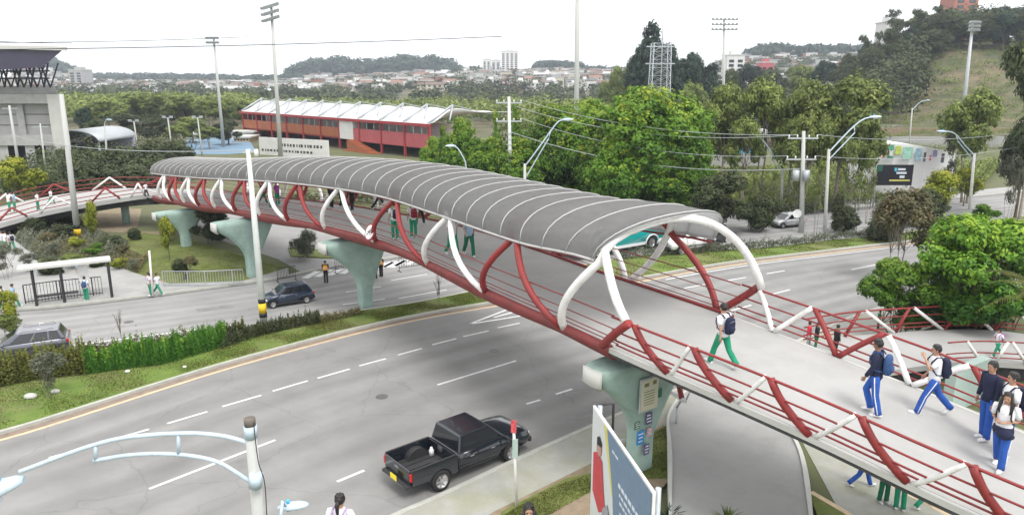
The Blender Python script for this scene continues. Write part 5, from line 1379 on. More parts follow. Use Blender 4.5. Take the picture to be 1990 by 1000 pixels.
# olive mid trees on the right
tree('olive', 1622, 405, 124, 215, 'big olive green tree left of the grassy hill')
tree('olive', 1530, 395, 160, 150, 'olive tree left of the big olive tree', rz=1.0)
tree('olive_b', 1470, 390, 150, 130, 'olive tree behind the white grandstand roof')
tree('olive', 1400, 385, 140, 130, 'olive tree beside the right floodlight mast')
tree('olive_b', 1560, 410, 210, 120, 'lower olive tree behind the power pole with transformer')
tree('olive_b', 1668, 410, 225, 75, 'olive tree left of the painted wall')
tree('olive_b', 1440, 400, 225, 90, 'small olive tree by the cyan panels')
for i, (x, yb, yt, w_) in enumerate([(1545, 440, 295, 60), (1585, 455, 300, 70), (1640, 442, 260, 80), (1685, 432, 290, 60), (1500, 440, 320, 60), (1460, 445, 330, 50)]):
    tree('thin', x, yb, yt, w_, ['thin pale trunked tree left of the transformer pole', 'thin pale tree right of the transformer pole', 'thin tall tree beside the near double lamp', 'thin pale tree left of the black banner', 'thin pale tree behind the tilted lamp', 'thinnest pale tree beside the dark roadside tree'][i])
tree('brown_airy', 1742, 545, 362, 165, 'brownish airy tree with bare stems beside the road', name='tree')
tree('dark_bush', 1718, 470, 398, 90, 'dark bush behind the brownish airy tree')
tree('dark_bush', 1640, 452, 392, 70, 'dark bush at the kerb behind the near double lamp')
tree('dark_bush', 1790, 440, 355, 110, 'dark green bush below the black banner')
tree('yellow', 1815, 425, 325, 110, 'yellow green shrub row in front of the white wall')
tree('yellow', 1872, 400, 322, 60, 'orange tinged shrub beside the right lamp post')
tree('olive_b', 1880, 395, 172, 150, 'pale airy tree below the right floodlight mast')
tree('airy', 1845, 390, 215, 80, 'smaller pale airy tree left of the right floodlight mast')
tree('tall_dark', 1978, 440, 5, 170, 'very tall dark tree cut off by the right edge')
tree('dark_round', 1972, 425, 75, 120, 'dark tree at the right edge in front of the tall one')
tree('airy', 1955, 430, 300, 80, 'greyish airy shrub tree at the right edge above the path')
tree('light_bush', 1910, 435, 392, 60, 'round green shrub by the far path on the right')
tree('rosette_tree', 1880, 668, 398, 275, 'large bright leafy tree over the lower ramp, right side', rz=.3)
tree('rosette_tree', 1960, 640, 425, 180, 'bright leafy tree at the right edge above the lower ramp')
tree('rosette_tree', 1745, 655, 492, 195, 'lower left spreading part tree of the bright leafy group', rz=2)
tree('dark_bush', 1880, 650, 500, 200, 'dark undergrowth behind the lower ramp rails')
# --- hill forest on the right
hill_trees = [(1662, 118, 55, 226), (1700, 85, 78, 232), (1690, 58, 70, 262), (1745, 70, 90, 240), (1655, 98, 60, 262), (1775, 15, 110, 262), (1822, 20, 120, 250), (1790, 70, 100, 245), (1862, 35, 95, 262), (1905, 25, 105, 268), (1945, 10, 110, 270), (1985, 12, 105, 262), (2025, 30, 100, 262), (1758, 108, 80, 228), (1720, 128, 80, 215), (1690, 150, 80, 205), (1742, 150, 70, 214), (1785, 105, 70, 236), (1880, 78, 80, 262), (1930, 72, 90, 262), (1975, 80, 80, 258), (1832, 85, 70, 250)]
hk = ['tall_dark', 'dark_round', 'deep_round', 'eucalyptus', 'conifer', 'olive']
hp_ = ['dark', 'deep green', 'blue green', 'flat topped', 'pointed', 'olive']
for i, (x, yt, w_, Y) in enumerate(hill_trees):
    q = [0, 1, 3, 0, 1, 3, 5, 1, 5, 2, 2, 2, 2, 0, 2, 1, 0, 1, 2, 2, 2, 0][i]
    side_ = 'left flank' if x < 1730 else ('middle' if x < 1850 else 'right part')
    tree(hk[q], x, 0, yt, w_, '%s hill tree on the %s of the slope, %s of its row' % (hp_[q], side_, ['first', 'second', 'third', 'fourth', 'fifth', 'sixth', 'seventh', 'eighth', 'ninth', 'tenth', 'eleventh', 'twelfth'][i % 12] if i < 12 else ['lower first', 'lower second', 'lower third', 'lower fourth', 'lower fifth', 'lower sixth', 'lower seventh', 'lower eighth', 'lower ninth', 'lower tenth'][i - 12]), Y=Y, group='trees on the right hill')
for i, x in enumerate(range(1752, 2010, 23)):
    tree(['tall_dark', 'deep_round', 'eucalyptus', 'dark_round'][i % 4], x, 0, [22, 48, 8, 40, 15, 52, 25][i % 7] + (12 if i % 3 == 0 else 0), [74, 80, 84, 70][i % 4], 'tree %s from the left along the upper edge of the hill meadow' % ['one', 'two', 'three', 'four', 'five', 'six', 'seven', 'eight', 'nine', 'ten', 'eleven', 'twelve'][i], Y=240 + (i * 37 % 11) - i * .3, group='front row of hill trees')
# --- left background
left_trees = [(165, 205, 60, 150, 'deep_round'), (205, 188, 90, 200, 'olive'), (262, 172, 110, 210, 'olive'), (312, 180, 100, 205, 'olive_b'), (355, 178, 90, 200, 'olive'), (400, 190, 90, 195, 'olive_b'), (440, 186, 90, 200, 'olive'), (475, 196, 60, 190, 'olive_b'), (240, 215, 80, 165, 'dark_round'), (300, 225, 80, 160, 'dark_round'), (370, 222, 90, 160, 'olive'), (440, 230, 70, 155, 'dark_round'), (180, 228, 70, 140, 'dark_round'), (340, 242, 60, 145, 'olive_b'), (405, 245, 60, 145, 'olive_b')]
for i, (x, yt, w_, Y, kd) in enumerate(left_trees):
    dsc = {'deep_round': 'deep green', 'olive': 'olive', 'olive_b': 'loose olive', 'dark_round': 'dark green'}[kd]
    nth = ['first', 'second', 'third', 'fourth', 'fifth', 'sixth', 'seventh', 'eighth'][i % 8]
    tree(kd, x, 0, yt, w_, '%s tree, %s from the left in the %s row behind the sports court' % (dsc, nth, 'back' if i < 8 else 'front'), Y=Y, group='trees behind the left sports court')
more = [(1350, 95, 80, 215), (1420, 128, 70, 230), (1205, 118, 60, 215), (1450, 120, 80, 300), (1500, 128, 80, 300), (1560, 118, 90, 290), (1600, 112, 70, 280), (1640, 118, 70, 250), (1180, 150, 50, 230), (1380, 150, 90, 180), (1440, 165, 90, 170), (1345, 150, 70, 170), (1510, 175, 90, 150), (1585, 150, 90, 150)]
for i, (x, yt, w_, Y) in enumerate(more):
    tree(['deep_round', 'dark_round', 'olive'][i % 3], x, 0, yt, w_, 'background tree, number %s from the left of the wood behind the olive trees' % ['four', 'six', 'two', 'seven', 'nine', 'eleven', 'thirteen', 'fourteen', 'one', 'five', 'eight', 'three', 'ten', 'twelve'][i], Y=Y, group='wood behind the olive trees')
tree('dark_bush', 225, 345, 275, 130, 'dark bush mass right of the barrel canopy', Y=95)
tree('dark_bush', 300, 345, 262, 110, 'dark bush above the left roof end', Y=100)
tree('dark_round', 345, 345, 268, 80, 'dark tree just above the left end of the bridge roof', Y=98)
tree('dark_bush', 160, 380, 300, 120, 'dark shrub mass behind the left ramp', Y=80)
tree('dark_bush', 255, 378, 312, 120, 'dark shrub mass between left ramp and bridge roof', Y=82)
tree('dark_bush', 90, 375, 322, 80, 'dark shrub left of the tall concrete pole', Y=84)
tree('yellow', 45, 400, 300, 95, 'yellow green tree by the left edge behind the ramp')
tree('yellow', 183, 472, 386, 42, 'young yellow green sapling left of the first pier')
tree('dark_round', 405, 475, 395, 85, 'dark tree behind the first and second piers')
tree('dark_bush', 430, 470, 400, 60, 'dark rounded shrub tree under the bridge')
tree('willow', 594, 503, 436, 72, 'small grey green willow like tree under the bridge')
tree('yellow', 330, 505, 415, 42, 'slender yellowish plant below the first pier', cat='plant', name='plant')
tree('airy', 15, 545, 470, 90, 'grey leaved tree at the left edge above the shelter')
tree('yellow', 18, 640, 560, 70, 'small pavement tree with yellow green leaves at the left edge', z=.12)
tree('olive_b', 12, 668, 612, 70, 'low leafy plant at the left edge beside the silver estate car', cat='plant', name='plant')
tree('airy', 100, 772, 682, 95, 'small grey green tree standing in the median grass', z=.13)
tree('bare', 236, 657, 603, 36, 'small leafless shrub behind the median hedge', z=.13, cat='shrub', name='shrub')
tree('bare', 852, 585, 530, 34, 'small leafless bush behind the bridge on the median', z=.13, cat='shrub', name='shrub')
# shrubs of the left garden
for i, (x, yb, wp, hp, kd, ds) in enumerate([(70, 455, 60, 34, 'dark_bush', 'dark'), (120, 470, 60, 34, 'dark_bush', 'second dark'), (105, 500, 46, 24, 'airy', 'pale spiky'), (150, 488, 44, 26, 'yellow', 'yellowish'), (95, 478, 40, 24, 'brown_airy', 'reddish'), (188, 498, 50, 26, 'light_bush', 'light green'), (215, 482, 50, 24, 'dark_bush', 'small dark'), (240, 500, 40, 22, 'brown_airy', 'brown'), (262, 530, 40, 24, 'airy', 'grey green'), (232, 525, 44, 22, 'yellow', 'orange yellow'), (330, 468, 40, 28, 'brown_airy', 'red brown'), (262, 466, 34, 24, 'dark_bush', 'tiny dark'), (350, 528, 40, 26, 'dark_bush', 'fence side dark'), (372, 530, 36, 30, 'brown_airy', 'fence side brown'), (60, 530, 60, 34, 'airy', 'grey leafy'), (140, 525, 60, 28, 'olive_b', 'olive'), (100, 535, 60, 34, 'dark_bush', 'dark shelter side'), (190, 520, 40, 24, 'dark_bush', 'dark post side')]):
    tree(kd, x, yb, yb - hp * 1.15, wp, '%s garden shrub %s' % (ds, ['under the left ramp', 'on the path bend', 'behind the bus shelter', 'on the lawn edge'][0 if yb < 475 else (1 if yb < 505 else (2 if x < 215 else 3))]), cat='shrub', name='shrub', group='shrubs in the left garden')
# ---- leaf strips (hedges and beds)
def between(lineA, lineB, x0, x1):
    a = [p for p in lineA if x0 <= px(p)[0] <= x1]; b = [p for p in lineB if x0 <= px(p)[0] <= x1]
    return a, b
def leafstrip(name, A, B, h, n, ls, leaf, label, cat, seed, z=.13, kind=None, spiky=False, group=None, rough=.55):
    """A, B: front and back edge polylines"""
    rng = np.random.default_rng(seed); A = resamp(A, 80); B = resamp(B, 80)
    A = np.array([tuple(p) for p in A]); B = np.array([tuple(p) for p in B])
    t = rng.random(n) * 79; i = t.astype(int).clip(0, 78); f = (t - i)[:, None]; s = rng.random(n)[:, None]
    p = (A[i] * (1 - f) + A[i + 1] * f) * (1 - s) + (B[i] * (1 - f) + B[i + 1] * f) * s
    prof = (1 - np.abs(2 * s[:, 0] - 1) ** 3) ** .5
    bump = .70 + .22 * np.sin(t * 1.3 + seed) * np.sin(t * .37 + s[:, 0] * 5) + .16 * np.sin(t * 3.1 + s[:, 0] * 9) + .1 * np.sin(t * 7.7 - s[:, 0] * 4) + rng.normal(0, .08, n)
    nc_ = 46; ct = rng.random(nc_) * 79; cs = rng.random(nc_); cw = rng.uniform(1.2, 3.4, nc_); ch_ = rng.uniform(.5, 1.15, nc_)
    gg = (ch_ * np.exp(-((t[:, None] - ct) / cw) ** 2 - ((s - cs) / .35) ** 2)).max(axis=1); bump = bump * (rough + (1.25 - rough) * gg) if rough < 1 else bump
    zt = h * prof * bump; zz = zt * (rng.random(n) ** .35)
    C = p.copy(); C[:, 2] = z + zz
    Nn = rng.normal(0, .6, (n, 3)) + np.array([0, -.25, .8]); 
    if spiky: Nn = rng.normal(0, 1, (n, 3)); Nn[:, 2] *= .25
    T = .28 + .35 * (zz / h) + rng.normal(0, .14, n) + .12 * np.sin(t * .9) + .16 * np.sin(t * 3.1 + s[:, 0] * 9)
    off = C.mean(axis=0); off[2] = z
    me = leaves_mesh(name, C - off, Nn, ls * rng.uniform(.6, 1.4, n), T, M[leaf], asp=.22 if spiky else .5)
    o = bpy.data.objects.new(name, me); COL.objects.link(o); o.location = off
    return tag(o, label, cat, group, kind)
FR = lambda pts: g(pts, .13)
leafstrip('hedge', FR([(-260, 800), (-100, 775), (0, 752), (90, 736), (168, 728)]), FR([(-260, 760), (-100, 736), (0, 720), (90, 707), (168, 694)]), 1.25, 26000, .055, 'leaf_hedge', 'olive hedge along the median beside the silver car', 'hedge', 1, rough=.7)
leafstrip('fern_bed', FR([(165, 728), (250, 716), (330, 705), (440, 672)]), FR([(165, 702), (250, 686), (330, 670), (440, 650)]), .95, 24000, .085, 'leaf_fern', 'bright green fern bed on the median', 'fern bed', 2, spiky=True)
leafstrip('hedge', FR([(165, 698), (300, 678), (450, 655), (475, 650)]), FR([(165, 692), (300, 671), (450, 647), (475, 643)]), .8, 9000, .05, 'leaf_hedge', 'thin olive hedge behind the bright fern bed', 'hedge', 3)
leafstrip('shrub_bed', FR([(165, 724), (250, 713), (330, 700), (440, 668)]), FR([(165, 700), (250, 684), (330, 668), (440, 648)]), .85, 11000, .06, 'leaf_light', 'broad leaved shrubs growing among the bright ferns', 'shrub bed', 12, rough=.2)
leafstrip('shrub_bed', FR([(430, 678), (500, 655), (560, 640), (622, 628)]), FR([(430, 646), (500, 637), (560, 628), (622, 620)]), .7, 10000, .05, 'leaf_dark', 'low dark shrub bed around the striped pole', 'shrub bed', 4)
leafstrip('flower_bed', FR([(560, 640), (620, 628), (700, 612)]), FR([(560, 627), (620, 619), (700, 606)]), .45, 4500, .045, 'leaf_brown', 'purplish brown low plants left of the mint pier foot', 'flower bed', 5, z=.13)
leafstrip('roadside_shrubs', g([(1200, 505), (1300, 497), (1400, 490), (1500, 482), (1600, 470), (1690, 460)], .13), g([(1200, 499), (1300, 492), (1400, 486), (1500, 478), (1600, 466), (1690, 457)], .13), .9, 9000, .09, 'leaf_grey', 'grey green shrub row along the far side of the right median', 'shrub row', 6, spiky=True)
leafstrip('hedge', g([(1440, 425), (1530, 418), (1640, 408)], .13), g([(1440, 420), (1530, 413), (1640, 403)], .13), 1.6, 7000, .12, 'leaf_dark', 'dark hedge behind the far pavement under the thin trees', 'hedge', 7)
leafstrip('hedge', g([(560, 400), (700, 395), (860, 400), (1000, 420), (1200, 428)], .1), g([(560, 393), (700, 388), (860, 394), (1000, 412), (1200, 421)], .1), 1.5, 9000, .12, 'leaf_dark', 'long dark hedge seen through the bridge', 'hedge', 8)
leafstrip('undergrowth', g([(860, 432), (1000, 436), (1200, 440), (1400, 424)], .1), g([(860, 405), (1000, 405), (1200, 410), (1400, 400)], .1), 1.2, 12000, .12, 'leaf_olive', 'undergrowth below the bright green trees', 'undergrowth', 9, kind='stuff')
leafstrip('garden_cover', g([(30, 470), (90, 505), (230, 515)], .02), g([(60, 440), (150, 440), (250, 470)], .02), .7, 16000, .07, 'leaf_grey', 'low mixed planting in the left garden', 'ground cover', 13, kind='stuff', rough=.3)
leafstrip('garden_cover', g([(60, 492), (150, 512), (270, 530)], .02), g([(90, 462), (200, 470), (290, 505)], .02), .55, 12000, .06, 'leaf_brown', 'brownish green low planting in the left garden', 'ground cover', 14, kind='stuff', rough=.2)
leafstrip('shade_shrubs', g([(30, 446), (90, 448), (150, 444)], .02), g([(30, 424), (90, 424), (150, 420)], .02), 1.1, 9000, .08, 'leaf_dark', 'dark shrubs added for the shade under the left ramp', 'hedge', 15)  # added strip of dark leaves that stands in for the ramp's shade
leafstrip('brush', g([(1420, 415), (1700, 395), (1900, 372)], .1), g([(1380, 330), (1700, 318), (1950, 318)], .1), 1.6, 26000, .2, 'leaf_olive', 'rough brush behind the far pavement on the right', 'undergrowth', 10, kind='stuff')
# grass tufts, one object per lawn
def tufts(name, A, B, n, hgt, seed, leaf='leaf_fern', z=.13, w_=.02, label='short grass'):
    rng = np.random.default_rng(seed); A = np.array([tuple(p) for p in resamp(A, 80)]); B = np.array([tuple(p) for p in resamp(B, 80)])
    t = rng.random(n) * 79; i = t.astype(int).clip(0, 78); f = (t - i)[:, None]; s = rng.random(n)[:, None]
    p = (A[i] * (1 - f) + A[i + 1] * f) * (1 - s) + (B[i] * (1 - f) + B[i + 1] * f) * s
    p[:, 2] = z + .3 * hgt; Nn = rng.normal(0, 1, (n, 3)); Nn[:, 2] *= .5
    keep = np.sin(p[:, 0] * 1.7) + np.sin(p[:, 1] * 2.3 + p[:, 0]) + rng.normal(0, .6, n) > -.4
    p = p[keep]; Nn = Nn[keep]; m_ = len(p)
    me = leaves_mesh(name, p, Nn, hgt * rng.uniform(.5, 1.2, m_), .25 + rng.random(m_) * .5, M[leaf], asp=.25)
    o = bpy.data.objects.new(name, me); COL.objects.link(o); return tag(o, label, 'grass', kind='stuff')
A1_, B1_ = between(offset(M1, .3), offset(M2, -.3), -300, 1000)
tufts('median_tufts', A1_, B1_, 60000, .045, 20, 'leaf_hedge', label='grass tufts on the median')
A2_, B2_ = between(offset(M1, .3), offset(M2, -.3), 1180, 1800)
tufts('median_tufts', A2_, B2_, 14000, .06, 21, 'leaf_hedge', label='grass tufts on the right median')
tufts('lawn_tufts', g([(205, 540), (330, 550), (470, 545), (555, 521)]), g([(190, 470), (280, 454), (360, 464), (440, 490)]), 20000, .05, 22, 'leaf_olive', z=.02, label='grass tufts on the left lawn')
tufts('verge_tufts', g([(975, 1010), (1060, 960), (1150, 925)]), g([(960, 1040), (1060, 1010), (1150, 960)]), 5000, .04, 23, 'leaf_hedge', z=.13, label='weeds on the near verge')
tufts('verge_tufts', g([(1245, 858), (1299, 832)]), g([(1238, 938), (1299, 935)]), 2500, .04, 24, 'leaf_hedge', z=.13, label='weeds beside the nearest pier')
# yuccas / palms
def rosette(name, P, n, ln, wd, leaf, label, cat, seed, up0=10, up1=80, droop=.35, trunk=0.0, name_part='fronds'):
    rnd = random.Random(seed); T = empty(name, tuple(P), label, cat); mb = MB(); tin = []
    for i in range(n):
        a = rnd.uniform(0, 6.28); e = R(rnd.uniform(up0, up1)); l = ln * rnd.uniform(.75, 1.1); k = 6; d = Vector((math.cos(a) * math.cos(e), math.sin(a) * math.cos(e), math.sin(e))); sd = Vector((-math.sin(a), math.cos(a), 0))
        vs = []
        for j in range(k + 1):
            t = j / k; p = d * l * t + Vector((0, 0, trunk - droop * l * t * t)); w2 = wd * (1 - t) ** .7 * (.5 + t if t < .3 else 1) * .5
            vs += [p - sd * w2, p + sd * w2 + Vector((0, 0, w2 * .2))]
        mb.add(vs, [(2 * j, 2 * j + 1, 2 * j + 3, 2 * j + 2) for j in range(k)]); tin += [rnd.random() * .8] * len(vs)
    o = mb.build(name_part, M[leaf], T); at_ = o.data.attributes.new('tint', 'FLOAT', 'POINT'); at_.data.foreach_set('value', tin)
    mb = MB(); mb.tube([(0, 0, 0), (0, 0, max(.12, trunk))], [.12, .09], 8); mb.build('stem', M['bark'], T); return T
rosette('yucca', at(1412, 1015, .36), 60, .75, .06, 'leaf_olive', 'spiky yucca rosette at the bottom edge on the concrete', 'yucca', 1, 5, 85)
rosette('yucca', at(1299, 1010, .13), 55, .8, .07, 'leaf_deep', 'dark spiky yucca right of the billboard', 'yucca', 2, 5, 85)
rosette('agave', at(360, 540, .1), 30, .8, .09, 'leaf_brown', 'brownish agave by the left railing', 'agave', 3, 15, 80, .2)
rosette('agave', at(345, 520, .1), 26, .8, .09, 'leaf_olive', 'green agave on the lawn above the railing', 'agave', 4, 15, 80, .2)
def palm(P, n, ln, label, seed, trunk):
    rnd = random.Random(seed); T = empty('palm_tree', tuple(P), label, 'palm'); mb = MB(); tin = []
    st = MB()
    for i in range(n):
        a = i * 6.28 / n + rnd.uniform(-.3, .3); e = R(rnd.uniform(5, 55)); l = ln * rnd.uniform(.8, 1.1)
        d = Vector((math.cos(a) * math.cos(e), math.sin(a) * math.cos(e), math.sin(e))); sd = Vector((-math.sin(a), math.cos(a), 0)); pts = []
        for j in range(15):
            t = j / 14; pts.append(d * l * t + Vector((0, 0, trunk - .55 * l * t * t)))
        st.tube(pts, [.03 * (1 - j / 16) for j in range(15)], 5)
        for j in range(1, 15):
            for q in (0, .5):
                p = pts[j - 1].lerp(pts[j], q); t = j / 14; L2 = .55 * math.sin(min(1, t * 1.1 + .12) * 2.9)
                for s in (-1, 1):
                    e2 = p + sd * s * L2 * .85 + (pts[j] - pts[j - 1]).normalized() * L2 * .5 + Vector((0, 0, -.22 * L2)); w2 = (pts[j] - pts[j - 1]).normalized() * .03
                    b = len(mb.v); mb.add([p - w2, p + w2, e2], [(0, 1, 2)]); tin += [rnd.random() * .8] * 3
    o = mb.build('fronds', M['leaf_hedge'], T); at_ = o.data.attributes.new('tint', 'FLOAT', 'POINT'); at_.data.foreach_set('value', tin)
    st.build('frond_stems', M['leaf_olive'], T)
    mb = MB(); mb.tube([(0, 0, 0), (.05, 0, trunk * .5), (0, 0, trunk)], [.17, .13, .12], 10); mb.build('trunk', M['bark_pale'], T)
P_ = atY(2030, 575, 26.5); palm((P_.x, P_.y, 0), 16, 3.0, 'feathery palm at the right edge over the lower ramp', 3, P_.z)
# ------------------------------------------------------------------ poles, lamps, furniture
def pole(base, top, r0, r1, mb=None, mi=0):
    mb = mb or MB(); mb.tube([base, Vector(base).lerp(Vector(top), .5), top], [r0, (r0 + r1) / 2, r1], 12, mi); return mb
def topz(x, y, P): return atY(x, y, P.y)
# A: striped concrete pole
P = at(514, 640, .13); Tp = topz(482, 290, P); S_ = empty('utility_pole', tuple(P), 'tall concrete pole with yellow and black bands at its foot, in front of the bridge', 'pole')
pole(P, Tp, .2, .11).build('shaft', M['pole_painted'], S_, world=True)
def band(par, base, top, t0, t1, r, m, nm='band'):
    a = Vector(base).lerp(Vector(top), t0); b = Vector(base).lerp(Vector(top), t1); mb = MB(); mb.tube([a, b], r, 14); o = mb.build(nm, M[m], par, world=True); return o
for t0, t1, m_ in ((.075, .10, 'black'), (.10, .155, 'yellow'), (.155, .18, 'black')): band(S_, P, Tp, t0, t1, .208 - .08 * t0, m_, 'black_band' if m_ == 'black' else 'yellow_band')
mb = MB(); mb.beam(Tp + Vector((-.25, 0, -.15)), Tp + Vector((.45, 0, -.1)), .1, .1)
mb.build('bracket', M['galv'], S_, world=True)
mb = MB(); mb.tube([Tp + Vector((.4, 0, -.35)), Tp + Vector((.4, 0, .0))], [.12, .1], 8); mb.build('insulator', M['white_paint'], S_, world=True)
# B: left pole
P = at(152, 463); Tp = topz(119, 183, P); S_ = empty('utility_pole', tuple(P), 'tall concrete pole with yellow band standing beside the left ramp', 'pole')
pole(P, Tp, .26, .16).build('shaft', M['pole_concrete'], S_, world=True)
for t0, t1, m_ in ((.02, .07, 'yellow'), (.07, .10, 'black')): band(S_, P, Tp, t0, t1, .265, m_, 'black_band' if m_ == 'black' else 'yellow_band')
# two more background poles on the left
for (xb, yb, xt, yt, r_, lb) in [(40, 345, 18, 205, .2, 'concrete pole in front of the big concrete building'), (92, 360, 78, 240, .12, 'slim grey pole right of the concrete building pole')]:
    P = at(xb, yb); Tp = topz(xt, yt, P); S_ = empty('utility_pole', tuple(P), lb, 'pole'); pole(P, Tp, r_ * 1.1, r_ * .7).build('shaft', M['pole_concrete'], S_, world=True)
    mb = MB(); mb.beam(Tp + Vector((-1, 0, -.4)), Tp + Vector((1, 0, -.4)), .1, .1); mb.build('crossarm', M['galv'], S_, world=True)
def lamphead(par, p, d, m='pale_blue_metal', s=1.0, nm='lamp_head'):
    d = Vector(d).normalized(); side = Vector((-d.y, d.x, 0)).normalized(); up = Vector((0, 0, 1)); mb = MB(); rings = []
    for t, w_, h_ in ((-.3, .05, .05), (-.2, .1, .09), (0, .17, .12), (.25, .18, .11), (.42, .12, .07), (.5, .04, .03)):
        c = Vector(p) + d * t * s; rings.append([c + side * math.cos(a) * w_ * s + up * math.sin(a) * h_ * s * (1 if math.sin(a) > 0 else .45) for a in [2 * math.pi * j / 12 for j in range(12)]])
    b = 0
    for r_ in rings: mb.v.extend([tuple(q) for q in r_])
    for i in range(len(rings) - 1):
        for j in range(12): mb.f.append([i * 12 + j, i * 12 + (j + 1) % 12, (i + 1) * 12 + (j + 1) % 12, (i + 1) * 12 + j]); mb.m.append(0); mb.sm.append(True)
    mb.f.append(list(range(12))[::-1]); mb.m.append(0); mb.sm.append(False); mb.f.append([60 + j for j in range(12)]); mb.m.append(0); mb.sm.append(False)
    o = mb.build(nm, M[m], par, world=True)
    mb = MB(); c = Vector(p) + d * .12 * s + up * (-.05 * s); mb.ball(c, .13 * s, 0, 12, 6, (1.3, .9, .45)); mb.build('lens', M['glass_lamp'], o, off=par.location)
    mb = MB(); c = Vector(p) + d * -.02 * s + up * (.115 * s); mb.tube([c, c + up * .09 * s], .045 * s, 10); mb.build('photocell', M['lamp_blue'], o, off=par.location)
    return o
# C: foreground lamp with its two curved arms
Yc = 13.0; top = atY(486, 826, Yc); bot = atY(509, 1000, Yc); dirv = Vector((0, 0, -1))
base = Vector((top.x, Yc, 0)); L_ = empty('street_lamp', tuple(base), 'nearest street lamp with two pale blue curved arms at the bottom left', 'street lamp')
pole(base, top, .15, .105).build('shaft', M['pole_concrete'], L_, world=True)
mb = MB(); mb.tube([top + Vector((0, 0, -.25)), top + Vector((0, 0, .0))], .125, 14); mb.build('collar', M['pale_blue_metal'], L_, world=True)
mb = MB(); mb.tube([top + Vector((0, 0, -.02)), top + Vector((0, 0, .15))], .11, 14); mb.build('cap', M['rust'], L_, world=True)
up_arm = [atY(x, y, Yc) for x, y in [(484, 860), (440, 848), (390, 842), (340, 842), (290, 845), (230, 852), (170, 868), (110, 889), (60, 908), (38, 916)]]
lo_arm = [atY(x, y, Yc) for x, y in [(490, 938), (462, 919), (430, 900), (395, 889), (350, 883), (300, 881), (240, 885), (182, 895)]]
mb = MB(); mb.tube(resamp(up_arm, 40), .045, 10); mb.build('upper_arm', M['pale_blue_metal'], L_, world=True)
mb = MB(); mb.tube(resamp(lo_arm, 30), .042, 10); mb.build('lower_arm', M['pale_blue_metal'], L_, world=True)
for a, b in (((347, 842), (347, 884)), ((186, 862), (186, 894))):
    mb = MB(); mb.tube([atY(*a, Yc), atY(*b, Yc)], .038, 8); mb.build('strut', M['pale_blue_metal'], L_, world=True)
mb = MB(); mb.tube([atY(498, 920, Yc - .13), atY(496, 945, Yc - .13)], .13, 14); mb.build('clamp', M['pale_blue_metal'], L_, world=True)
mb = MB(); mb.tube(resamp([atY(493, 820, Yc - .14), atY(497, 860, Yc - .15), atY(503, 900, Yc - .17), atY(514, 935, Yc - .16), atY(518, 990, Yc - .15), atY(520, 1050, Yc - .15)], 20), .01, 5); mb.build('cable', M['black'], L_, world=True)
lamphead(L_, atY(-8, 956, Yc - .1), (-1, -.2, -.38), s=1.9)
# second lamp at the bottom edge
Yd = 13.6; hp2 = atY(562, 984, Yd); bs = Vector((hp2.x - .1, Yd - .35, 0)); L2_ = empty('street_lamp', tuple(bs), 'second lamp head at the bottom edge beside the nearest lamp pole', 'street lamp')
mb = MB(); mb.tube([bs, bs + Vector((0, 0, 4.2))], [.1, .07], 10); mb.build('shaft', M['galv'], L2_, world=True)
mb = MB(); mb.tube([bs + Vector((0, 0, 4.2)), bs + Vector((.02, .2, 4.6)), hp2 + Vector((-.02, -.0, -.08))], .04, 8); mb.build('arm', M['pale_blue_metal'], L2_, world=True)
lamphead(L2_, hp2, (1, .15, .05), s=.8)
# mid-distance lamps
def lamp(xb, yb, shaft_top, arm_pts, label, head_dir, r=.11, second=None, z=0.0, m='pole_concrete', hs=1.3, Y=None):
    P = at(xb, yb, z) if Y is None else Vector((atY(xb, yb, Y).x, Y, 0))
    T_ = empty('street_lamp', tuple(P), label, 'street lamp'); tp = atY(*shaft_top, P.y)
    pole(P, tp, r * 1.4, r).build('shaft', M[m], T_, world=True)
    pts = [atY(x, y, P.y) for x, y in arm_pts]
    mb = MB(); mb.tube(resamp(pts, 16), .06, 7); mb.build('arm', M['pale_blue_metal'], T_, world=True)
    if second:
        pts2 = [atY(x, y, P.y) for x, y in second]; mb = MB(); mb.tube(resamp(pts2, 10), .05, 7); mb.build('lower_arm', M['pale_blue_metal'], T_, world=True)
        q1 = pts[len(pts) // 2]; q2 = pts2[-1]; mb = MB(); mb.tube([q1, q2], .04, 6); mb.build('strut', M['pale_blue_metal'], T_, world=True)
    lamphead(T_, pts[-1], head_dir, s=hs); return T_
lamp(1019, 440, (1020, 318), [(1021, 322), (1045, 290), (1070, 255), (1086, 236), (1100, 233)], 'street lamp with double arm in front of the bright green trees', (1, 0, .05), second=[(1022, 345), (1045, 305), (1066, 270)])
lamp(908, 420, (906, 345), [(906, 345), (905, 318), (897, 300), (888, 287), (878, 284)], 'small street lamp rising behind the bridge roof', (-1, 0, 0))
lamp(1602, 462, (1611, 290), [(1611, 296), (1635, 270), (1660, 245), (1680, 231), (1698, 228)], 'near street lamp with double arm and yellow base beside the thin trees', (1, 0, .05), second=[(1609, 312), (1640, 280), (1661, 258)])
lamp(1884, 408, (1894, 298), [(1894, 302), (1875, 282), (1858, 262), (1845, 256), (1832, 256)], 'street lamp with arm pointing left before the white wall', (-1, 0, .05), second=[(1892, 312), (1874, 290), (1862, 275)], m='white_paint')
lamp(1518, 400, (1521, 330), [(1521, 333), (1508, 310), (1495, 290), (1485, 276), (1476, 272)], 'tilted street lamp arm left of the transformer pole', (-1, 0, .05), second=[(1519, 340), (1507, 320), (1499, 305)])
lamp(205, 300, (204, 245), [(204, 248), (203, 240), (206, 235), (210, 233)], 'white lamp with twin head above the barrel canopy', (1, 0, .05), Y=110, hs=1.2)
lamp(1770, 262, (1773, 210), [(1773, 214), (1783, 203), (1792, 197), (1803, 195)], 'pale lamp post on the foot of the grassy hill', (1, 0, 0), Y=140, r=.1, hs=1)
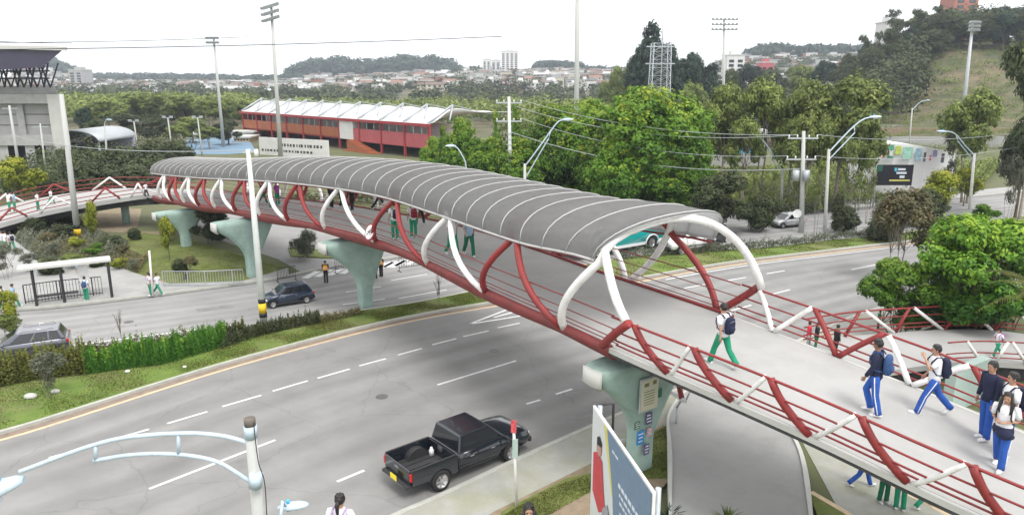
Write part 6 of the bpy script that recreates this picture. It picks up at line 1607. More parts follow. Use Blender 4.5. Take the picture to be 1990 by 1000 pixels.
for i, (x, yt) in enumerate(((262, 236), (328, 229), (386, 229))):
    P = Vector((atY(x, yt, 125).x, 125, 0)); tp = atY(x - 2, yt, 125); T_ = empty('court_light', tuple(P), ['left', 'middle', 'right'][i] + ' one of three short floodlights at the left court', 'floodlight', 'court floodlights')
    pole(P, tp, .16, .1).build('shaft', M['pole_concrete'], T_, world=True); mb = MB()
    mb.beam(tp + Vector((-.8, 0, 0)), tp + Vector((.8, 0, 0)), .12, .12); mb.build('crossarm', M['galv'], T_, world=True)
    for k_ in (-.6, .6): mb = MB(); mb.box(tp + Vector((k_, -.1, .15)), (.5, .3, .35)); mb.build('lamp', M['galv'], T_, world=True)
# floodlight masts
def mast(x0, Y, xt, yt, rows, w_, label, sp=.24, r=.35, ybase=None, tilt=0.0, mm='pole_concrete'):
    base = Vector((atY(x0, 300, Y).x, Y, terrain(atY(x0, 300, Y).x, Y))); tp = atY(xt, yt, Y); T_ = empty('floodlight_mast', tuple(base), label, 'floodlight mast')
    pole(base, tp, r * 1.4, r * .7).build('shaft', M[mm], T_, world=True)
    for i in range(rows):
        c = tp + Vector((0, -.2, -.3 - i * w_ * sp)); mb = MB(); dv = Vector((math.cos(tilt), 0, math.sin(tilt)))
        mb.beam(c - dv * w_ / 2, c + dv * w_ / 2, .25, .2); mb.build('crossarm', M['galv'], T_, world=True)
        for k_ in range(7):
            q = c + dv * w_ * (k_ / 6 - .5) + Vector((0, -.3, .25)); mb = MB(); mb.tube([q, q + Vector((0, -.45, -.2))], [.15, .26], 8); mb.build('floodlight', M['galv'], T_, world=True)
mast(545, 120, 527, 10, 3, 2.6, 'tall floodlight mast left of the red stand with three lamp rows', .36, .28, tilt=.28)
mast(436, 150, 415, 72, 2, 2.2, 'floodlight mast left of the taller one, two lamp rows', .4, .26)
mast(1404, 160, 1407, 36, 3, 5.0, 'floodlight mast with three wide lamp rows behind the olive trees', .2, .28)
mast(1862, 150, 1891, 42, 3, 1.8, 'pale leaning floodlight mast in front of the grassy hill', .4, .32, mm='galv')
P = at(1119, 380); T_ = empty('floodlight_mast', tuple(P), 'thickest mast in the middle, its top above the photo', 'mast'); pole(P, atY(1123, -120, P.y), .34, .2).build('shaft', M['pole_concrete'], T_, world=True)
mb = MB(); q = atY(1123, -125, P.y)
for k_ in (-1, 1): mb = MB(); mb.beam(q, q + Vector((k_ * 1.8, 0, .2)), .2, .2); mb.build('crossarm', M['galv'], T_, world=True)
# power poles and wires
PP = []
for (xb, yb, xt, yt, lb, tr) in [(993, 410, 989, 188, 'concrete power pole with steps between the pointed trees', False), (1557, 452, 1562, 255, 'concrete power pole with transformer between the thin trees', True)]:
    P = at(xb, yb); tp = atY(xt, yt, P.y); T_ = empty('power_pole', tuple(P), lb, 'power pole'); pole(P, tp, .24, .14).build('shaft', M['pole_painted' if not tr else 'pole_concrete'], T_, world=True); PP.append((P, tp))
    for k_, dzz in enumerate((.6, 2.4)):
        c = tp - Vector((0, 0, dzz)); mb = MB(); mb.beam(c - Vector((1.3, 0, 0)), c + Vector((1.3, 0, 0)), .12, .12); mb.build('crossarm', M['galv'], T_, world=True)
        for j in (-1.2, -.5, .5, 1.2): mb = MB(); mb.tube([c + Vector((j, 0, .06)), c + Vector((j, 0, .3))], [.07, .05], 7); mb.build('insulator', M['white_paint'], T_, world=True)
    if tr:
        for j in (-.45, .45): mb = MB(); c = tp + Vector((j, -.3, -4.2)); mb.tube([c, c + Vector((0, 0, .9))], .28, 12); mb.build('transformer', M['galv'], T_, world=True)
        mb = MB(); c = tp + Vector((0, -.25, -7.1)); mb.disc(c, .38, (0, 1, 0), .06, 16); mb.build('round_box', M['white_paint'], T_, world=True)
    else:
        for j in range(9): mb = MB(); c = tp - Vector((0, .2, 3.6 + j * .55)); mb.beam(c - Vector((.3, 0, 0)), c + Vector((.3, 0, 0)), .05, .05); mb.build('step', M['galv'], T_, world=True)
def wire(a, b, sag, r, label, nm='power_cable', grp='overhead cables'):
    a = Vector(a); b = Vector(b); mb = MB(); mb.tube([a.lerp(b, t) - Vector((0, 0, sag * 4 * t * (1 - t))) for t in [i / 24 for i in range(25)]], r, 4, caps=False)
    return thing_mesh(mb, nm, M['galv'] if sag > .55 else M['black_edge'], tuple(a), label, 'cable', grp)
a, b = PP[0][1], PP[1][1]
wire(a + Vector((1.2, 0, -.3)), b + Vector((-1.2, 0, -.3)), 1.0, .022, 'topmost cable between the two concrete power poles')
wire(a + Vector((.5, 0, -.9)), b + Vector((-.5, 0, -.3)), 1.3, .022, 'second cable between the two concrete power poles')
wire(a + Vector((1.2, 0, -2.1)), b + Vector((-1.2, 0, -2.1)), 1.2, .022, 'third cable between the two concrete power poles')
wire(a + Vector((0, 0, -3.4)), b + Vector((0, 0, -3.2)), 1.4, .03, 'lowest cable between the two concrete power poles')
b2 = atY(2060, 245, 70)
wire(b + Vector((1.2, 0, -.3)), b2, .8, .02, 'cable running right from the transformer pole')
wire(b + Vector((1.2, 0, -2.1)), b2 - Vector((0, 0, 1.2)), .9, .02, 'lower cable running right from the transformer pole')
wire(atY(-60, 97, 90), atY(975, 71, 110), .3, .05, 'long single cable crossing the sky at the upper left')
wire(atY(-60, 83, 90), atY(480, 72, 110), .2, .035, 'short upper cable crossing the sky at the upper left')
wire(atY(-60, 78, 92), atY(140, 84, 100), .1, .035, 'shortest cable above the dark stadium roof')
wire(atY(480, 292, 37), atY(20, 262, 75), .6, .02, 'cable from the striped pole to the left building')
# lattice pylon
Yp = 135; c0_ = atY(1283, 130, Yp); base = Vector((c0_.x, Yp, 0)); T_ = empty('lattice_pylon', tuple(base), 'grey lattice tower in front of the dark conifers', 'pylon')
ztop = atY(1286, 84, Yp).z; mb = MB(); H_ = ztop
def cn(t, k_): w2 = (1.9 - 0.4 * t); return base + Vector((w2 * (1 if k_ in (0, 3) else -1), w2 * (1 if k_ < 2 else -1), H_ * t))
for k_ in range(4): mb = MB(); mb.tube([cn(0, k_), cn(1, k_)], .07, 5); mb.build('leg', M['galv'], T_, world=True)
mb = MB(); nB = 14
for i in range(nB):
    t0, t1 = i / nB, (i + 1) / nB
    for k_ in range(4):
        k2 = (k_ + 1) % 4; mb.beam(cn(t0, k_), cn(t1, k2), .045, .045); mb.beam(cn(t0, k2), cn(t1, k_), .045, .045); mb.beam(cn(t1, k_), cn(t1, k2), .045, .045)
mb.build('bracing', M['galv'], T_, world=True)
for q in (.82, .97): mb = MB(); mb.beam(base + Vector((-2.6, 0, H_ * q)), base + Vector((2.6, 0, H_ * q)), .2, .2); mb.build('crossarm', M['galv'], T_, world=True)
P = Vector((atY(1288, 100, 160).x, 160, 0)); mb = MB(); mb.tube([P, atY(1288, 60, 160), atY(1289, -30, 160)], [.16, .1, .05], 6); thing_mesh(mb, 'antenna_mast', M['galv'], tuple(P), 'thin antenna rising above the dark conifer out of the photo', 'antenna')
# white post, sign post, roadside signs
P = at(297, 575, .12); mb = MB(); mb.tube([P, atY(290, 487, P.y)], .06, 10); thing_mesh(mb, 'post', M['white_paint'], tuple(P), 'slim white post on the pavement between the waiting students', 'post')
P = at(1004, 984, .12); T_ = empty('bus_stop_sign', tuple(P), 'narrow pale green road sign with red top on a white post by the pickup', 'sign'); tp = atY(998, 818, P.y)
mb = MB(); mb.tube([P, tp], .045, 10); mb.build('post', M['white_paint'], T_, world=True)
pc = P.lerp(tp, .76); 
mb = MB(); mb.box(P.lerp(tp, .70) + Vector((.02, -.055, 0)), (.17, .03, .62)); mb.build('panel', M['mint_pale'], T_, world=True)
mb = MB(); mb.box(P.lerp(tp, .95) + Vector((-.0, -.055, 0)), (.17, .03, .40)); mb.build('red_panel', mat('sign_red', (.5, .08, .09), .5, .5, 14), T_, world=True)
# bus shelter
T_ = empty('bus_shelter', tuple(at(140, 590, .12)), 'open bus shelter with thin pale roof slab on dark posts', 'bus shelter')
zr_ = 2.35
for (x, y) in ((72, 594), (126, 587), (218, 577)):
    p = at(x, y, .12); mb = MB(); mb.beam(p, p + Vector((0, 0, zr_ - .12)), .12, .12); mb.build('post', M['trim'], T_, world=True)
a = at(45, 597, .12); b = at(224, 574, .12); d_ = (b - a).normalized(); n_ = Vector((-d_.y, d_.x, 0)); mb = MB()
mb.prism([(q.x, q.y) for q in (a - n_ * .3, b - n_ * .3, b + n_ * .9, a + n_ * .9)], zr_, zr_ + .13); mb.build('roof', M['concrete_light'], T_, world=True)
mb = MB(); mb.prism([(q.x, q.y) for q in (a.lerp(b, .62) + n_ * .4, a.lerp(b, .74) + n_ * .4, a.lerp(b, .74) + n_ * .5, a.lerp(b, .62) + n_ * .5)], 1.2, zr_); mb.build('panel', M['white_paint'], T_, world=True)
mb = MB(); mb.prism([(q.x, q.y) for q in (a.lerp(b, .15) + n_ * .35, a.lerp(b, .6) + n_ * .35, a.lerp(b, .6) + n_ * .7, a.lerp(b, .15) + n_ * .7)], .5, .58); mb.build('bench', M['trim'], T_, world=True)
def railing(pts, h, label, m='galv', z=.12, gap=.16, nm='railing'):
    A_ = [at(x, y, z) for x, y in pts]; T_ = empty(nm, tuple(A_[0]), label, 'railing')
    for hh in (.12, h):
        mb = MB(); mb.tube([p + Vector((0, 0, hh)) for p in A_], .03, 5); mb.build('rail', M[m], T_, world=True)
    n = 0
    for i in range(len(A_) - 1):
        L = (A_[i + 1] - A_[i]).length; k_ = int(L / gap)
        for j in range(k_ + 1):
            if n > 95: break
            p = A_[i].lerp(A_[i + 1], j / max(1, k_)); n += 1; r_ = .035 if j % 10 == 0 else .014
            mb = MB(); mb.tube([p, p + Vector((0, 0, h))], r_, 5, caps=False); mb.build('bar', M[m], T_, world=True)
    return T_
railing([(50, 590), (120, 580), (200, 572)], 1.15, 'dark vertical bar railing under the bus shelter', 'trim')
railing([(318, 556), (400, 556), (474, 552)], 1.0, 'pale vertical bar railing in front of the left lawn', 'galv')
railing([(1480, 428), (1560, 420), (1640, 411), (1700, 405)], 1.1, 'dark fence along the far pavement on the right', 'trim', gap=.35)
railing([(1000, 466), (1080, 459), (1180, 450)], 1.1, 'dark bar fence seen under the roof edge', 'trim', gap=.3)
for i, pts in enumerate(([(652, 530), (690, 524)], [(776, 527), (832, 519)], [(540, 548), (575, 543)])):
    A_ = [at(*q, .02) for q in pts]; T_ = empty('crowd_barrier', tuple(A_[0]), ['black crowd barrier right of the left traffic officer', 'black crowd barrier right of the right traffic officer', 'black crowd barrier beside the dark blue hatchback'][i], 'barrier', 'crowd barriers at the crossing')
    d_ = (A_[1] - A_[0]).normalized(); n_ = Vector((-d_.y, d_.x, 0))
    mb = MB(); q0, q1 = A_[0] + Vector((0, 0, .25)), A_[1] + Vector((0, 0, .25)); mb.tube([q0, q0 + Vector((0, 0, .7)), q1 + Vector((0, 0, .7)), q1, q0], .025, 6); mb.build('frame', M['black'], T_, world=True)
    for k_ in range(1, 12): p = q0.lerp(q1, k_ / 12); mb = MB(); mb.tube([p, p + Vector((0, 0, .7))], .012, 4, caps=False); mb.build('bar', M['black'], T_, world=True)
    for q in (q0, q1): mb = MB(); mb.beam(q - Vector((0, 0, .24)) - n_ * .3, q - Vector((0, 0, .24)) + n_ * .3, .05, .03); mb.tube([q - Vector((0, 0, .24)), q], .02, 5); mb.build('foot', M['black'], T_, world=True)
# stone by the median and litter
for i, (x, y, s_, lb) in enumerate(((108, 762, .16, 'pale stone in the median grass near the small tree'), (60, 772, .22, 'larger pale rock left of the small median tree'), (248, 722, .1, 'white litter bag below the fern bed'), (359, 713, .08, 'small white scrap on the median grass'))):
    P = at(x, y, .13); mb = MB(); mb.ball(P + Vector((0, 0, s_ * .3)), s_, 0, 8, 5, (1.3, .9, .6)); thing_mesh(mb, 'stone' if i < 2 else 'litter', M['concrete_light' if i < 2 else 'white_paint'], tuple(P), lb, 'stone' if i < 2 else 'litter')
# billboard at the bottom
zt = 5.2; A_ = at(1155, 787, zt); B_ = at(1272, 956, zt); d_ = (B_ - A_).normalized(); n_ = Vector((d_.y, -d_.x, 0)); Lb = (B_ - A_).length; Hb = 3.1
if (Vector((0, 0, CH)) - A_).dot(n_) < 0: n_ = -n_
T_ = empty('billboard', (A_.x, A_.y, 0), 'billboard with a person in red and blue text panel at the bottom edge', 'billboard')
def bb(u0, u1, v0, v1, off, mi=None, th=.02):
    """rectangle in board coordinates: u from the far end, v down from the top"""
    mb = MB(); c = A_ + d_ * (u0 + u1) / 2 - Vector((0, 0, (v0 + v1) / 2)) + n_ * off
    mb.box(c, (u1 - u0, th, v1 - v0), rot=Matrix((d_, -n_, Vector((0, 0, 1)))).transposed()); return mb
bb(0, Lb, 0, Hb, 0, th=.06).build('board', M['white_paint'], T_, world=True)
mat('ad_blue', (.15, .22, .31), .5, .06, 3); mat('ad_pale', (.6, .62, .62), .5); mat('ad_red', (.5, .05, .06), .5, .1, 3); mat('ad_text', (.62, .68, .75), .5); mat('ad_skin', (.45, .25, .2), .6); mat('ad_yellow', (.6, .55, .15), .5)
sh_ = T_
def adpoly(pts, off, m, nm):
    mb = MB(); P_ = [A_ + d_ * u - Vector((0, 0, v)) + n_ * off for u, v in pts]; Q_ = [p - n_ * .004 for p in P_]
    n = len(P_); f = list(range(n)); mb.add(P_ + Q_, [f] + [[i, (i + 1) % n, n + (i + 1) % n, n + i] for i in range(n)]); o = mb.build(nm, M[m], T_, world=True); return o
adpoly([(.04, .05), (.30 * Lb, .05), (.52 * Lb, Hb - .05), (.04, Hb - .05)], .034, 'ad_pale', 'poster_left')
adpoly([(.22 * Lb, .05), (.30 * Lb, .05), (.46 * Lb, 1.5), (.40 * Lb, 1.5)], .040, 'ad_yellow', 'poster_stripe')
adpoly([(.29 * Lb, .05), (Lb - .04, .05), (Lb - .04, Hb - .05), (.50 * Lb, Hb - .05), (.42 * Lb, 1.4)], .046, 'ad_blue', 'poster_blue')
adpoly([(.05 * Lb, 1.15), (.12 * Lb, 1.0), (.22 * Lb, 1.05), (.26 * Lb, 1.7), (.30 * Lb, 2.2), (.18 * Lb, 2.5), (.05 * Lb, 2.2)], .052, 'ad_red', 'poster_dress')
adpoly([(.13 * Lb, .72), (.16 * Lb, .6), (.20 * Lb, .72), (.20 * Lb, .92), (.16 * Lb, 1.05), (.13 * Lb, .95)], .056, 'ad_skin', 'poster_face')
adpoly([(.12 * Lb, .60), (.16 * Lb, .50), (.21 * Lb, .62), (.2 * Lb, .72), (.13 * Lb, .78), (.12 * Lb, 1.0)], .060, 'black', 'poster_hair')
adpoly([(.26 * Lb, 2.2), (.34 * Lb, 1.9), (.42 * Lb, 2.3), (.42 * Lb, Hb - .06), (.22 * Lb, Hb - .06)], .058, 'cloth_grey', 'poster_figure')
rr = random.Random(5)
for (u, v, w2, hh) in [(.52, .9, .30, .10), (.54, 1.12, .34, .07), (.55, 1.30, .30, .07), (.56, 1.55, .38, .16), (.57, 1.85, .36, .16), (.58, 2.2, .34, .06), (.58, 2.35, .36, .06), (.59, 2.5, .30, .06), (.40, .35, .10, .05)]:
    uu = u * Lb; mb = MB()
    while uu < (u + w2) * Lb:
        ww = rr.uniform(.08, .2); b_ = bb(uu, uu + ww, v, v + hh, .054, th=.006); mb.add(b_.v, b_.f); uu += ww + .05
    mb.build('text_line', M['ad_text'], T_, world=True)
for q in (A_ + d_ * .1, B_ - d_ * .1): mb = MB(); mb.tube([(q.x, q.y, 0), (q.x, q.y, zt + .02)], .06, 8); q2 = mb.build('post', M['galv'], T_, world=True); q2.location = q2.location - n_ * .12
mb = MB(); mb.tube([A_ - n_ * .12, A_ - n_ * .5, A_ - n_ * .5 - Vector((0, 0, 1.2))], .035, 6); mb.build('bracket', M['trim'], T_, world=True)
# pipe by the pier
P = at(1227, 900, .13); mb = MB(); mb.tube([P, P + Vector((0, 0, 1.9))], .05, 8); mb.tube([P + Vector((0, 0, .9)), P + Vector((-.5, 0, .9))], .03, 6); thing_mesh(mb, 'conduit_pipe', M['galv'], tuple(P), 'grey conduit pipe with a side arm left of the nearest pier foot', 'pipe')
# ------------------------------------------------------------------ background buildings
mat('fabric_white', (.6, .6, .6), .7, .04, .4, dirt=(.55, .55, .55), dirt_scale=.3, dirt_amt=.4)
mat('stand_red', (.30, .03, .035), .6, .1, .5); mat('stand_orange', (.33, .10, .04), .6, .12, .6); mat('stand_pink', (.40, .09, .10), .6, .1, .5)
mat('wall_white', (.66, .66, .64), .8, .06, 1, dirt=(.5, .5, .48), dirt_scale=.8, dirt_amt=.4); mat('roof_dark', (.045, .04, .07), .5, .1, .3)
mat('court_blue', (.15, .24, .33), .8, .08, .5); mat('court_bright', (.06, .28, .6), .7); mat('lilac', (.42, .42, .55), .6, .05, .3); mat('cyan', (.1, .45, .58), .6, .3, 2)
A_ = Vector((-64, 180, 0)); B_ = Vector((-13, 126, 0)); d_ = (B_ - A_).normalized(); n_ = Vector((-d_.y, d_.x, 0));
if n_.y < 0: n_ = -n_
LS = (B_ - A_).length
ST = empty('stadium_stand', tuple(B_), 'long red and orange grandstand under a white tent roof with peaks', 'grandstand')
def SPt(u, v, z): return A_ + d_ * u + n_ * v + Vector((0, 0, z))
def sbox(u0, u1, v0, v1, z0, z1, name, m):
    mb = MB(); mb.prism([(p.x, p.y) for p in (SPt(u0, v0, 0), SPt(u1, v0, 0), SPt(u1, v1, 0), SPt(u0, v1, 0))], z0, z1); return mb.build(name, M[m], ST, world=True)
NBAY = 10; bay = LS / NBAY
mb = MB(); nu, nv = 120, 16; vs = []; fs = []
for i in range(nu + 1):
    u = LS * i / nu; f = abs(((u / bay) % 1) - .5) * 2       # 1 at the frames
    for j in range(nv + 1):
        v = -1.5 + 20 * j / nv; w2 = math.exp(-((v - 4) / 4.0) ** 2)
        z = 6.0 + .06 * v + (.2 * (f ** 2) + 1.35 * (f ** 4) * w2) * sst(-1.5, 3.5, v) + .7 * math.sin(math.pi * j / nv)
        vs.append(SPt(u, v, z))
for i in range(nu):
    for j in range(nv):
        a = i * (nv + 1) + j; fs.append((a, a + 1, a + nv + 2, a + nv + 1))
mb.add(vs, fs, 0, True); o = mb.build('tent_roof', M['fabric_white'], ST, world=True); m_ = o.modifiers.new('s', 'SOLIDIFY'); m_.thickness = .12
sbox(-1, LS + .5, -1.7, -1.4, 5.5, 6.0, 'roof_beam', 'stand_red')
sbox(0, LS * .66, -1.2, -1.0, 2.2, 4.1, 'balcony_front', 'stand_orange'); sbox(LS * .66, LS, -1.2, -1.0, 1.8, 4.2, 'balcony_front', 'stand_pink')
sbox(0, LS, -1.0, 10, 1.9, 2.2, 'floor_slab', 'stand_red'); sbox(0, LS, 4.5, 4.7, 2.2, 5.7, 'back_wall', 'wall_white'); sbox(-.3, 0, -1.2, 14, 0, 5.8, 'end_wall', 'stand_red'); sbox(0, LS, 9, 9.3, 0, 1.9, 'undercroft_wall', 'dark')
sbox(LS * .60, LS * .67, -1.25, 2, 2.0, 5.5, 'stair_tower', 'wall_white')
for i in range(NBAY + 1):
    u = min(LS - .2, i * bay)
    sbox(u - .18, u + .18, -1.35, -.98, 0, 6, 'column', 'stand_red'); 
    mb = MB(); ap_ = SPt(u, 4, 9.0); mb.tube([SPt(u, -1.4, 6.1), ap_], .2, 6); mb.build('mast_leg', M['galv'], ST, world=True)
    mb = MB(); mb.tube([SPt(u + bay * .3, 1.5, 6.6), ap_], .14, 6); mb.build('mast_leg', M['galv'], ST, world=True)
    mb = MB(); mb.tube([ap_, SPt(min(LS, u + bay * .5), 14, 6.9)], .06, 5); mb.build('cable', M['galv'], ST, world=True)
    if i < NBAY:
        for q in (.33, .66): sbox(u + bay * q - .07, u + bay * q + .07, -1.1, -1.0, 4.1, 5.6, 'post', 'galv')
mb = MB(); mb.prism([(p.x, p.y) for p in (SPt(LS * .66, -3.4, 0), SPt(LS * .80, -3.4, 0), SPt(LS * .80, -1.3, 0), SPt(LS * .66, -1.3, 0))], .0, .2)
for k_ in range(9): mb.prism([(p.x, p.y) for p in (SPt(LS * (.68 + .012 * k_), -3.2, 0), SPt(LS * (.68 + .012 * (k_ + 1)), -3.2, 0), SPt(LS * (.68 + .012 * (k_ + 1)), -1.4, 0), SPt(LS * (.68 + .012 * k_), -1.4, 0))], 0, 2.1 - .22 * k_)
mb.build('stairs', M['stand_orange'], ST, world=True)
# white perimeter wall with rows of small dark marks
WL = empty('perimeter_wall', tuple(at(560, 306)), 'white wall with dark lettering in front of the grandstand', 'wall')
a, b = at(506, 300), at(640, 309); a2, b2 = a.lerp(b, 0), b
zw = atY(506, 266, a.y).z; mb = MB(); mb.beam(a + Vector((0, 0, zw / 2)), b + Vector((0, 0, zw / 2)), .2, zw); mb.build('wall', M['wall_white'], WL, world=True)
rr = random.Random(3); dd_ = (b - a).normalized(); nn_ = Vector((dd_.y, -dd_.x, 0))
if nn_.y > 0: nn_ = -nn_
for row, (z0_, s_) in enumerate(((zw * .62, .5), (zw * .28, .4))):
    t = .05 if row else .35
    while t < (.92 if row == 0 else .8):
        w_ = rr.uniform(.25, .6); mb = MB(); c = a.lerp(b, t) + nn_ * .11 + Vector((0, 0, z0_)); mb.beam(c - dd_ * w_ / 2, c + dd_ * w_ / 2, .02, s_); mb.build('letter', M['black_edge'], WL, world=True); t += (w_ + .3) / (b - a).length
# big concrete building at the left edge
Yb = 108; CB = empty('arena_building', (atY(60, 300, Yb).x, Yb, 0), 'large concrete arena with dark roof slab on trusses at the left edge', 'building')
def cb(x0, x1, y0, y1, name, m, dy0=0.0, dep=12.0, Y=Yb, par=None):
    p0 = atY(x0, y1, Y); p1 = atY(x1, y0, Y); mb = MB(); k_ = (Y + dy0 + dep) / (Y + dy0); mb.prism([(p0.x, Y + dy0), (p1.x, Y + dy0), (p1.x * k_ - .3, Y + dy0 + dep), (p0.x * k_, Y + dy0 + dep)], min(p0.z, p1.z), max(p0.z, p1.z)); o = mb.build(name, M[m] if isinstance(m, str) else m, par or CB, off=CB.location); return o
cb(-160, 118, 183, 201, 'upper_beam', 'concrete', -.6, 14); cb(-160, 112, 201, 262, 'wall_panel', 'concrete_slab', .8, 12); cb(-160, 122, 262, 282, 'lower_beam', 'concrete', -.6, 14)
cb(112, 130, 183, 290, 'corner_column', 'concrete_light', -.8, 2.5); cb(-160, 96, 168, 183, 'parapet', 'concrete', 1.5, 10)
cb(-160, 118, 282, 335, 'undercroft', 'dark', 6, 4)
for x in (-60, 8, 60, 100): cb(x, x + 9, 282, 345, 'column', 'concrete', -.3, 1.2)
for x in (-30, 34): cb(x, x + 5, 201, 262, 'pilaster', 'concrete', .45, .6)
for y in (222, 243): cb(-160, 112, y, y + 1.2, 'panel_joint', 'black_edge', .74, .3)
mb = MB(); p = [atY(x, y, Yb - 3) for x, y in ((-200, 92), (130, 98), (92, 131), (-200, 150))]
vs = [(q.x, Yb - 4, q.z) for q in p] + [(q.x * (Yb + 16) / (Yb - 3) - 1, Yb + 16, q.z + .6) for q in p]
mb.add(vs, [(0, 3, 2, 1), (4, 5, 6, 7), (0, 1, 5, 4), (1, 2, 6, 5), (2, 3, 7, 6), (3, 0, 4, 7)]); mb.build('roof_slab', M['roof_dark'], CB, world=True)
mb = MB(); q0 = atY(-200, 88, Yb - 4); q1 = atY(131, 95, Yb - 4); mb.beam((q0.x, Yb - 4.2, q0.z), (q1.x, Yb - 4.2, q1.z), .3, .5); mb.build('roof_edge', M['concrete_light'], CB, world=True)
for k_, x in enumerate(range(-60, 96, 13)):
    mb = MB(); z0_ = atY(x, 170, Yb).z; z1_ = atY(x, 122, Yb).z; X0 = atY(x, 150, Yb).x
    mb.tube([(X0, Yb + 1.5, z0_), (X0 + 1.1 * (-1) ** k_, Yb + 1.5, z1_)], .13, 6); mb.build('truss_strut', M['roof_dark'], CB, world=True)
    mb = MB(); mb.tube([(X0, Yb + 1.5, z0_), (X0 - 1.0 * (-1) ** k_, Yb + 2.5, z1_)], .10, 6); mb.build('truss_strut', M['roof_dark'], CB, world=True)
for y in (140, 154): mb = MB(); q0, q1 = atY(-160, y, Yb + 1.5), atY(96, y - 2, Yb + 1.5); mb.tube([q0, q1], .12, 6); mb.build('truss_chord', M['roof_dark'], CB, world=True)
# barrel canopy and curved walkway beside it
BC = empty('barrel_canopy', tuple(at(162, 312)), 'grey and lilac barrel vaulted canopy beside the concrete arena', 'canopy')
Yc2 = 118; xa, xb = atY(96, 300, Yc2).x, atY(196, 300, Yc2).x; zt_ = atY(150, 253, Yc2).z; zb_ = atY(150, 276, Yc2).z
mb = MB(); vs = []; fs = []; rx_ = (xb - xa) / 2
for i in range(15):
    a_ = math.pi * i / 14
    for q in (0, 1): vs.append(((xa + xb) / 2 - rx_ * math.cos(a_), Yc2 + q * 12, zb_ + (zt_ - zb_) * math.sin(a_)))
for i in range(14): fs.append((2 * i, 2 * i + 2, 2 * i + 3, 2 * i + 1))
mb.add(vs, fs, 0, True); o = mb.build('vault', M['galv'], BC, world=True); m_ = o.modifiers.new('s', 'SOLIDIFY'); m_.thickness = .2
mb = MB(); mb.box(((xa + xb) / 2 + .5, Yc2 + 11, zb_ / 2), (rx_ * 1.8, .3, zb_)); mb.build('back_panel', M['lilac'], BC, world=True)
for x in (xa + .6, (xa + xb) / 2, xb - .4): mb = MB(); mb.tube([(x, Yc2 + .5, 0), (x, Yc2 + .5, zb_)], .18, 8); mb.build('column', M['mint_pale'], BC, world=True)
# sports court
mb = MB(); poly(mb, g([(362, 300), (362, 272), (480, 264), (498, 296), (440, 300)]), .03); struct(mb, 'sports_court', M['court_blue'])
mb = MB(); poly(mb, g([(205, 296), (215, 288), (262, 287), (258, 295)]), .035); struct(mb, 'blue_court', M['court_bright'])
for i, (x0, x1, y, h_, m_, lb) in enumerate([(362, 440, 262, 7, 'mint_pale', 'low pale green building behind the blue court'), (440, 492, 258, 12, 'wall_white', 'low white building at the left end of the grandstand'), (455, 484, 268, 8, 'line_yellow', 'small yellow and white stand beside the blue court')]):
    q0, q1 = at(x0, y + h_), at(x1, y + h_); z1_ = atY(x0, y, q0.y).z; T_ = empty('low_building', tuple(q0), lb, 'building')
    mb = MB(); mb.box(((q0.x + q1.x) / 2, q0.y + 3, z1_ / 2), (q1.x - q0.x, 6, z1_)); mb.build('wall', M[m_], T_, world=True)
    mb = MB(); mb.box(((q0.x + q1.x) / 2, q0.y + 3, z1_ + .15), (q1.x - q0.x + .8, 6.8, .3)); mb.build('roof', M['concrete_light'], T_, world=True)
    for k_ in range(5): mb = MB(); mb.box((q0.x + (q1.x - q0.x) * (k_ + .5) / 5, q0.y - .02, z1_ * .55), ((q1.x - q0.x) / 9, .08, z1_ * .35)); mb.build('window', M['glass'], T_, world=True)
# building with painted wall on the right
PW = empty('painted_wall_building', tuple(at(1790, 372)), 'white curved wall building with a colourful mural on the right', 'building')
top = [(1712, 281), (1740, 279), (1770, 281), (1800, 286), (1830, 291), (1858, 298)]; Yw = [84, 83, 82.5, 82.5, 83, 84]
vs = []; 
for (x, y), Y in zip(top, Yw): p = atY(x, y, Y); vs += [(p.x, p.y, 0), (p.x, p.y, p.z), (p.x + .4, p.y + 9, p.z), (p.x + .4, p.y + 9, 0)]
fs = [(4 * i + k_, 4 * i + 4 + k_, 4 * i + 5 + k_, 4 * i + 1 + k_) for i in range(5) for k_ in range(3)] + [(0, 1, 2, 3), (20, 23, 22, 21)]
mb = MB(); mb.add(vs, fs); mb.build('wall', mat('wall_bright', (.8, .8, .8), .8, .05, 1), PW, world=True)
for i, (x0, x1, y0, y1, c_) in enumerate([(1714, 1722, 285, 306, (.6, .25, .1)), (1724, 1738, 282, 308, (.1, .32, .22)), (1739, 1752, 284, 300, (.5, .6, .12)), (1753, 1775, 286, 309, (.35, .62, .5)), (1778, 1792, 288, 312, (.35, .55, .65)), (1794, 1800, 296, 314, (.1, .1, .12)), (1806, 1810, 302, 312, (.6, .08, .12)), (1812, 1822, 292, 306, (.32, .3, .5)), (1828, 1836, 298, 316, (.15, .15, .16)), (1727, 1736, 292, 303, (.65, .65, .6))]):
    j = min(4, max(0, sum(1 for t in top if t[0] <= x0) - 1)); Y = min(Yw[j], Yw[j + 1]) - .2 - .02 * i
    p0, p1 = atY(x0, y1, Y), atY(x1, y0, Y); mb = MB(); mb.box(((p0.x + p1.x) / 2, Y, (p0.z + p1.z) / 2), (p1.x - p0.x, .06, p1.z - p0.z)); mb.build('mural_patch', mat('mural_%d' % i, c_, .7, .3, 2.5), PW, world=True)
Yn = 77; BN = empty('banner', (atY(1738, 360, Yn).x, Yn, 0), 'black banner with pale lettering before the white mural wall', 'banner')
p0, p1 = atY(1702, 360, Yn), atY(1776, 320, Yn); mb = MB(); mb.box(((p0.x + p1.x) / 2, Yn, (p0.z + p1.z) / 2), (p1.x - p0.x, .08, p1.z - p0.z)); mb.build('sheet', mat('banner_dark', (.012, .012, .02), .5, .2, 2), BN, world=True)
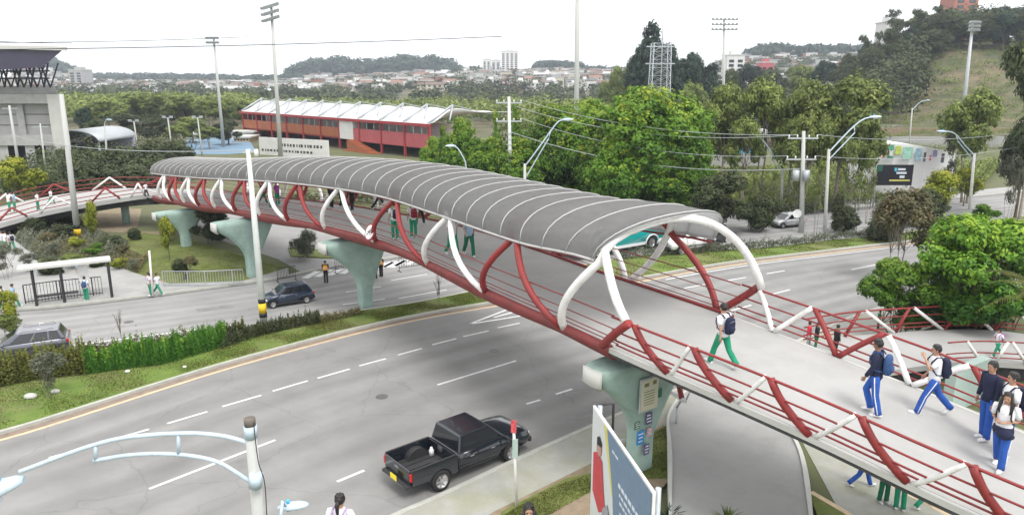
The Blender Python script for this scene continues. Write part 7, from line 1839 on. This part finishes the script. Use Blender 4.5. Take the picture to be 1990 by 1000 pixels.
for x in (p0.x, p1.x): mb = MB(); mb.tube([(x, Yn + .1, 0), (x, Yn + .1, p1.z)], .07, 6); mb.build('post', M['galv'], BN, world=True)
for (x0, x1, y0, y1, m_) in [(1703, 1716, 321, 333, 'leaf'), (1738, 1744, 326, 333, 'cyan'), (1745, 1760, 327, 331, 'ad_text'), (1742, 1762, 334, 338, 'ad_text'), (1748, 1758, 341, 346, 'ad_text'), (1728, 1768, 349, 352, 'ad_yellow')]:
    q0, q1 = atY(x0, y1, Yn - .06), atY(x1, y0, Yn - .06); mb = MB(); mb.box(((q0.x + q1.x) / 2, Yn - .06, (q0.z + q1.z) / 2), (q1.x - q0.x, .02, q1.z - q0.z)); mb.build('lettering', M['sign_green'] if m_ == 'leaf' else M[m_], BN, world=True)
# pale stand with cyan panels behind the dark roadside tree
CY = empty('small_stand', tuple(at(1435, 345)), 'small white roofed stand with cyan panels between the trees', 'stand')
Ys = 100
def cyb(x0, x1, y0, y1, nm, m_, dep=1.0, dy=0): p0, p1 = atY(x0, y1, Ys), atY(x1, y0, Ys); mb = MB(); mb.box(((p0.x + p1.x) / 2, Ys + dy + dep / 2, (p0.z + p1.z) / 2), (p1.x - p0.x, dep, p1.z - p0.z)); return mb.build(nm, M[m_], CY, world=True)
cyb(1395, 1492, 252, 262, 'roof', 'fabric_white', 6); cyb(1400, 1488, 266, 282, 'back_seats', 'concrete_light', .5, 4); cyb(1378, 1488, 288, 298, 'cyan_panel', 'cyan', .2); cyb(1378, 1488, 298, 322, 'base_wall', 'concrete', 1)
for x in (1400, 1430, 1460, 1486): cyb(x, x + 2, 262, 290, 'post', 'white_paint', .2)
# terraces at the foot of the hill
for i, (Y, x0, x1, h_, m_, lb) in enumerate([(149.5, 1690, 1960, 2.1, 'concrete_slab', 'lowest long terrace wall at the foot of the hill'), (165.5, 1690, 1980, 2.1, 'soil', 'brown middle terrace wall at the foot of the hill'), (177.5, 1700, 1990, 1.2, 'concrete', 'top terrace kerb wall at the foot of the hill')]):
    p0, p1 = atY(x0, 230, Y), atY(x1, 230, Y); z0_ = terrain(p0.x, Y - 1); mb = MB(); mb.box(((p0.x + p1.x) / 2, Y, z0_ + h_ / 2), (p1.x - p0.x, .5, h_)); thing_mesh(mb, 'terrace_wall', M[m_], ((p0.x + p1.x) / 2, Y, z0_), lb, 'wall', 'terrace walls')
# ---- towers
def tower(x0, x1, yt, Y, m_, label, depth=18, nb=9, ybase=None, name='apartment_tower'):
    X0, X1 = atY(x0, yt, Y).x, atY(x1, yt, Y).x; zt2 = atY(x0, yt, Y).z; zg = terrain((X0 + X1) / 2, Y) - 4
    T_ = empty(name, ((X0 + X1) / 2, Y, zg), label, 'tower block'); w_ = X1 - X0
    mb = MB(); mb.box(((X0 + X1) / 2, Y + depth / 2, (zt2 + zg) / 2), (w_, depth, zt2 - zg)); mb.build('wall', M[m_], T_, world=True)
    mb = MB(); mb.box(((X0 + X1) / 2, Y + depth / 2, zt2 + 1.4), (w_ * .45, depth * .5, 2.8)); mb.build('roof_house', M[m_], T_, world=True)
    mb = MB(); mb.box(((X0 + X1) / 2, Y + depth / 2, zt2 + .3), (w_ + .6, depth + .6, .6)); mb.build('parapet', M['concrete_light'], T_, world=True)
    nc = max(2, int(w_ / 5))
    for c in range(nc):
        xc = X0 + w_ * (c + .5) / nc
        for r_ in range(nb):
            zc = zg + 6 + (zt2 - zg - 8) * (r_ + .5) / nb; mb = MB(); mb.box((xc, Y - .05, zc), (w_ / nc * .55, .3, (zt2 - zg) / nb * .42)); mb.build('window', M['glass'], T_, world=True)
    return T_
tower(974, 1007, 100, 900, 'wall_white', 'tallest pale tower block on the skyline at the centre', nb=10)
tower(955, 972, 118, 905, 'wall_white', 'middle lower pale tower left of the tallest block', nb=8)
tower(938, 953, 116, 900, 'wall_white', 'left lower pale tower of the skyline group', nb=8)
tower(896, 918, 134, 1000, 'concrete_light', 'hazy pale tower right of the dark wooded ridge', nb=6)
tower(872, 890, 142, 1000, 'concrete_light', 'low hazy block at the right end of the wooded ridge', nb=4)
tower(1414, 1448, 108, 480, 'wall_white', 'white tower block right of the wide floodlight mast', nb=7, depth=12)
tower(1724, 1746, 44, 330, 'wall_white', 'white tower block peeking above the hill trees', nb=7, depth=10)
mat('brick', (.34, .13, .09), .9, .15, 2); tower(1862, 1908, -40, 400, 'brick', 'brick red tower block at the top behind the hill trees', nb=12, depth=14)
tower(132, 158, 136, 700, 'concrete', 'grey glassy block beside the dark stadium roof', nb=6)
tower(1480, 1505, 122, 520, 'stand_pink', 'low reddish roofed block among the right hillside houses', nb=2, depth=12)
# ---- town houses
hm = {'white': 'wall_white', 'cream': mat('wall_cream', (.52, .47, .38), .85, .1, 1), 'brick': M['brick'], 'grey': M['concrete']}
rm = {'terracotta': mat('roof_terracotta', (.24, .14, .105), .85, .15, 1), 'brown': mat('roof_brown', (.17, .12, .10), .85, .15, 1), 'light grey': mat('roof_grey', (.45, .45, .45), .8, .1, .5), 'white sheet': M['wall_white']}
HP = {}
def house_mesh(wk, rk, flat):
    mb = MB(); W2, D2, H2 = 4.5, 5.5, 5.2
    mb.box((0, 0, H2 / 2 - 1.5), (2 * W2, 2 * D2, H2 + 3), mi=0)
    if flat:
        mb.box((0, 0, H2 + .15), (2 * W2 + .6, 2 * D2 + .6, .3), mi=1); mb.box((1.5, 1, H2 + 1.2), (3, 3, 1.8), mi=0)
    else:
        v_ = [(-W2 - .5, -D2 - .5, H2), (W2 + .5, -D2 - .5, H2), (W2 + .5, D2 + .5, H2), (-W2 - .5, D2 + .5, H2), (-W2 - .5, 0, H2 + 2), (W2 + .5, 0, H2 + 2)]
        mb.add(v_, [(0, 1, 5, 4), (2, 3, 4, 5), (1, 2, 5), (3, 0, 4), (3, 2, 1, 0)], 1)
    for x in (-2.6, 0, 2.6):
        for z in (1.5, 4): mb.box((x, -D2 - .03, z), (1.2, .1, 1.2), mi=2)
    for y in (-3, 0, 3):
        for sx in (-1, 1): mb.box((sx * (W2 + .03), y, 3.6), (.1, 1.3, 1.3), mi=2)
    mw = hm[wk]; mw = M[mw] if isinstance(mw, str) else mw
    return mb.mesh('house_%s_%s' % (wk, rk.replace(' ', '_')), [mw, rm[rk], M['glass']])
kinds = [('white', 'terracotta', False), ('white', 'light grey', True), ('cream', 'brown', False), ('grey', 'light grey', False), ('brick', 'brown', False), ('white', 'white sheet', True), ('cream', 'terracotta', False)]
for kd in kinds: HP[kd] = house_mesh(*kd)
rnd = random.Random(77)
zones = [((140, 480), (560, 950), 'left of the grandstand', 70), ((485, 935), (560, 1000), 'behind the tent roof', 85), ((935, 1240), (520, 1000), 'above the pointed trees', 85), ((1400, 1690), (380, 760), 'on the right hillside', 44)]
placed = []
def far_spot(xr, yr):
    for _ in range(60):
        Y = yr[0] + (yr[1] - yr[0]) * rnd.random() ** 1.15; x = rnd.uniform(*xr); X = (x - 995) / F * Y
        if all((X - a) ** 2 + (Y - b) ** 2 > 150 for a, b in placed): placed.append((X, Y)); return X, Y
    return X, Y
for xr, yr, zn, n in zones:
    for i in range(n):
        X, Y = far_spot(xr, yr); kd = kinds[rnd.choices(range(7), [2, 6, 4, 5, 2, 6, 1])[0]]
        o = bpy.data.objects.new('house', HP[kd]); COL.objects.link(o); s_ = rnd.uniform(.7, 1.05); o.location = (X, Y, terrain(X, Y)); o.rotation_euler = (0, 0, rnd.uniform(-.5, .5)); o.scale = (s_ * rnd.uniform(.8, 1.6), s_, s_ * rnd.uniform(.8, 1.2))
        tag(o, '%s house with %s roof in the town %s' % (kd[0], kd[1], zn), 'house', '%s houses with %s roofs %s' % (kd[0], kd[1], zn))
# the rest of the town, too many to count, as one mass
mbx = MB()
for xr, yr, n in (((60, 500), (600, 1150), 260), ((480, 940), (600, 1150), 330), ((930, 1260), (560, 1150), 330), ((1380, 1700), (450, 900), 160)):
    for i in range(n):
        X, Y = far_spot(xr, yr); z = terrain(X, Y); w_, d2, h_ = rnd.uniform(5, 12), rnd.uniform(7, 10), rnd.uniform(3.5, 7.5); a_ = rnd.uniform(-.5, .5); c_ = rnd.choice([0, 0, 0, 1, 2, 2, 3])
        mbx.box((X, Y, z + h_ / 2 - 1), (w_, d2, h_ + 2), a_, mi=c_); mbx.box((X, Y, z + h_ + .25), (w_ + .6, d2 + .6, .5), a_, mi=rnd.choice([0, 2, 4, 5, 6, 6, 6]))
        if rnd.random() < .7: mbx.box((X, Y - d2 / 2, z + h_ * .55), (w_ * .6, .6, h_ * .25), a_, mi=7)
o = mbx.build('distant_town', [M['wall_white'], M['wall_cream'], M['concrete'], M['brick'], M['roof_terracotta'], M['roof_brown'], M['roof_grey'], M['glass']]); tag(o, 'distant town of pale houses', 'town', kind='stuff')
# ---- far woods
def woods(name, blobs, leaf, label, seed, per=70, ls=1.1):
    rng = np.random.default_rng(seed); C = []; Nn = []; T = []; S = []
    for (X, Y, r_, h_) in blobs:
        z = terrain(X, Y); n = int(per * rng.uniform(.7, 1.3)); d = rng.normal(size=(n, 3)); d /= np.linalg.norm(d, axis=1, keepdims=True); q = rng.random((n, 1)) ** .4
        P = d * q * np.array([r_, r_, h_ * .42]); P[:, 0] += X; P[:, 1] += Y; P[:, 2] += z + h_ * .56
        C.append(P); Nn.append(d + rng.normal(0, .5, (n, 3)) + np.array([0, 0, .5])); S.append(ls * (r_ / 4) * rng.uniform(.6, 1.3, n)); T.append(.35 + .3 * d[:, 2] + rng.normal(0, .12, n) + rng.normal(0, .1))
    C = np.concatenate(C); off = C.mean(axis=0); me = leaves_mesh(name, C - off, np.concatenate(Nn), np.concatenate(S), np.concatenate(T), M[leaf]); o = bpy.data.objects.new(name, me); COL.objects.link(o); o.location = off
    return tag(o, label, 'wood', kind='stuff')
def scatter(xr, yr, n, r_, h_, rng):
    out = []
    for _ in range(n): Y = rng.uniform(*yr); x = rng.uniform(*xr); out.append(((x - 995) / F * Y, Y, rng.uniform(*r_), rng.uniform(*h_)))
    return out
rg = random.Random(5); fake = rg
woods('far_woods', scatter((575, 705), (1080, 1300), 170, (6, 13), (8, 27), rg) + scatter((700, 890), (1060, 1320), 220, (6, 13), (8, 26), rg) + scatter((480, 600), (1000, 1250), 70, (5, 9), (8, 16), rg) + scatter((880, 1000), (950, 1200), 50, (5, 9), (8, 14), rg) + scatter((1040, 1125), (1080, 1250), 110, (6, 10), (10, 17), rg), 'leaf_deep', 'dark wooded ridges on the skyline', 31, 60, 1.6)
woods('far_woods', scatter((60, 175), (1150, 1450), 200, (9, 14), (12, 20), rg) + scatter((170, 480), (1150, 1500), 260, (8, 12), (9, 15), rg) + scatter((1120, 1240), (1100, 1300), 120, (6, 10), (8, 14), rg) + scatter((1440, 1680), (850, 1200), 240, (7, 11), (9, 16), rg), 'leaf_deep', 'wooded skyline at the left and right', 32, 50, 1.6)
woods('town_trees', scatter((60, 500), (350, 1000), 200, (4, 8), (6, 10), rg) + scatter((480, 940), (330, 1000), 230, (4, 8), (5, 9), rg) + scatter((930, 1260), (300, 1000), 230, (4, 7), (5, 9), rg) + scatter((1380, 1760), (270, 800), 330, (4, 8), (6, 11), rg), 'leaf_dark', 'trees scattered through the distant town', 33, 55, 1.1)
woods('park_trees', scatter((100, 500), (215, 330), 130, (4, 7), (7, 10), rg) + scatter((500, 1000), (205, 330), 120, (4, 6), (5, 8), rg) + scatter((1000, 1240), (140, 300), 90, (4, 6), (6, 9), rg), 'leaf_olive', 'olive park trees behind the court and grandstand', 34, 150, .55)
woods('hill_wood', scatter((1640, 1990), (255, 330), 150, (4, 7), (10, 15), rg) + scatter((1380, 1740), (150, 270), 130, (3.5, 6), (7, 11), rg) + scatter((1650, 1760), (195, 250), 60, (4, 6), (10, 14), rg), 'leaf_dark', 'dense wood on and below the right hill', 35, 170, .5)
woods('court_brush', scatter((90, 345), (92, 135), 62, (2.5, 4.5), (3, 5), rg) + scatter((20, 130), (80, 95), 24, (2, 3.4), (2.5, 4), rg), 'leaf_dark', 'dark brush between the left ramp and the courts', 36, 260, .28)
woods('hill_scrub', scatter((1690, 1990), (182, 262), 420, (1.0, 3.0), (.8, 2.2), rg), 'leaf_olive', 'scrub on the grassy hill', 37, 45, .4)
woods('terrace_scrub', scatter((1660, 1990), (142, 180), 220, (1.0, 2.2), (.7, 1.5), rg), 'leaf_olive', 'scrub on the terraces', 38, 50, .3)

# ---- air
mb = MB(); mb.box((0, 1500, 75), (5200, 3240, 152.2))
hz = mb.build('haze', None); tag(hz, 'pale haze in the distance', 'haze', kind='stuff')
hm_ = bpy.data.materials.new('haze'); hm_.use_nodes = True; nt = hm_.node_tree; N = nt.nodes; L = nt.links
for n in list(N): N.remove(n)
ou = N.new('ShaderNodeOutputMaterial'); pv = N.new('ShaderNodeVolumePrincipled'); pv.inputs['Density'].default_value = .0003; pv.inputs['Color'].default_value = (.78, .86, .96, 1); pv.inputs['Anisotropy'].default_value = .1
L.new(pv.outputs[0], ou.inputs['Volume']); hz.data.materials.clear(); hz.data.materials.append(hm_)
